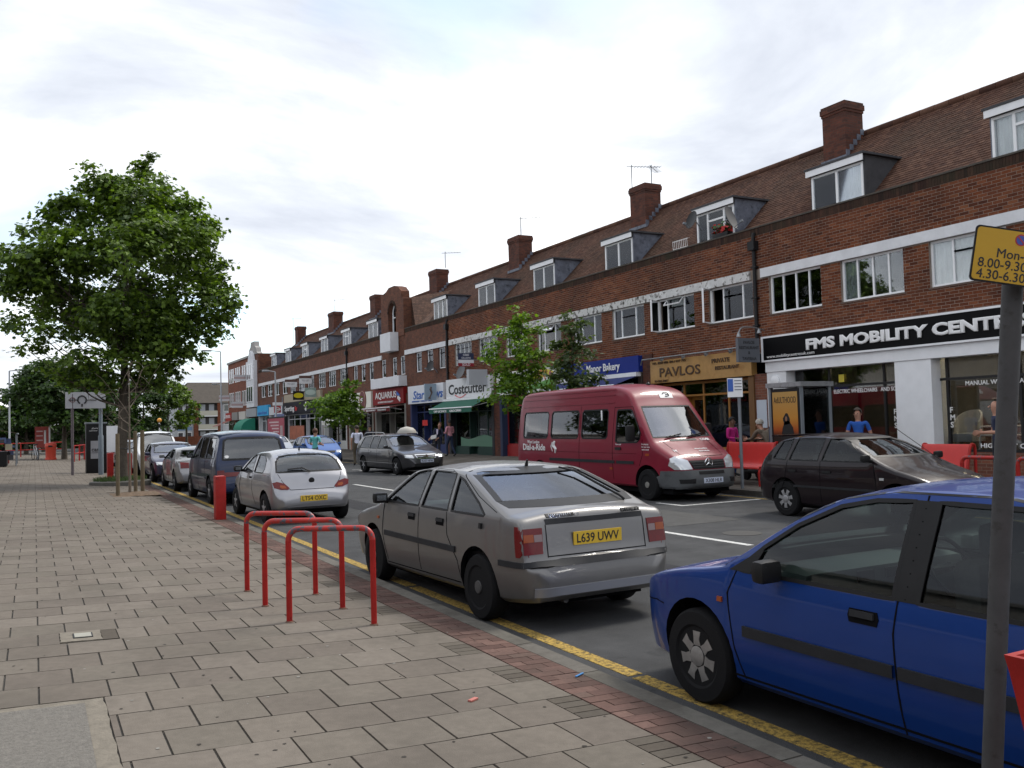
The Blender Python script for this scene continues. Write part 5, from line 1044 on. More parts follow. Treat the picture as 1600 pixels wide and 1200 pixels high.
# ------------------------------------------------ A: silver-grey five-door hatchback, rear towards us
def cavalier():
    L = 4.34; pnt = paint('silver_grey_paint', (.18, .176, .174), .7, .42, .5)
    c = Car('hatchback_car', 'silver grey older hatchback with yellow rear plate beside the red cycle stands', 'car', (4.37, 6.68 + L / 2, 0), radians(2.0), L, 1.40,
        [(0, .50), (.0, .575), (.03, .60), (.07, .62), (.085, .64), (.12, .93), (.14, .985), (.19, 1.02), (.30, 1.03), (.36, 1.04), (.80, 1.20), (1.22, 1.34), (1.42, 1.385), (1.95, 1.40), (2.42, 1.37), (2.60, 1.335), (3.22, .985), (3.30, .955), (3.95, .83), (4.18, .76), (4.28, .68), (4.32, .55), (4.34, .5)],
        [(0, .30), (.05, .255), (.4, .22), (3.9, .2), (4.25, .22), (4.34, .3)], [(0, .60), (.02, .70), (.08, .775), (.2, .815), (.45, .838), (.8, .848), (2, .85), (3.4, .845), (3.9, .82), (4.15, .76), (4.28, .66), (4.34, .52)], .93, pnt, (.83, 3.43), .30, .19, 1.70, cabin=(.62, 3.05, .32), barrel=.055)
    c.window([(3.06, .955), (2.62, 1.20), (2.42, 1.30), (2.26, 1.322), (2.10, 1.328), (2.16, .955)]); c.window([(2.08, .955), (2.02, 1.328), (1.66, 1.325), (1.50, 1.30), (1.46, .955)]); c.window([(1.38, .955), (1.42, 1.28), (1.28, 1.245), (.86, 1.06), (.70, .965), (.72, .955)])
    c.screen([(-.68, 1.06), (.68, 1.06), (.70, 1.085), (.61, 1.28), (.57, 1.315), (.50, 1.325), (-.50, 1.325), (-.57, 1.315), (-.61, 1.28), (-.70, 1.085)], 'B', 'rear_window', GL_BACK, .055); c.screen([(-.68, 1.02), (.68, 1.02), (.57, 1.30), (-.57, 1.30)], 'F', 'windscreen')
    c.finish(seats=((1.95, 2), (1.25, 3)))
    for q in c.wheels:
        for sd in (-1, 1): c.wheel(q, sd, 'steel', M_RIMD)
    c.patch('tail_lamp', M_LAMPR, 'B', [(-.77, .66), (-.58, .66), (-.57, .88), (-.76, .88)], .008, .03); c.patch('tail_lamp', M_LAMPR, 'B', [(.77, .66), (.58, .66), (.57, .88), (.76, .88)], .008, .03)
    for sg in (-1, 1):
        c.patch('reversing_lamp', M_LAMPC, 'B', [(sg * .66, .765), (sg * .58, .765), (sg * .58, .825), (sg * .66, .825)], .011, .01); c.patch('indicator_lamp', M_LAMPO, 'B', [(sg * .765, .765), (sg * .665, .765), (sg * .665, .83), (sg * .76, .83)], .011, .01)
        c.patch('tail_lamp', M_LAMPR, 'L' if sg < 0 else 'R', [(.09, .64), (.17, .64), (.20, .9), (.13, .9)], .006, .02)
    c.strip('bumper_strip', M_TRIM, 'B', [(-.78, .575), (.78, .575)], .05, .016, .03); c.strip('bumper_strip', M_TRIM, 'LR', [(.03, .575), (.42, .575)], .05, .014, .03); c.strip('boot_strip', M_TRIM, 'B', [(-.53, .925), (.53, .925)], .045, .005, .012)
    c.strip('shut_line', M_ARCH, 'B', [(-.53, .625), (-.53, .90), (-.56, 1.0)], .009); c.strip('shut_line', M_ARCH, 'B', [(.53, .625), (.53, .90), (.56, 1.0)], .009); c.strip('shut_line', M_ARCH, 'B', [(-.53, .632), (.53, .632)], .009)
    c.strip('lower_skirt', pm('bumper_silver', (.27, .28, .32), .4, metal=.6, coat=.6), 'B', [(-.70, .345), (.70, .345)], .07, .02, .03); c.strip('rub_strip', M_TRIM, 'LR', [(1.25, .60), (3.05, .60)], .055, .012, .02)
    for ln in ([(2.12, .94), (2.12, .30)], [(1.47, .94), (1.43, .72), (1.22, .5), (1.18, .33)], [(3.08, .94), (3.12, .6), (3.02, .3)]): c.strip('shut_line', M_ARCH, 'LR', ln, .008)
    c.strip('shut_line', M_ARCH, 'LR', [(1.2, .29), (3.05, .27)], .01); c.strip('shut_line', M_ARCH, 'LR', [(1.45, 1.35), (.9, 1.12), (.5, 1.0)], .006)
    for q in (2.30, 1.60): c.patch('handle_recess', M_ARCH, 'LR', [(q - .085, .80), (q + .085, .80), (q + .085, .87), (q - .085, .87)], .004, .01); c.patch('door_handle', M_TRIM, 'LR', [(q - .075, .835), (q + .075, .835), (q + .075, .865), (q - .075, .865)], .016, .02)
    c.patch('fuel_flap_lock', M_BLACK, 'L', [(.72, .84), (.76, .84), (.76, .89), (.72, .89)], .02, .02); c.patch('side_repeater', M_LAMPO, 'LR', [(3.22, .74), (3.28, .74), (3.28, .77), (3.22, .77)], .008, .01)
    c.plate('B', .765, 'L639 UWV', M_PLY, 0, .52, .115)
    for sd in (-1, 1): c.mirror(sd, 2.98, .95)
    c.patch('badge', M_BLACK, 'B', [(-.50, .962), (-.22, .962), (-.22, .985), (-.50, .985)], .006, .008); c.patch('badge', M_BLACK, 'B', [(.30, .962), (.52, .962), (.52, .985), (.30, .985)], .006, .008)
    text('badge_lettering', 'VAUXHALL 1.8', M_CHROME, c.t, (-.5, -L / 2 + .118, .958), (1, 0, 0), (0, 0, 1), height=.035, depth=.006); text('badge_lettering', 'CAVALIER', M_BLACK, c.t, (.28, -L / 2 + .118, .958), (1, 0, 0), (0, 0, 1), height=.035, depth=.006)
    b = MB(); b.bb(-.62, .62, -L / 2 + .55, -L / 2 + 1.05, .93, .96); b.build('parcel_shelf', M_SEAT, c.t)
    w = MB(); p0 = c.hit('B', .52, 1.05, .03); p1 = c.hit('B', .42, 1.26, .03); p2 = c.hit('B', .30, 1.31, .025); w.tube([c.hit('B', .55, 1.03, .01), p0, p1], .012, 6); w.tube([c.hit('B', .5, 1.10, .02), p1, p2], .010, 6); w.build('rear_wiper', M_BLACK, c.t, 40)
    w = MB(); w.tube([(0, c.hit('T', 0, 1.3).y, 1.36), (0, c.hit('T', 0, 1.3).y - .02, 1.42)], [.02, .008], 8); w.build('aerial_base', M_BLACK, c.t)
    e = MB(); e.tube([(-.35, -L / 2 + .1, .24), (-.35, -L / 2 + .5, .25)], .028, 10); e.build('exhaust', M_RIMD, c.t); hl = [(.40, .56), (.70, .58), (.68, .70), (.40, .70)]
    for sg in (1, -1): c.patch('headlamp', M_LAMPW, 'F', [(sg * a, b) for a, b in hl], .006, .02)
cavalier()
# ------------------------------------------------ B: blue hatchback, nearest
def rover():
    L = 3.97; pnt = paint('royal_blue_paint', (.007, .040, .205), .2, .34, .6)
    c = Car('hatchback_car', 'bright blue hatchback nearest to us at the right, cut by the sign pole', 'car', (4.52, 5.32 - L / 2, 0), radians(.5), L, 1.45,
        [(0, .5), (.0, .58), (.05, .66), (.12, .95), (.18, 1.0), (.62, 1.30), (.85, 1.41), (1.45, 1.45), (1.91, 1.425), (2.21, 1.355), (2.53, 1.175), (2.86, .965), (2.95, .92), (3.45, .845), (3.76, .75), (3.88, .65), (3.94, .52), (3.97, .46)],
        [(0, .28), (.08, .24), (.5, .2), (3.5, .2), (3.85, .2), (3.97, .3)], [(0, .68), (.05, .76), (.3, .82), (.8, .845), (2, .845), (3.1, .84), (3.5, .815), (3.72, .765), (3.87, .66), (3.97, .44)], .86, pnt, (.68, 3.18), .295, .20, 1.69, cabin=(.35, 2.85, .30), res=.05, rad=.055, crown=.04)
    c.window([(2.80, .885), (2.60, 1.04), (2.38, 1.18), (2.11, 1.30), (1.89, 1.345), (1.665, 1.355), (1.70, .885)]); c.window([(1.56, .885), (1.525, 1.355), (1.1, 1.352), (.98, 1.33), (.92, .885)]); c.window([(.84, .895), (.89, 1.30), (.80, 1.26), (.55, 1.05), (.50, .895)])
    c.screen([(-.70, .99), (.70, .99), (.58, 1.33), (-.58, 1.33)], 'F', 'windscreen'); c.screen([(-.60, 1.03), (.60, 1.03), (.54, 1.29), (-.54, 1.29)], 'B', 'rear_window', GL_BACK)
    c.finish(arch=.345, seats=((1.72, 2), (.9, 3)))
    for q in c.wheels:
        for sd in (-1, 1): c.wheel(q, sd, 'hub', pm('hubcap_grey', (.30, .29, .28), .45, metal=.5, var=.2, vscale=20, obj=True))
    c.strip('rub_strip', M_TRIM, 'LR', [(1.69, .54), (2.73, .54)], .06, .016, .025); c.strip('rub_strip', M_TRIM, 'LR', [(.95, .54), (1.66, .54)], .06, .016, .025)
    for ln in ([(1.67, .88), (1.69, .72), (1.66, .24)], [(2.80, .88), (2.87, .74), (2.82, .42), (2.76, .25)], [(1.63, .89), (1.595, 1.385)]): c.strip('shut_line', M_ARCH, 'LR', ln, .009)
    c.strip('shut_line', M_ARCH, 'LR', [(.9, .27), (2.85, .26)], .012); c.patch('pillar_trim', M_BLACK, 'LR', [(1.71, .88), (1.55, .88), (1.515, 1.36), (1.675, 1.36)], .002, .006); c.strip('roof_gutter', M_BLACK, 'LR', [(2.9, .925), (2.5, 1.165), (2.11, 1.34), (1.8, 1.392), (1.2, 1.395), (.8, 1.34)], .009)
    c.patch('mirror_sail', M_BLACK, 'LR', [(2.86, .88), (2.68, .88), (2.60, 1.02), (2.68, .985)], .004, .008); c.patch('handle_recess', M_ARCH, 'LR', [(1.785, .735), (1.955, .735), (1.965, .77), (1.955, .805), (1.785, .805), (1.775, .77)], .004, .01); c.patch('door_handle', M_TRIM, 'LR', [(1.80, .765), (1.945, .765), (1.945, .798), (1.80, .798)], .016, .02); c.patch('side_repeater', M_LAMPO, 'LR', [(2.91, .68), (2.95, .68), (2.95, .71), (2.91, .71)], .012, .012)
    for sd in (-1, 1): c.mirror(sd, 2.45, .885, None, (.16, .1, .13))
    for sg in (1, -1): c.patch('headlamp', M_LAMPW, 'F', [(sg * .36, .58), (sg * .64, .58), (sg * .64, .66), (sg * .36, .69)], .006, .02)
    c.strip('bumper_line', M_ARCH, 'LR', [(3.52, .57), (3.62, .58), (3.88, .55)], .008); c.strip('bonnet_line', M_ARCH, 'LR', [(2.9, .90), (3.3, .865), (3.7, .755)], .007)
    w = MB(); w.tube([c.hit('T', -.2, 2.97, .015), c.hit('T', -.62, 2.89, .02)], .012, 6); w.tube([c.hit('T', .45, 2.97, .015), c.hit('T', -.05, 2.89, .02)], .012, 6); w.build('wipers', M_BLACK, c.t); m = MB(); m.box((0, 2.25 - L / 2, 1.25), (.2, .03, .07)); m.build('interior_mirror', M_BLACK, c.t)
    for x in (-.3, -.06, .2): 
        b = MB(); b.bb(x, x + .14, 2.35 - L / 2, 2.36 - L / 2, .82, .88); b.build('dash_vent', M_BLACK, c.t)
rover()
# ------------------------------------------------ C: small rounded silver hatch
def ka():
    L = 3.62; pnt = paint('bright_silver_paint', (.31, .31, .33), .75, .36)
    c = Car('city_car', 'small rounded silver city car with rear wiper and LT54 plate by the red bollard', 'car', (4.63, 16.85 + L / 2, 0), radians(1.5), L, 1.40,
        [(0, .48), (.0, .55), (.04, .60), (.10, .68), (.16, .85), (.20, .93), (.42, 1.20), (.60, 1.31), (1.0, 1.385), (1.4, 1.40), (1.8, 1.375), (2.1, 1.29), (2.7, .98), (2.85, .93), (3.2, .82), (3.45, .68), (3.58, .52), (3.62, .45)],
        [(0, .32), (.08, .27), (.4, .22), (3.3, .2), (3.62, .3)], [(0, .58), (.04, .68), (.16, .755), (.4, .79), (.8, .805), (1.8, .815), (2.8, .81), (3.2, .77), (3.45, .67), (3.62, .45)], .90, pnt, (.62, 3.02), .285, .19, 1.64, cabin=(.35, 2.6, .3), rad=.13)
    c.window([(2.45, .94), (2.10, 1.13), (1.85, 1.26), (1.62, 1.30), (1.55, .94)]); c.window([(1.42, .95), (1.46, 1.29), (1.0, 1.28), (.80, 1.18), (.72, 1.02), (.80, .95)])
    c.screen([(-.64, .97), (.64, .97), (.60, 1.16), (.50, 1.27), (.3, 1.30), (-.3, 1.30), (-.50, 1.27), (-.60, 1.16)], 'B', 'rear_window', GL_BACK); c.screen([(-.66, .99), (.66, .99), (.55, 1.28), (-.55, 1.28)], 'F', 'windscreen')
    c.finish(arch=.335, seats=((1.5, 2), (.75, 2)))
    for q in c.wheels:
        for sd in (-1, 1): c.wheel(q, sd, 'alloy')
    for sg in (-1, 1):
        c.patch('tail_lamp', M_LAMPR, 'B', [(sg * a, b) for a, b in ((.74, .78), (.66, .80), (.52, .76), (.44, .68), (.46, .645), (.60, .65), (.72, .69))], .008, .03); c.patch('indicator_lamp', M_LAMPO, 'B', [(sg * a, b) for a, b in ((.60, .735), (.52, .72), (.49, .67), (.58, .67), (.62, .70))], .012, .01)
    c.plate('B', .475, 'LT54 OXC', M_PLY, 0, .52, .112, .012); c.strip('shut_line', M_ARCH, 'B', [(-.62, .94), (-.56, .80), (-.42, .64), (.42, .64), (.56, .80), (.62, .94)], .009)
    bdg = MB(); bdg.lathe([(.055, 0), (.055, .012), (1e-4, .02)], 16, MX.Rotation(pi / 2, 3, 'X'), c.hit('B', 0, .80, 0)); bdg.build('tailgate_badge', M_BLACK, c.t, 40)
    w = MB(); w.tube([c.hit('B', 0, .95, .03), c.hit('B', -.14, 1.02, .03), c.hit('B', -.42, 1.01, .02)], .013, 6); w.build('rear_wiper', M_BLACK, c.t)
    for ln in ([(1.5, .93), (1.5, .6), (1.3, .32)], [(2.5, .93), (2.58, .6), (2.45, .3)]): c.strip('shut_line', M_ARCH, 'LR', ln, .008)
    c.patch('door_handle', M_BLACK, 'LR', [(1.58, .82), (1.72, .82), (1.72, .86), (1.58, .86)], .012, .02); c.strip('wing_trim', M_TRIM, 'LR', [(2.72, .30), (2.76, .5), (2.9, .63), (3.1, .66), (3.28, .60)], .02, .01, .02)
    for sd in (-1, 1): c.mirror(sd, 2.40, .95)
    w = MB(); w.tube([(0, .95 - L / 2, 1.37), (0, .93 - L / 2, 1.43)], [.02, .006], 6); w.build('aerial_base', M_BLACK, c.t)
ka()
# ------------------------------------------------ D: dark blue people carrier
def mpv():
    L = 4.7; pnt = paint('dark_blue_paint', (.012, .022, .060), .3, .35, .6)
    c = Car('people_carrier', 'dark blue people carrier with sky mirrored in its rear window', 'car', (4.66, 22.05 + L / 2, 0), radians(.6), L, 1.80,
        [(0, .5), (.0, .60), (.05, .68), (.09, 1.02), (.12, 1.06), (.30, 1.60), (.40, 1.71), (.8, 1.77), (2.0, 1.80), (2.7, 1.76), (2.95, 1.68), (3.75, 1.15), (3.9, 1.08), (4.4, .92), (4.62, .72), (4.7, .5)],
        [(0, .34), (.1, .28), (.5, .24), (4.3, .22), (4.7, .3)], [(0, .80), (.05, .87), (.2, .905), (1, .925), (3.5, .925), (4.2, .87), (4.55, .72), (4.7, .5)], 1.05, pnt, (.92, 3.77), .32, .20, 1.86, cabin=(.28, 3.5, .4), rad=.11)
    c.window([(3.3, 1.10), (2.85, 1.50), (2.72, 1.60), (2.5, 1.62), (2.42, 1.10)]); c.window([(2.3, 1.10), (2.38, 1.63), (1.55, 1.63), (1.5, 1.10)]); c.window([(1.4, 1.10), (1.44, 1.62), (.62, 1.60), (.45, 1.12)])
    c.screen([(-.72, 1.09), (.72, 1.09), (.66, 1.54), (.58, 1.60), (-.58, 1.60), (-.66, 1.54)], 'B', 'rear_window', GL_BACK, .05); c.screen([(-.75, 1.18), (.75, 1.18), (.64, 1.64), (-.64, 1.64)], 'F', 'windscreen')
    c.finish(arch=.375, seats=((2.5, 2), (1.6, 3), (.85, 3)))
    for q in c.wheels:
        for sd in (-1, 1): c.wheel(q, sd, 'alloy')
    c.strip('light_bar', M_LAMPR, 'B', [(-.80, .74), (.80, .74)], .10, .01, .03)
    for sg in (-1, 1): c.patch('tail_lamp', M_LAMPR, 'B', [(sg * .87, .68), (sg * .70, .68), (sg * .70, .84), (sg * .86, .84)], .012, .03); c.patch('indicator_lamp', M_LAMPO, 'L' if sg < 0 else 'R', [(.06, .66), (.2, .66), (.2, .73), (.06, .73)], .006, .02)
    c.strip('bumper_strip', M_TRIM, 'LRB', [(.05, .52), (.6, .52)], .05, .01, .02) if False else c.strip('bumper_strip', M_TRIM, 'LR', [(.05, .56), (.55, .56)], .05, .01, .02)
    c.strip('rub_strip', pm('bright_strip', (.22, .22, .23), .4, metal=.4), 'LR', [(1.35, .62), (3.3, .62)], .035, .01, .02)
    for ln in ([(2.36, 1.08), (2.36, .3)], [(1.45, 1.08), (1.42, .7), (1.3, .4)], [(3.35, 1.08), (3.4, .35)]): c.strip('shut_line', M_ARCH, 'LR', ln, .008)
    c.patch('oval_sticker', M_LETW, 'B', [(-.62 + .05 * cos(k * pi / 6), 1.16 + .035 * sin(k * pi / 6)) for k in range(12)], .003, .002); w = MB(); w.tube([c.hit('B', .1, 1.05, .03), c.hit('B', .45, 1.14, .03)], .014, 6); w.build('rear_wiper', M_BLACK, c.t)
    for sd in (-1, 1): c.mirror(sd, 3.2, 1.10)
mpv()
# ------------------------------------------------ generic rows of distant cars
def generic(name, label, cat, loc, rz, L, H, pnt, kind='hatch', Wd=1.7, det='F', plate=None, roofrails=False, group=None, beltz=.92, lamp=True, hood=None):
    if kind == 'saloon': top = [(0, .5), (0, .6), (.06, .7), (.12, .96), (.55, 1.0), (1.15, H - .06), (1.6, H), (2.2, H - .02), (2.55, H - .09), (3.2, .98), (3.9, .82), (L - .12, .68), (L - .02, .52), (L, .45)]
    elif kind == 'estate': top = [(0, .5), (0, .6), (.05, .7), (.12, 1.0), (.42, H - .12), (.6, H - .03), (1.6, H), (2.4, H - .01), (2.8, H - .09), (3.55, 1.02), (L - .45, .86), (L - .12, .72), (L - .03, .55), (L, .45)]
    elif kind == 'van': top = [(0, .5), (0, .6), (.03, .9), (.06, H - .15), (.2, H - .02), (1.5, H), (2.2, H - .01), (2.5, H - .1), (3.2, 1.08), (L - .3, .9), (L - .06, .7), (L, .5)]
    else: top = [(0, .5), (0, .6), (.05, .7), (.12, .98), (.45, H - .14), (.62, H - .05), (1.2, H), (1.8, H - .02), (2.1, H - .1), (2.85, 1.0), (L - .45, .84), (L - .15, .70), (L - .03, .55), (L, .45)]
    fx = L - .8; rx = .75 if kind != 'estate' else .95
    c = Car(name, label, cat, loc, rz, L, H, top, [(0, .32), (.1, .26), (.5, .22), (L - .4, .2), (L, .3)], [(0, Wd / 2 - .16), (.06, Wd / 2 - .08), (.3, Wd / 2 - .02), (1, Wd / 2), (L - 1, Wd / 2 - .005), (L - .45, Wd / 2 - .06), (L - .12, Wd / 2 - .18), (L, Wd / 2 - .42)], beltz, pnt, (rx, fx), .31, .19, Wd, res=.08, cabin=(.45, (3.3 if kind == 'estate' else 2.95 if kind != 'hatch' else 2.7), .32), group=group)
    z0 = beltz + .03; z1 = H - .09; wb = {'saloon': 3.05, 'estate': 3.35, 'van': 3.05, 'hatch': 2.65}[kind]; mid = wb - 1.05
    c.window([(wb, z0), (wb - .55, z1 - .06), (wb - .7, z1), (mid + .1, z1), (mid, z0)])
    if kind != 'van': c.window([(mid - .09, z0), (mid, z1), (mid - .62, z1), (mid - .75, z0)])
    if kind == 'estate': c.window([(mid - .85, z0), (mid - .74, z1), (mid - 1.5, z1 - .03), (mid - 1.75, z0 + .02)])
    elif kind == 'hatch': c.window([(mid - .83, z0), (mid - .72, z1 - .01), (mid - .98, z1 - .05), (mid - 1.15, z0 + .02)])
    tw = Wd / 2 - .17
    c.screen([(-tw, beltz + .12), (tw, beltz + .12), (tw - .1, H - .1), (-tw + .1, H - .1)], 'F', 'windscreen', glass('windscreen_glass', (.45, .5, .5), .16) if 'windscreen_glass' not in MATS else MATS['windscreen_glass'])
    if kind != 'van': c.screen([(-tw + .04, beltz + .12), (tw - .04, beltz + .12), (tw - .14, H - .12), (-tw + .14, H - .12)], 'B', 'rear_window', GL_BACK)
    c.finish(arch=.36, seats=((wb - 1.1, 2), (wb - 1.9, 3)) if kind != 'van' else ((wb - 1.1, 2),))
    for q in c.wheels:
        for sd in (-1, 1): c.wheel(q, sd, 'alloy' if det != 'P' else 'hub', M_RIM)
    for ln in ([(mid - .02, z0), (mid - .02, .3)], [(mid - .78, z0), (mid - .84, .65), (mid - 1.0, .35)], [(wb + .02, z0), (wb + .08, .6), (wb - .02, .3)]): c.strip('shut_line', M_ARCH, 'LR', ln, .009)
    for q in (mid + .12, mid - .66): c.patch('door_handle', M_BLACK if det == 'P' else pnt, 'LR', [(q - .08, .80), (q + .1, .80), (q + .1, .835), (q - .08, .835)], .018, .02)
    for sg in (1, -1):
        if lamp: c.patch('headlamp', M_LAMPW, 'F', [(sg * a, b) for a, b in ((Wd / 2 - .42, .60), (Wd / 2 - .14, .62), (Wd / 2 - .12, .72), (Wd / 2 - .4, .71))], .008, .03)
        c.patch('tail_lamp', M_LAMPR, 'B', [(sg * a, b) for a, b in ((Wd / 2 - .36, .70), (Wd / 2 - .12, .70), (Wd / 2 - .12, .88), (Wd / 2 - .36, .86))], .008, .03)
    c.patch('grille', M_BLACK, 'F', [(-.34, .60), (.34, .60), (.40, .70), (-.40, .70)], .008, .03); c.patch('air_intake', M_BLACK, 'F', [(-.5, .30), (.5, .30), (.5, .40), (-.5, .40)], .006, .02)
    if plate:
        if 'F' in plate[0]: c.plate('F', .50, plate[1], M_PLW)
        else: c.plate('B', .60, plate[1], M_PLY)
    for sd in (-1, 1): c.mirror(sd, wb - .05, z0 + .02, M_BLACK if det == 'P' else pnt)
    if roofrails:
        for sd in (-1, 1): b = MB(); b.tube(smooth_path([(sd * (Wd / 2 - .22), wb - .75 - L / 2, H - .04), (sd * (Wd / 2 - .22), wb - 1.0 - L / 2, H + .04), (sd * (Wd / 2 - .22), .9 - L / 2, H + .04), (sd * (Wd / 2 - .22), .6 - L / 2, H - .06)]), .016, 6); b.build('roof_rail', M_RIM, c.t, 40)
    return c
def park(x, yc): return (x, yc, 0)
c = generic('coupe_car', 'silver low coupe with red tail lamp parked between the people carrier and the navy car', 'car', park(4.56, 28.0 + 2.17), 0, 4.34, 1.33, paint('grey_silver_paint', (.26, .26, .27)), 'saloon', 1.74)
c = generic('hatchback_car', 'navy hatchback facing us between the silver coupe and the white van', 'car', park(4.56, 34.0 + 2.0), pi, 4.0, 1.43, paint('navy_paint', (.03, .032, .075), .3), 'hatch', 1.70)
c = generic('white_van', 'small white van facing us behind the navy hatchback', 'van', park(4.60, 39.6 + 2.05), pi, 4.1, 1.84, paint('white_van_paint', (.68, .69, .70), 0, .4), 'van', 1.72)
c = generic('distant_car', 'dark blue car with pale windscreen glimpsed between the cash kiosk and the maple trunk', 'car', park(4.5, 46.0), pi, 4.0, 1.45, paint('dark_blue_grey_paint', (.05, .06, .09), .3), 'hatch', 1.68)
c = generic('distant_car', 'grey car just behind the cash kiosk, the last of the parked row', 'car', park(4.5, 52.0), pi, 4.2, 1.42, paint('mid_grey_paint', (.16, .16, .17), .5), 'saloon', 1.68)
c = generic('estate_car', 'dark grey estate car with roof rails facing us in the road', 'car', (12.38, 30.15 + 2.38, 0), pi + radians(4), 4.77, 1.50, paint('anthracite_paint', (.06, .06, .066), .7, .32), 'estate', 1.82, 'F', ('F', 'RU57 HFW'), True)
c.strip('chrome_strip', M_CHROME, 'LR', [(.5, .44), (3.9, .42)], .02, .008, .01); c.strip('grille_surround', M_CHROME, 'F', [(-.42, .715), (-.36, .59), (.36, .59), (.42, .715)], .03, .014, .02, closed=True)
bd = MB(); p = c.hit('F', 0, .66, .014); bd.lathe([(.06, 0), (.06, .01)], 16, MX.Rotation(-pi / 2, 3, 'X'), p); bd.build('grille_badge', M_CHROME, c.t); c.strip('grille_bar', M_CHROME, 'F', [(-.38, .65), (.38, .65)], .008, .012, .005)
rbx = thing('pale_dome', 'pale rounded dome showing above the roof of the grey estate car', 'dome', (12.5, 32.0, 1.495)); b = MB(); b.lathe([(.36, 0), (.34, .1), (.24, .2), (1e-4, .26)], 20); b.build('shell', pm('pale_shell', (.42, .40, .36), .6), rbx, 50)  # stands in for a rounded object behind the car
c = generic('hatchback_car', 'bright blue small car facing us behind the woman in teal', 'car', park(12.2, 41.3 + 1.9), pi, 3.8, 1.45, paint('mid_blue_paint', (.03, .10, .33), .35), 'hatch', 1.66, 'F', ('F', 'LN02 KXA'))
c = generic('distant_car', 'silver car beyond the blue small car, roof just visible', 'car', park(12.0, 49.5 + 2.2), pi, 4.4, 1.46, paint('pale_silver_paint', (.42, .42, .40), .5), 'saloon', 1.72)
# ------------------------------------------------ dark five-door at the far kerb
def polo():
    L = 3.9; c = generic('hatchback_car', 'very dark plum five-door hatchback parked in front of the mobility shop', 'car', (12.64, 12.66 - L / 2, 0), pi, L, 1.475, paint('dark_plum_paint', (.011, .006, .008), .1, .3, .6), 'hatch', 1.66, 'P', beltz=.97)
    c.strip('rub_strip', M_TRIM, 'LR', [(.98, .55), (2.72, .55)], .035, .012, .02); c.patch('side_repeater', M_LAMPW, 'LR', [(2.80, .72), (2.88, .72), (2.88, .76), (2.80, .76)], .012, .012)
    b = MB(); b.box((0, .32 - L / 2, 1.42), (1.1, .22, .03)); b.build('roof_spoiler', c.paint, c.t); a = MB(); a.tube([(.3, 2.55 - L / 2, 1.0), (.62, 2.0 - L / 2, 1.52)] if False else [(-.5, 2.95 - L / 2, .98), (-.52, 2.1 - L / 2, 1.5)], .006, 5); a.build('aerial', M_BLACK, c.t)
polo()
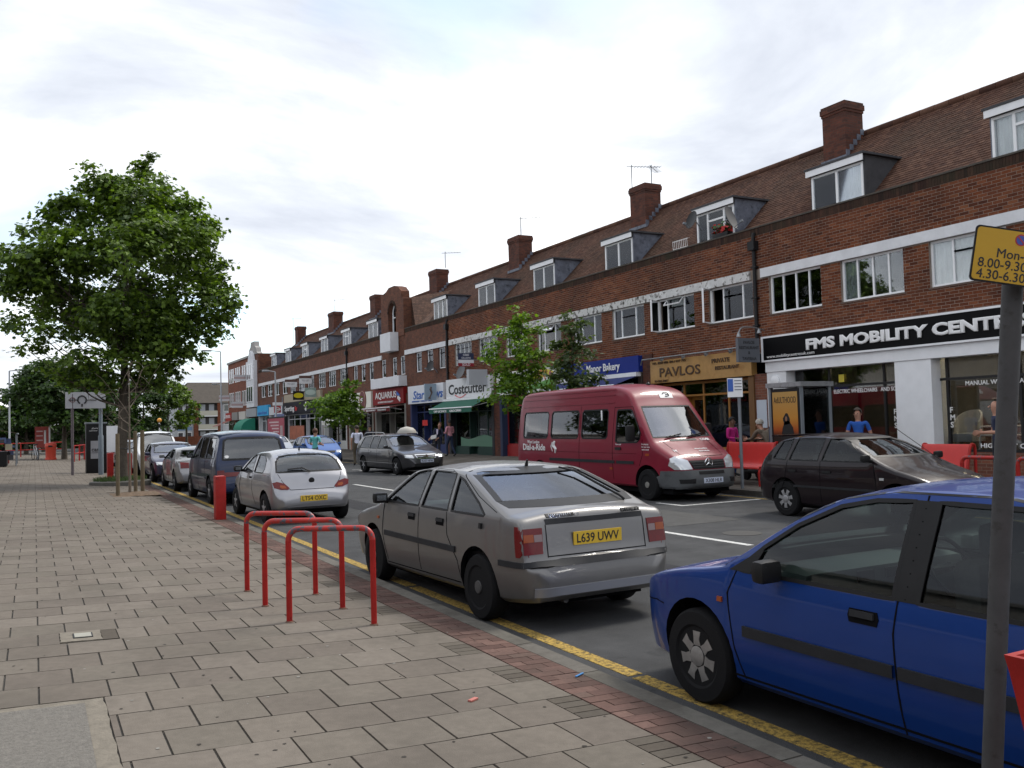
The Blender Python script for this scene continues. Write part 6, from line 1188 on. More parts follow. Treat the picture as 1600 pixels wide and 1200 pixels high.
# ------------------------------------------------ red minibus
def minibus():
    L = 6.75; pnt = pm('minibus_red_paint', (.185, .006, .022), .38, coat=.3, var=.1, vscale=1.5, obj=True, spec=.3)
    c = Car('minibus', 'dark red high-roofed Dial-a-Ride minibus parked at the far kerb', 'minibus', (12.85, 15.05 + L * 1.045 / 2, 0), pi, L, 2.66,
        [(0, .5), (0, .62), (.02, .9), (.04, 1.8), (.10, 2.45), (.22, 2.60), (.6, 2.65), (3.6, 2.66), (4.3, 2.65), (4.75, 2.58), (5.05, 2.42), (5.20, 2.22), (5.30, 2.10), (5.86, 1.36), (5.95, 1.29), (6.45, 1.02), (6.58, .90), (6.68, .72), (6.74, .55), (6.75, .48)],
        [(0, .42), (.1, .36), (.6, .3), (6.2, .28), (6.6, .28), (6.75, .36)], [(0, .90), (.05, .94), (.3, .965), (5.2, .965), (5.8, .955), (6.2, .91), (6.45, .84), (6.62, .72), (6.75, .52)], 1.30, pnt, (1.25, 5.75), .345, .17, 1.93, res=.09, rad=.14, cabin=(.15, 5.35, .62), barrel=.03)
    c.t.scale = (1, 1.045, 1)
    GLB = glass('minibus_glass', (.30, .33, .32), .07)
    def rr(a, b, z0, z1, r=.06): return [(a + r, z0), (b - r, z0), (b, z0 + r), (b, z1 - r), (b - r, z1), (a + r, z1), (a, z1 - r), (a, z0 + r)]
    for a, b in ((.35, 1.62), (1.78, 3.05), (3.2, 4.28)): c.window(rr(a, b, 1.36, 2.04), glz=GLB, trim=.035)
    c.window([(4.62, 1.30), (4.62, 1.98), (4.66, 2.02), (5.12, 2.02), (5.20, 1.98), (5.52, 1.50), (5.52, 1.36), (5.42, 1.28), (4.72, 1.26)], glz=GLB, trim=.035)
    c.screen([(-.80, 1.38), (.80, 1.38), (.78, 1.5), (.68, 2.08), (-.68, 2.08), (-.78, 1.5)], 'F', 'windscreen', glass('minibus_screen', (.5, .52, .5), .22), .03); c.screen(rr(-.72, .72, 1.36, 2.05), 'B', 'rear_window', GL_BACK)
    c.finish(arch=.42, seats=((4.4, 2), (3.4, 3), (2.5, 3), (1.6, 3), (.8, 3)))
    for q in c.wheels:
        for sd in (-1, 1): c.wheel(q, sd, 'steel', pm('pale_steel_wheel', (.26, .25, .23), .5, metal=.4, obj=True), .2)
    gp = pm('grey_bumper', (.075, .08, .085), .6, obj=True, var=.15)
    c.patch('front_bumper', gp, 'F', [(-.93, .30), (.93, .30), (.93, .50), (.86, .665), (-.86, .665), (-.93, .50)], .035, .06); c.patch('bumper_side', gp, 'LR', [(6.18, .30), (6.70, .30), (6.70, .66), (6.18, .66), (6.14, .5)], .025, .05)
    c.patch('grille', M_BLACK, 'F', [(-.42, .69), (.42, .69), (.47, .87), (-.47, .87)], .014, .04); c.patch('lower_intake', M_BLACK, 'F', [(-.34, .57), (.34, .57), (.34, .635), (-.34, .635)], .04, .02)
    for z in (.73, .78, .83): c.strip('grille_slat', M_TRIM, 'F', [(-.43, z), (.43, z)], .018, .024, .015)
    for sg in (-1, 1):
        c.patch('headlamp', M_LAMPW, 'F', [(sg * a, b) for a, b in ((.46, .69), (.80, .69), (.86, .78), (.84, .93), (.74, .97), (.50, .88))], .012, .04); c.patch('fog_recess', M_BLACK, 'F', [(sg * a, b) for a, b in ((.48, .40), (.72, .40), (.74, .49), (.46, .49))], .042, .02)
    st = MB(); p = c.hit('F', 0, .80, .03)
    st.tube([p + V((.10 * cos(2 * pi * k / 24), 0, .10 * sin(2 * pi * k / 24))) for k in range(25)], .011, 6)
    for k in range(3): a = pi / 2 + 2 * pi * k / 3; st.tube([p, p + V((.1 * cos(a), 0, .1 * sin(a)))], [.016, .006], 6)
    st.build('star_badge', M_CHROME, c.t, 40)
    c.plate('F', .53 - .08, 'X308 HLR', M_PLW, 0, .52, .112, .045)
    c.strip('rub_strip', M_TRIM, 'LR', [(1.75, .82), (4.60, .82)], .07, .012, .02); c.strip('rub_strip', M_TRIM, 'LR', [(4.66, .82), (5.32, .82)], .07, .012, .02)
    for ln in ([(4.52, 2.1), (4.50, 1.2), (4.52, .42)], [(5.60, 1.34), (5.62, 1.0), (5.50, .75)], [(4.52, 2.08), (5.2, 2.08), (5.58, 1.42)], [(3.12, 2.15), (3.12, .42)]): c.strip('shut_line', M_ARCH, 'LR', ln, .012)
    for z in (2.20, 2.38, 2.50): c.strip('roof_swage', pnt, 'LR', [(.25, z), (4.5, z)], .03, .012, .02)
    c.strip('waist_line', M_ARCH, 'LR', [(.1, 1.02), (5.4, 1.02)], .007); c.strip('bonnet_line', M_ARCH, 'F', [(-.62, 1.28), (-.56, .96), (.56, .96), (.62, 1.28)], .01); c.patch('scuttle_vent', M_BLACK, 'F', [(-.30, 1.285), (.42, 1.285), (.42, 1.325), (-.30, 1.325)], .006, .01)
    c.patch('door_handle', M_BLACK, 'LR', [(4.62, 1.10), (4.84, 1.10), (4.84, 1.16), (4.62, 1.16)], .02, .03); c.patch('side_marker', M_LAMPO, 'LR', [(4.40, .64), (4.50, .64), (4.50, .69), (4.40, .69)], .012, .012); c.patch('side_repeater', M_LAMPO, 'LR', [(5.72, .98), (5.84, .98), (5.84, 1.03), (5.72, 1.03)], .01, .012)
    for sd in (-1, 1):
        p = c.hit('L' if sd < 0 else 'R', 5.42, 1.36); o = bevel_box('door_mirror', (p.x + sd * .17, p.y - .02, p.z + .12), (.20, .12, .36), .04, M_BLACK, c.t); m = MB(); m.tube([p, p + V((sd * .12, 0, .02))], .035, 8); m.build('mirror_arm', M_BLACK, o)
    w = MB(); w.tube([c.hit('F', .5, 1.36, .03), c.hit('F', .05, 1.42, .03)], .016, 6); w.tube([c.hit('F', -.1, 1.36, .03), c.hit('F', -.55, 1.42, .03)], .016, 6); w.build('wipers', M_BLACK, c.t)
    # lettering: right flank (towards us) reads from tail to nose
    X = c.hit('R', 1.2, 1.1, .004).x
    def side(s_, q, z, h, wd=None, b=.02): text('flank_lettering', s_, M_LETW, c.t, (X, q - L / 2, z), (0, 1, 0), (0, 0, 1), height=h, width=wd, depth=.004, bold=b)
    side('West London', .62, 1.22, .085, .62, .01); side('Dial-a-Ride', .38, 1.01 + .03, .17, 1.15)
    fg = MB(); X2 = X + .003; fg.tube([(X2, 2.0 - L / 2, 1.28), (X2, 1.95 - L / 2, 1.16), (X2, 2.06 - L / 2, 1.08), (X2, 2.02 - L / 2, .98)], [.03, .05, .035, .02], 6); fg.tube([(X2, 1.9 - L / 2, 1.26), (X2, 1.82 - L / 2, 1.15), (X2, 1.9 - L / 2, 1.02)], .012, 5); fg.build('seated_emblem', M_LETW, c.t, 50)
    c.patch('roof_emblem', M_LETW, 'F', [(-.18 - .16, 2.27), (.2 - .16, 2.27), (.2 - .16, 2.43), (-.18 - .16, 2.43)], .006, .004); eb = MB(); p = c.hit('F', -.15, 2.35, .014); n = V((0, .8, .6)); e2 = V((0, -.6, .8))
    eb.tube([p + V((1, 0, 0)) * .09 * cos(2 * pi * k / 16) + e2 * .06 * sin(2 * pi * k / 16) for k in range(14)], .009, 5); eb.tube([p, p + V((-.07, 0, 0)), p + V((-.09, 0, 0)) - e2 * .04], .008, 5); eb.build('emblem_lines', M_BLACK, c.t)
    wp = c.hit('R', 4.1, 1.9, .002); text('window_numeral', '1', M_LETW, c.t, (wp.x, 3.98 - L / 2, 1.80), (0, 1, 0), (0, 0, 1), height=.22, depth=.004, bold=.05)
    def bonnet(s_, u, z, h):
        p = c.hit('F', u, z, .006); a = c.hit('F', u, z + .04, .006) - p; text('bonnet_lettering', s_, M_LETW, c.t, p, (-1, 0, 0), a, height=h, depth=.003, bold=.02)
    bonnet('H94', .62, 1.06, .09); bonnet('West London', .06, 1.10, .045); bonnet('Dial-a-Ride', .0, 1.05, .045); bonnet('COBI', -.42, 1.28, .08)
    X3 = c.hit('R', 5.62, 1.2, .01).x
    for k in range(3): text('flank_lettering', ['A company', 'for your area', 'www travel'][k], M_LETW, c.t, (X3, 5.60 - L / 2, 1.22 - k * .06), (0, 1, 0), (0, 0, 1), height=.038, depth=.003)
    text('flank_lettering', 'Take care', M_LETW, c.t, (c.hit('R', 4.7, 1.22, .004).x, 4.62 - L / 2, 1.21), (0, 1, 0), (0, 0, 1), height=.04, depth=.003)
    a = MB(); a.lathe([(.06, 0), (.05, .03), (.012, .06), (.006, .12)], 10, None, c.hit('T', -.1, 4.55)); a.build('aerial_base', M_BLACK, c.t)
minibus()
# ================================================================== street furniture
# --- red cycle stands
M_WORN = pm('red_worn_enamel', (.40, .022, .016), .45, var=.15, vscale=6, dirt=('#4c4f58', .53, .57, 14))
def rack(p, q, h, label, grp, z0, z1, M_=M_RED, r=.025):
    t = thing('cycle_stand', label, 'cycle stand', (p[0], p[1], 0), 0, grp); d = V((q[0] - p[0], q[1] - p[1], 0)); L = d.length; d.normalize(); k = .1; zt = (z0 + z1) / 2 + h
    a = [V((0, 0, z0 - .05)), V((0, 0, zt - k))]; bnd = [V((0, 0, zt - k)) + d * k * (1 - cos(a_ * pi / 12)) + V((0, 0, k * sin(a_ * pi / 12))) for a_ in range(7)]; b2 = [d * (L - k) + d * k * sin(a_ * pi / 12) + V((0, 0, zt - k + k * cos(a_ * pi / 12))) for a_ in range(7)]
    MB().tube([V((0, 0, z0 - .05)), V((0, 0, zt - k))], r, 14).build('leg', M_RED, t, 40); MB().tube([d * L + V((0, 0, zt - k)), d * L + V((0, 0, z1 - .05))], r, 14).build('leg', M_RED, t, 40); MB().tube(bnd + b2, r * 1.002, 14).build('top_rail', M_WORN, t, 40)
    b = MB()
    for e, z in ((V((0, 0, 0)), z0), (d * L, z1)): b.lathe([(r + .012, z - .004), (r + .01, z + .006), (r, z + .012)], 14, None, (e.x, e.y, 0))
    b.build('ground_collars', pm('rust_stain', (.12, .06, .04), .9), t)
G1 = 'red cycle stands on the near pavement'
for p, q, lb in (((1.91, 7.71), (2.52, 7.30), 'nearest of the three red cycle stands on the near pavement'), ((1.89, 8.53), (2.50, 8.11), 'middle one of the three red cycle stands on the near pavement'), ((1.91, 9.43), (2.48, 8.94), 'farthest of the three red cycle stands on the near pavement')): rack(p, q, .80, lb, G1, PAV(p[0]), PAV(q[0]))
for y, lb in ((10.6, 'red cycle stand on the far pavement just left of the sign pole'), (9.55, 'red cycle stand on the far pavement at the right edge')): rack((14.9, y), (14.95, y - .75), .80, lb, 'red cycle stands on the far pavement', FPAV(14.9), FPAV(14.9), r=.035)
# --- red bollards
def bollard(x, y, w, h, z, lb, base=False):
    t = thing('bollard', lb, 'bollard', (x, y, z), radians(4), 'red square bollards'); bevel_box('post', (0, 0, h / 2 - .03), (w, w, h + .06), .012, M_RED, t); b = MB(); b.add([(-w / 2 + .012, -w / 2 + .012, h + .002), (w / 2 - .012, -w / 2 + .012, h + .002), (w / 2 - .012, w / 2 - .012, h + .006), (-w / 2 + .012, w / 2 - .012, h + .006)], [(0, 1, 2, 3)]); b.build('cap', pm('pale_red', (.42, .08, .07), .6), t, fix=False)  # top face is a paler red than the post
    if base: bevel_box('foot', (0, 0, .03), (w + .14, w + .14, .06), .01, M_RED, t)
bollard(3.12, 17.8, .19, .82, PAV(3.12), 'single red square bollard at the kerb beside the small silver car'); bollard(2.42, 35.6, .2, .95, PAV(2.4), 'orange-red bollard left of the maple trunk', True); bollard(3.02, 35.4, .2, .95, PAV(3.0), 'orange-red bollard right of the maple trunk by the stakes', True)
# --- near parking sign on a leaning pole
sg_ = thing('parking_sign', 'yellow no-parking times plate on a grimy leaning grey pole in front of the blue car', 'sign', (2.937, 2.08, PAV(2.94)))
b = MB(); top_ = V((.066, -.177, 2.19)); b.tube([V((0, 0, -.1)), top_ * .5, top_], .034, 20); b.build('pole', pm('grimy_grey_pole', (.062, .062, .064), .6, spec=.3, var=.2, vscale=9, dirt=('#2c2824', .55, .75, 14)), sg_, 40)
c0 = sg_.location + top_ * .93; right, upv = V((.8732, -.4582, -.1658)), V((.1265, -.1153, .9852)); nrm = right.cross(upv); org = V((2.8095, 1.9732, 2.2416)) - sg_.location + nrm * .06
pw_, ph_ = .42, .189
def plate_poly(mb, x0, x1, y0, y1, r, d0, d1, k=5):
    pts = []
    for cx, cy, a0 in ((x1 - r, y1 - r, 0), (x0 + r, y1 - r, pi / 2), (x0 + r, y0 + r, pi), (x1 - r, y0 + r, 1.5 * pi)): pts += [(cx + r * cos(a0 + pi / 2 * i / k), cy + r * sin(a0 + pi / 2 * i / k)) for i in range(k + 1)]
    mb.prism(pts, d0, d1, lambda u, v, w: org + right * u + upv * v + nrm * w)
b = MB(); plate_poly(b, 0, pw_, 0, ph_, .014, -.004, 0); pb = b.build('plate', M_BLACK, sg_); b = MB(); plate_poly(b, .006, pw_ - .006, .006, ph_ - .006, .011, 0, .0012); b.build('plate_face', pm('sign_yellow', (.50, .29, .012), .5, var=.05), pb)
cc = org + right * .155 + upv * .155
b = MB(); b.add([cc + right * .020 * cos(2 * pi * k / 32) + upv * .020 * sin(2 * pi * k / 32) + nrm * .0016 for k in range(32)], [tuple(range(32))]); b.build('red_disc', pm('sign_red', (.38, .03, .03), .5), pb); b = MB(); b.add([cc + right * .0155 * cos(2 * pi * k / 32) + upv * .0155 * sin(2 * pi * k / 32) + nrm * .0021 for k in range(32)], [tuple(range(32))]); b.build('blue_disc', pm('sign_blue', (.05, .08, .34), .5), pb)
b = MB(); b.add([cc + (right * a * .0155 + upv * c_ * .0155) + nrm * .0026 for a, c_ in ((-.80, .6), (-.6, .80), (.80, -.6), (.6, -.80))], [(0, 1, 2, 3)]); b.build('slash', pm('sign_red', (0, 0, 0)), pb)
for s_, u, v in (('Mon-Fri', .081, .088), ('8.00-9.30 am', .021, .0505), ('4.30-6.30 pm', .020, .013)): text('plate_lettering', s_, M_LETB, pb, org + right * u + upv * v + nrm * .0013, right, upv, height=.032, depth=.0008, bold=.008)
# --- red litter bin at the right edge
bn = thing('litter_bin', 'red steel bin tapering downwards at the bottom right corner', 'bin', (2.62, 1.29, PAV(2.6))); b = MB(); P_ = []
for z_, h_ in ((.0, .14), (.95, .262), (1.0, .27), (1.0, .25), (.9, .24)): P_.append([(sx * h_, sy * h_ * 1.05, z_) for sx, sy in ((-1, -1), (1, -1), (1, 1), (-1, 1))])
b.add([p for r_ in P_ for p in r_], [(i * 4 + k, i * 4 + (k + 1) % 4, i * 4 + 4 + (k + 1) % 4, i * 4 + 4 + k) for i in range(4) for k in range(4)] + [(19, 18, 17, 16)]); b.build('hopper', M_RED, bn); MB().tube([(0, 0, -.05), (0, 0, .2)], .05, 12).build('post', M_RED, bn, 40); block('foot_plate', -.12, .12, -.12, .12, -.01, .015, M_BLACK, bn)
# --- far parking sign
fs = thing('parking_sign', 'small white and blue bay sign on a grey post beside the minibus', 'sign', (14.42, 15.85, FPAV(14.4))); b = MB(); b.tube([(0, 0, -.1), (0, 0, 2.5)], .038, 12); b.build('post', M_GREYP, fs, 40); block('plate', -.26, .08, -.07, -.045, 2.12, 2.56, M_WHITE, fs) ; block('blue_panel', -.25, -.13, -.078, -.0705, 2.25, 2.54, pm('sign_blue2', (.04, .12, .45), .5), fs)
for k in range(4): block('print_line', -.10, .06, -.077, -.0705, 2.28 + k * .07, 2.30 + k * .07, M_GREYP, fs)
fs.rotation_euler = (0, 0, radians(-38))
# --- red benches
def bench(x, y0, y1, lb):
    z = FPAV(x); t = thing('bench', lb, 'bench', (x, (y0 + y1) / 2, z), 0, 'red steel benches on the far pavement'); prof = [(-.26, .40), (-.24, .45), (-.16, .46), (.05, .43), (.13, .45), (.20, .56), (.28, .95), (.31, 1.0), (.35, 1.0), (.37, .96)]
    P_ = [(p.x, p.z) for p in smooth_path([(a, 0, b) for a, b in prof], 4)]; n = len(P_); hy = (y1 - y0) / 2; ny = 12; b = MB(); vs = [(a, -hy + 2 * hy * j / ny, c) for j in range(ny + 1) for a, c in P_]; b.add(vs, [(j * n + i, j * n + i + 1, (j + 1) * n + i + 1, (j + 1) * n + i) for j in range(ny) for i in range(n - 1)])
    o = b.build('seat_shell', pm('bench_red', (.55, .035, .03), .4, var=.06, vscale=8), t, 50, fix=False); so = o.modifiers.new('s', 'SOLIDIFY'); so.thickness = .012
    for yy in (-hy + .02, hy - .02):
        b = MB(); b.tube(smooth_path([(-.22, yy, 0), (-.22, yy, .38), (.02, yy, .40), (.14, yy, .44), (.29, yy, .93), (.36, yy, 1.0), (.43, yy, .93), (.43, yy, .5), (.43, yy, 0)], 5), .028, 10); b.build('end_frame', M_RED, t, 50)
    b = MB(); b.lathe([(.05, 0), (.05, .006)], 4, MX.Rotation(-pi / 2, 3, 'Y') @ MX.Rotation(pi / 4, 3, 'Z'), (.155, .25, .66)); b.build('sticker', M_GREYP, t)
bench(15.1, 15.75, 17.4, 'red steel bench between the minibus and the dark plum car'); bench(15.1, 10.75, 11.8, 'red steel bench behind the bonnet of the dark plum car')
# --- telephone kiosk with film poster
ph = wthing('phone_kiosk', 'grey telephone kiosk with an orange ADULTHOOD film poster on its side', 'phone kiosk', (15.9, 15.1, .2)); zk = FPAV(15.9)
for a in (15.5, 16.4):
    for y in (15.0, 15.95): block('kiosk_post', a, a + .08, y, y + .08, zk, 2.45, M_GREYP, ph)
block('kiosk_roof', 15.46, 16.52, 14.96, 16.07, 2.45, 2.56, M_STEEL, ph); block('poster_panel', 15.49, 15.56, 15.04, 15.94, zk + .15, 2.42, M_BLACK, ph); M_POST = bpy.data.materials.new('sunset_poster'); M_POST.use_nodes = True; q_ = M_POST.node_tree; bs = q_.nodes['Principled BSDF']; g3 = nd(q_, 'ShaderNodeNewGeometry'); s3 = nd(q_, 'ShaderNodeSeparateXYZ'); q_.links.new(g3.outputs['Position'], s3.inputs[0]); mr = nd(q_, 'ShaderNodeMapRange'); mr.inputs[1].default_value = .6; mr.inputs[2].default_value = 2.3; q_.links.new(s3.outputs[2], mr.inputs[0]); r3 = ramp(q_, [(0, (.01, .008, .006)), (.42, (.02, .01, .006)), (.5, (.35, .07, .01)), (.66, (.5, .22, .03)), (1, (.42, .25, .07))]); q_.links.new(mr.outputs[0], r3.inputs[0]); q_.links.new(r3.outputs[0], bs.inputs['Base Color'])
block('poster', 15.482, 15.491, 15.10, 15.88, zk + .3, 2.34, M_POST, ph); text('poster_lettering', 'AdULTHOOD', M_LETB, ph, (15.481, 15.84, 2.08), RT, UP_, height=.15, width=.70, depth=.003)
b = MB(); b.tube([(15.479, 15.42, .62), (15.479, 15.42, 1.25), (15.479, 15.42, 1.50), (15.479, 15.44, 1.66)], [.20, .22, .17, .06], 12); b.tube([(15.479, 15.44, 1.58), (15.479, 15.46, 1.72), (15.479, 15.44, 1.84)], [.10, .11, .03], 10); 
b.v = [(15.481 - (0.003 if x < 15.479 else 0), y, z) for x, y, z in b.v]; b.build('hooded_figure_print', pm('figure_dark', (.012, .011, .011), .8), ph)
b = MB(); b.prism([(15.46 + .035 * cos(k * pi / 5), 1.71 + .06 * sin(k * pi / 5)) for k in range(10)], 15.4755, 15.4765, lambda u, v, w: (w, u, v)); b.build('face_print', pm('face_print', (.24, .12, .07), .7), ph)
block('phone_shelf', 15.7, 16.3, 15.7, 15.94, 1.0, 1.9, M_BLACK, ph); block('phone_screen', 15.85, 16.2, 15.685, 15.699, 1.15, 1.42, pm('pale_screen', (.2, .22, .24), .4), ph); block('glass_side', 15.58, 16.4, 15.02, 15.03, zk + .4, 2.4, GL_SHOP, ph); block('back_panel', 16.42, 16.44, 15.08, 15.94, zk + .1, 2.44, M_DARK, ph)
# --- cash kiosk, roundabout sign, bins at the left
ck = wthing('cash_kiosk', 'black cash machine kiosk with grey cash panel under the maple', 'kiosk', (2.3, 41.8, .15)); zk = PAV(2.3)
bevel_box('cabinet', (2.3, 41.9, zk + 1.03), (.78, .8, 2.06), .02, M_BLACK, ck); bevel_box('roof', (2.3, 41.9, zk + 2.1), (.84, .86, .07), .02, M_GREYP, ck); block('grey_panel', 2.08, 2.5, 41.485, 41.499, .75, 1.5, pm('pale_grey_panel', (.34, .34, .36), .5), ck); text('panel_lettering', 'cash', M_LETB, ck, (2.11, 41.484, 1.06), (1, 0, 0), UP_, height=.17, depth=.004, bold=.02); text('panel_lettering', 'machine', M_LETB, ck, (2.11, 41.484, .98), (1, 0, 0), UP_, height=.06, depth=.004); text('panel_lettering', 'phone', M_LETW, ck, (2.13, 41.484, 2.0), (1, 0, 0), UP_, height=.07, depth=.004); text('panel_lettering', 'cash here', M_LETW, ck, (2.02, 41.484, 1.9), (1, 0, 0), UP_, height=.06, depth=.004)
rs = wthing('direction_sign', 'white roundabout direction sign on two posts beneath the maple', 'road sign', (1.85, 40.2, .15))
M_BLP = pm('blue_grey_post', (.14, .17, .20), .5, var=.15)
b = MB(); b.tube([(1.33, 39.6, .1), (1.33, 39.6, 3.4)], .055, 10); b.build('post', pm('brown_grey_post', (.12, .10, .11), .6), rs, 40); b = MB(); b.tube([(2.38, 40.0, .1), (2.38, 40.0, 1.7), (2.38, 40.0, 1.75), (2.38, 40.0, 3.3)], [.10, .10, .07, .07], 14); b.build('post', M_BLP, rs, 40)
pq = [V((1.08, 39.5, 2.82)), V((2.55, 39.9, 2.82))]; rd = (pq[1] - pq[0]).normalized(); nn_ = rd.cross(V((0, 0, 1))); b = MB(); b.prism([(0, 0), ((pq[1] - pq[0]).length, 0), ((pq[1] - pq[0]).length, .65), (0, .65)], 0, .02, lambda u, v, w: pq[0] + rd * u + V((0, 0, v)) + nn_ * w); b.build('panel', pm('sign_white', (.46, .47, .50), .5), rs)
b = MB(); oc = pq[0] + rd * .62 + V((0, 0, .34)) + nn_ * .03; b.tube([oc + rd * .16 * cos(a) + V((0, 0, .16 * sin(a))) for a in [radians(-60 + 300 * k / 24) for k in range(25)]], .028, 6); b.tube([oc + V((0, 0, -.16)), oc + V((0, 0, -.27))], .028, 6); b.tube([oc - rd * .18, oc - rd * .5], .018, 6); b.tube([oc + rd * .18, oc + rd * .55], .018, 6); b.build('symbol', M_LETB, rs)
b = MB(); b.tube([oc - rd * .36 + rd * .1 * cos(2 * pi * k / 16) + V((0, 0, .09 * sin(2 * pi * k / 16))) for k in range(17)], .012, 5); b.build('symbol', pm('maroon', (0, 0, 0)), rs)
lbn = thing('litter_bin', 'red round litter bin in the distance beside the cycle and poster panel', 'bin', (.93, 65.2, PAV(.9))); b = MB(); b.lathe([(.34, 0), (.34, .1), (.30, .12), (.31, .75), (.34, .8), (.34, 1.0), (.28, 1.08), (.1, 1.1)], 20); b.build('body', pm('orange_red', (.55, .06, .03), .5), lbn, 40); block('slot', -.15, .1, -.345, -.30, .82, .93, M_BLACK, lbn)
rsn = thing('advert_panel', 'red advertisement panel standing beyond the litter bin at the left', 'advert', (.45, 68.0, PAV(.4))); block('panel', -.42, .40, -.08, .08, .75, 2.15, pm('advert_red', (.36, .06, .05), .5, var=.1), rsn); block('bottle_print', .12, .24, -.086, -.0805, 1.0, 1.9, M_LETW, rsn); block('side_edge', .402, .50, -.1, .1, .7, 2.2, M_WHITE, rsn); block('leg', -.3, -.2, -.05, .05, 0, .75, M_GREYP, rsn); block('leg', .2, .3, -.05, .05, 0, .75, M_GREYP, rsn)
for k in range(3): block('print_line', -.33, .05, -.085, -.0805, 1.2 + k * .3, 1.28 + k * .3, pm('pale_print', (0, 0, 0)), rsn)
wbd = wthing('hoarding', 'plain white panel seen between the cash kiosk and the maple trunk', 'panel', (3.3, 47, .1)); block('panel', 2.98, 3.6, 46.95, 47.0, .9, 2.15, M_WHITE, wbd); block('leg', 3.0, 3.05, 46.95, 47, .1, .9, M_GREYP, wbd); block('leg', 3.5, 3.55, 46.95, 47, -.05, .9, M_GREYP, wbd)
# --- railings, lamps, beacon
def railing(x0, y0, x1, y1, lb, z=.25, h=.95):
    t = thing('railing', lb, 'railing', (x0, y0, z), 0, 'red pedestrian railings'); d = V((x1 - x0, y1 - y0, 0)); n = max(2, int(d.length / 2))
    for k in range(n + 1): p = d * k / n; MB().tube([p, p + V((0, 0, h))], .045, 8).build('post', M_RED, t)
    for zz_ in (h, h * .5): MB().tube([V((0, 0, zz_)), d + V((0, 0, zz_))], .035, 6).build('rail', M_RED, t)
railing(-3.5, 72, 1.8, 72.5, 'red railing behind the distant litter bin', .3); railing(2.1, 60, 3.2, 66, 'red railing by the kerb right of the far tree', .15)
def lamp(x, y, h, arm, lb, z=.1):
    t = thing('street_lamp', lb, 'street lamp', (x, y, z), 0, 'street lamps'); MB().tube([(0, 0, -.1), (0, 0, 1.2), (0, 0, 1.25), (0, 0, h)], [.10, .10, .065, .05], 10).build('column', pm('pale_grey_column', (.32, .34, .36), .5, metal=.3), t, 40); MB().tube([(0, 0, h), (arm, 0, h + .08)], .035, 8).build('arm', M_STEEL, t); b = bevel_box('lantern', (arm * 1.35, 0, h + .07), (abs(arm) * .9, .28, .14), .04, M_STEEL, t)
lamp(15.3, 86, 9.0, -.9, 'tall street lamp in front of the orange brick building'); lamp(15.0, 63.5, 5.7, -.5, 'shorter lamp column before the dark fascia bar'); lamp(-1.6, 75, 6.2, .8, 'slim street lamp at the far left of the pavement', .35); lamp(16.4, 92, 6.2, -.5, 'second thin lamp column beyond the tall street lamp')
bc = thing('belisha_beacon', 'belisha beacon with orange globe above the parked cars', 'beacon', (8.3, 72, 0)); MB().tube([(0, 0, -.05), (0, 0, 2.5)], .05, 8).build('pole', M_LETW, bc)
for k in range(4): MB().tube([(0, 0, .3 + k * .6), (0, 0, .6 + k * .6)], .052, 8).build('black_band', M_BLACK, bc)
b = MB(); b.lathe([(1e-4, 2.5)] + [(.17 * sin(pi * k / 10), 2.67 - .17 * cos(pi * k / 10)) for k in range(1, 10)] + [(1e-4, 2.84)], 16); b.build('globe', pm('beacon_orange', (.75, .33, .04), .4), bc, 50)
# --- tree pit with stakes
bed = thing('tree_pit', 'bare earth tree pit with chippings at the kerb', 'tree pit', (2.4, 26.3, PAV(2.4))); b = MB(); n = 14
b.add([(BED[0] - 2.4 + (BED[1] - BED[0]) * i / n, BED[2] - 26.3 + (BED[3] - BED[2]) * j / n, .01 + .05 * sin(pi * i / n) * sin(pi * j / n) + jr.uniform(-.012, .012)) for j in range(n + 1) for i in range(n + 1)], [(j * (n + 1) + i, j * (n + 1) + i + 1, (j + 1) * (n + 1) + i + 1, (j + 1) * (n + 1) + i) for j in range(n) for i in range(n)]); b.build('earth', pm('earth', (.12, .08, .05), .95, var=.4, vscale=14, bump=.8, bscale=40), bed, fix=False)
M_STAKE = pm('weathered_stake', (.13, .10, .06), .85, var=.2, vscale=12)
for x, y, w, h, lb in ((1.93, 25.75, .09, 1.62, 'left pale wooden tree stake at the tree pit'), (2.45, 26.7, .09, 1.70, 'middle wooden tree stake at the tree pit'), (2.66, 27.0, .10, 1.72, 'right wooden tree stake at the tree pit')):
    t = thing('tree_stake', lb, 'stake', (x, y, PAV(x)), 0, 'wooden stakes round the sapling'); MB().tube([(0, 0, -.1), (0, 0, h)], w * .55, 8).build('post', M_STAKE, t, 40); MB().tube([(0, 0, h - .003), (0, 0, h + .01)], w * .45, 8).build('end_grain', pm('end_grain', (.2, .15, .1), .9), t)
MB().tube([(1.93, 25.75, 1.4), (2.32, 26.6, 1.35), (2.45, 26.7, 1.4)], .015, 6).build('tie_strap', M_BLACK, bed).matrix_parent_inverse = MX.Translation(-bed.location)
gb = wthing('grass_bed', 'raised ring of grass round the foot of the large maple', 'planting bed', (2.5, 31.5, .1)); b = MB(); b.lathe([(.92, PAV(2.5) - .05), (.92, PAV(2.5) + .12), (.8, PAV(2.5) + .14), (1e-4, PAV(2.5) + .2)], 28, None, (2.45, 31.6, 0)); b.build('kerb_ring', pm('dark_kerb', (.10, .095, .085), .9, var=.2), gb, 40)
b = MB()
for k in range(1300):
    a = jr.uniform(0, 2 * pi); r_ = .8 * sqrt(jr.random()); x, y = 2.45 + r_ * cos(a), 31.6 + r_ * sin(a); z = PAV(2.5) + .13 + .05 * (1 - r_ / 1.4); h = jr.uniform(.06, .16); dx, dy = jr.uniform(-.05, .05), jr.uniform(-.05, .05); e = jr.uniform(0, pi); b.add([(x - .012 * cos(e), y - .012 * sin(e), z), (x + .012 * cos(e), y + .012 * sin(e), z), (x + dx, y + dy, z + h)], [(0, 1, 2)])
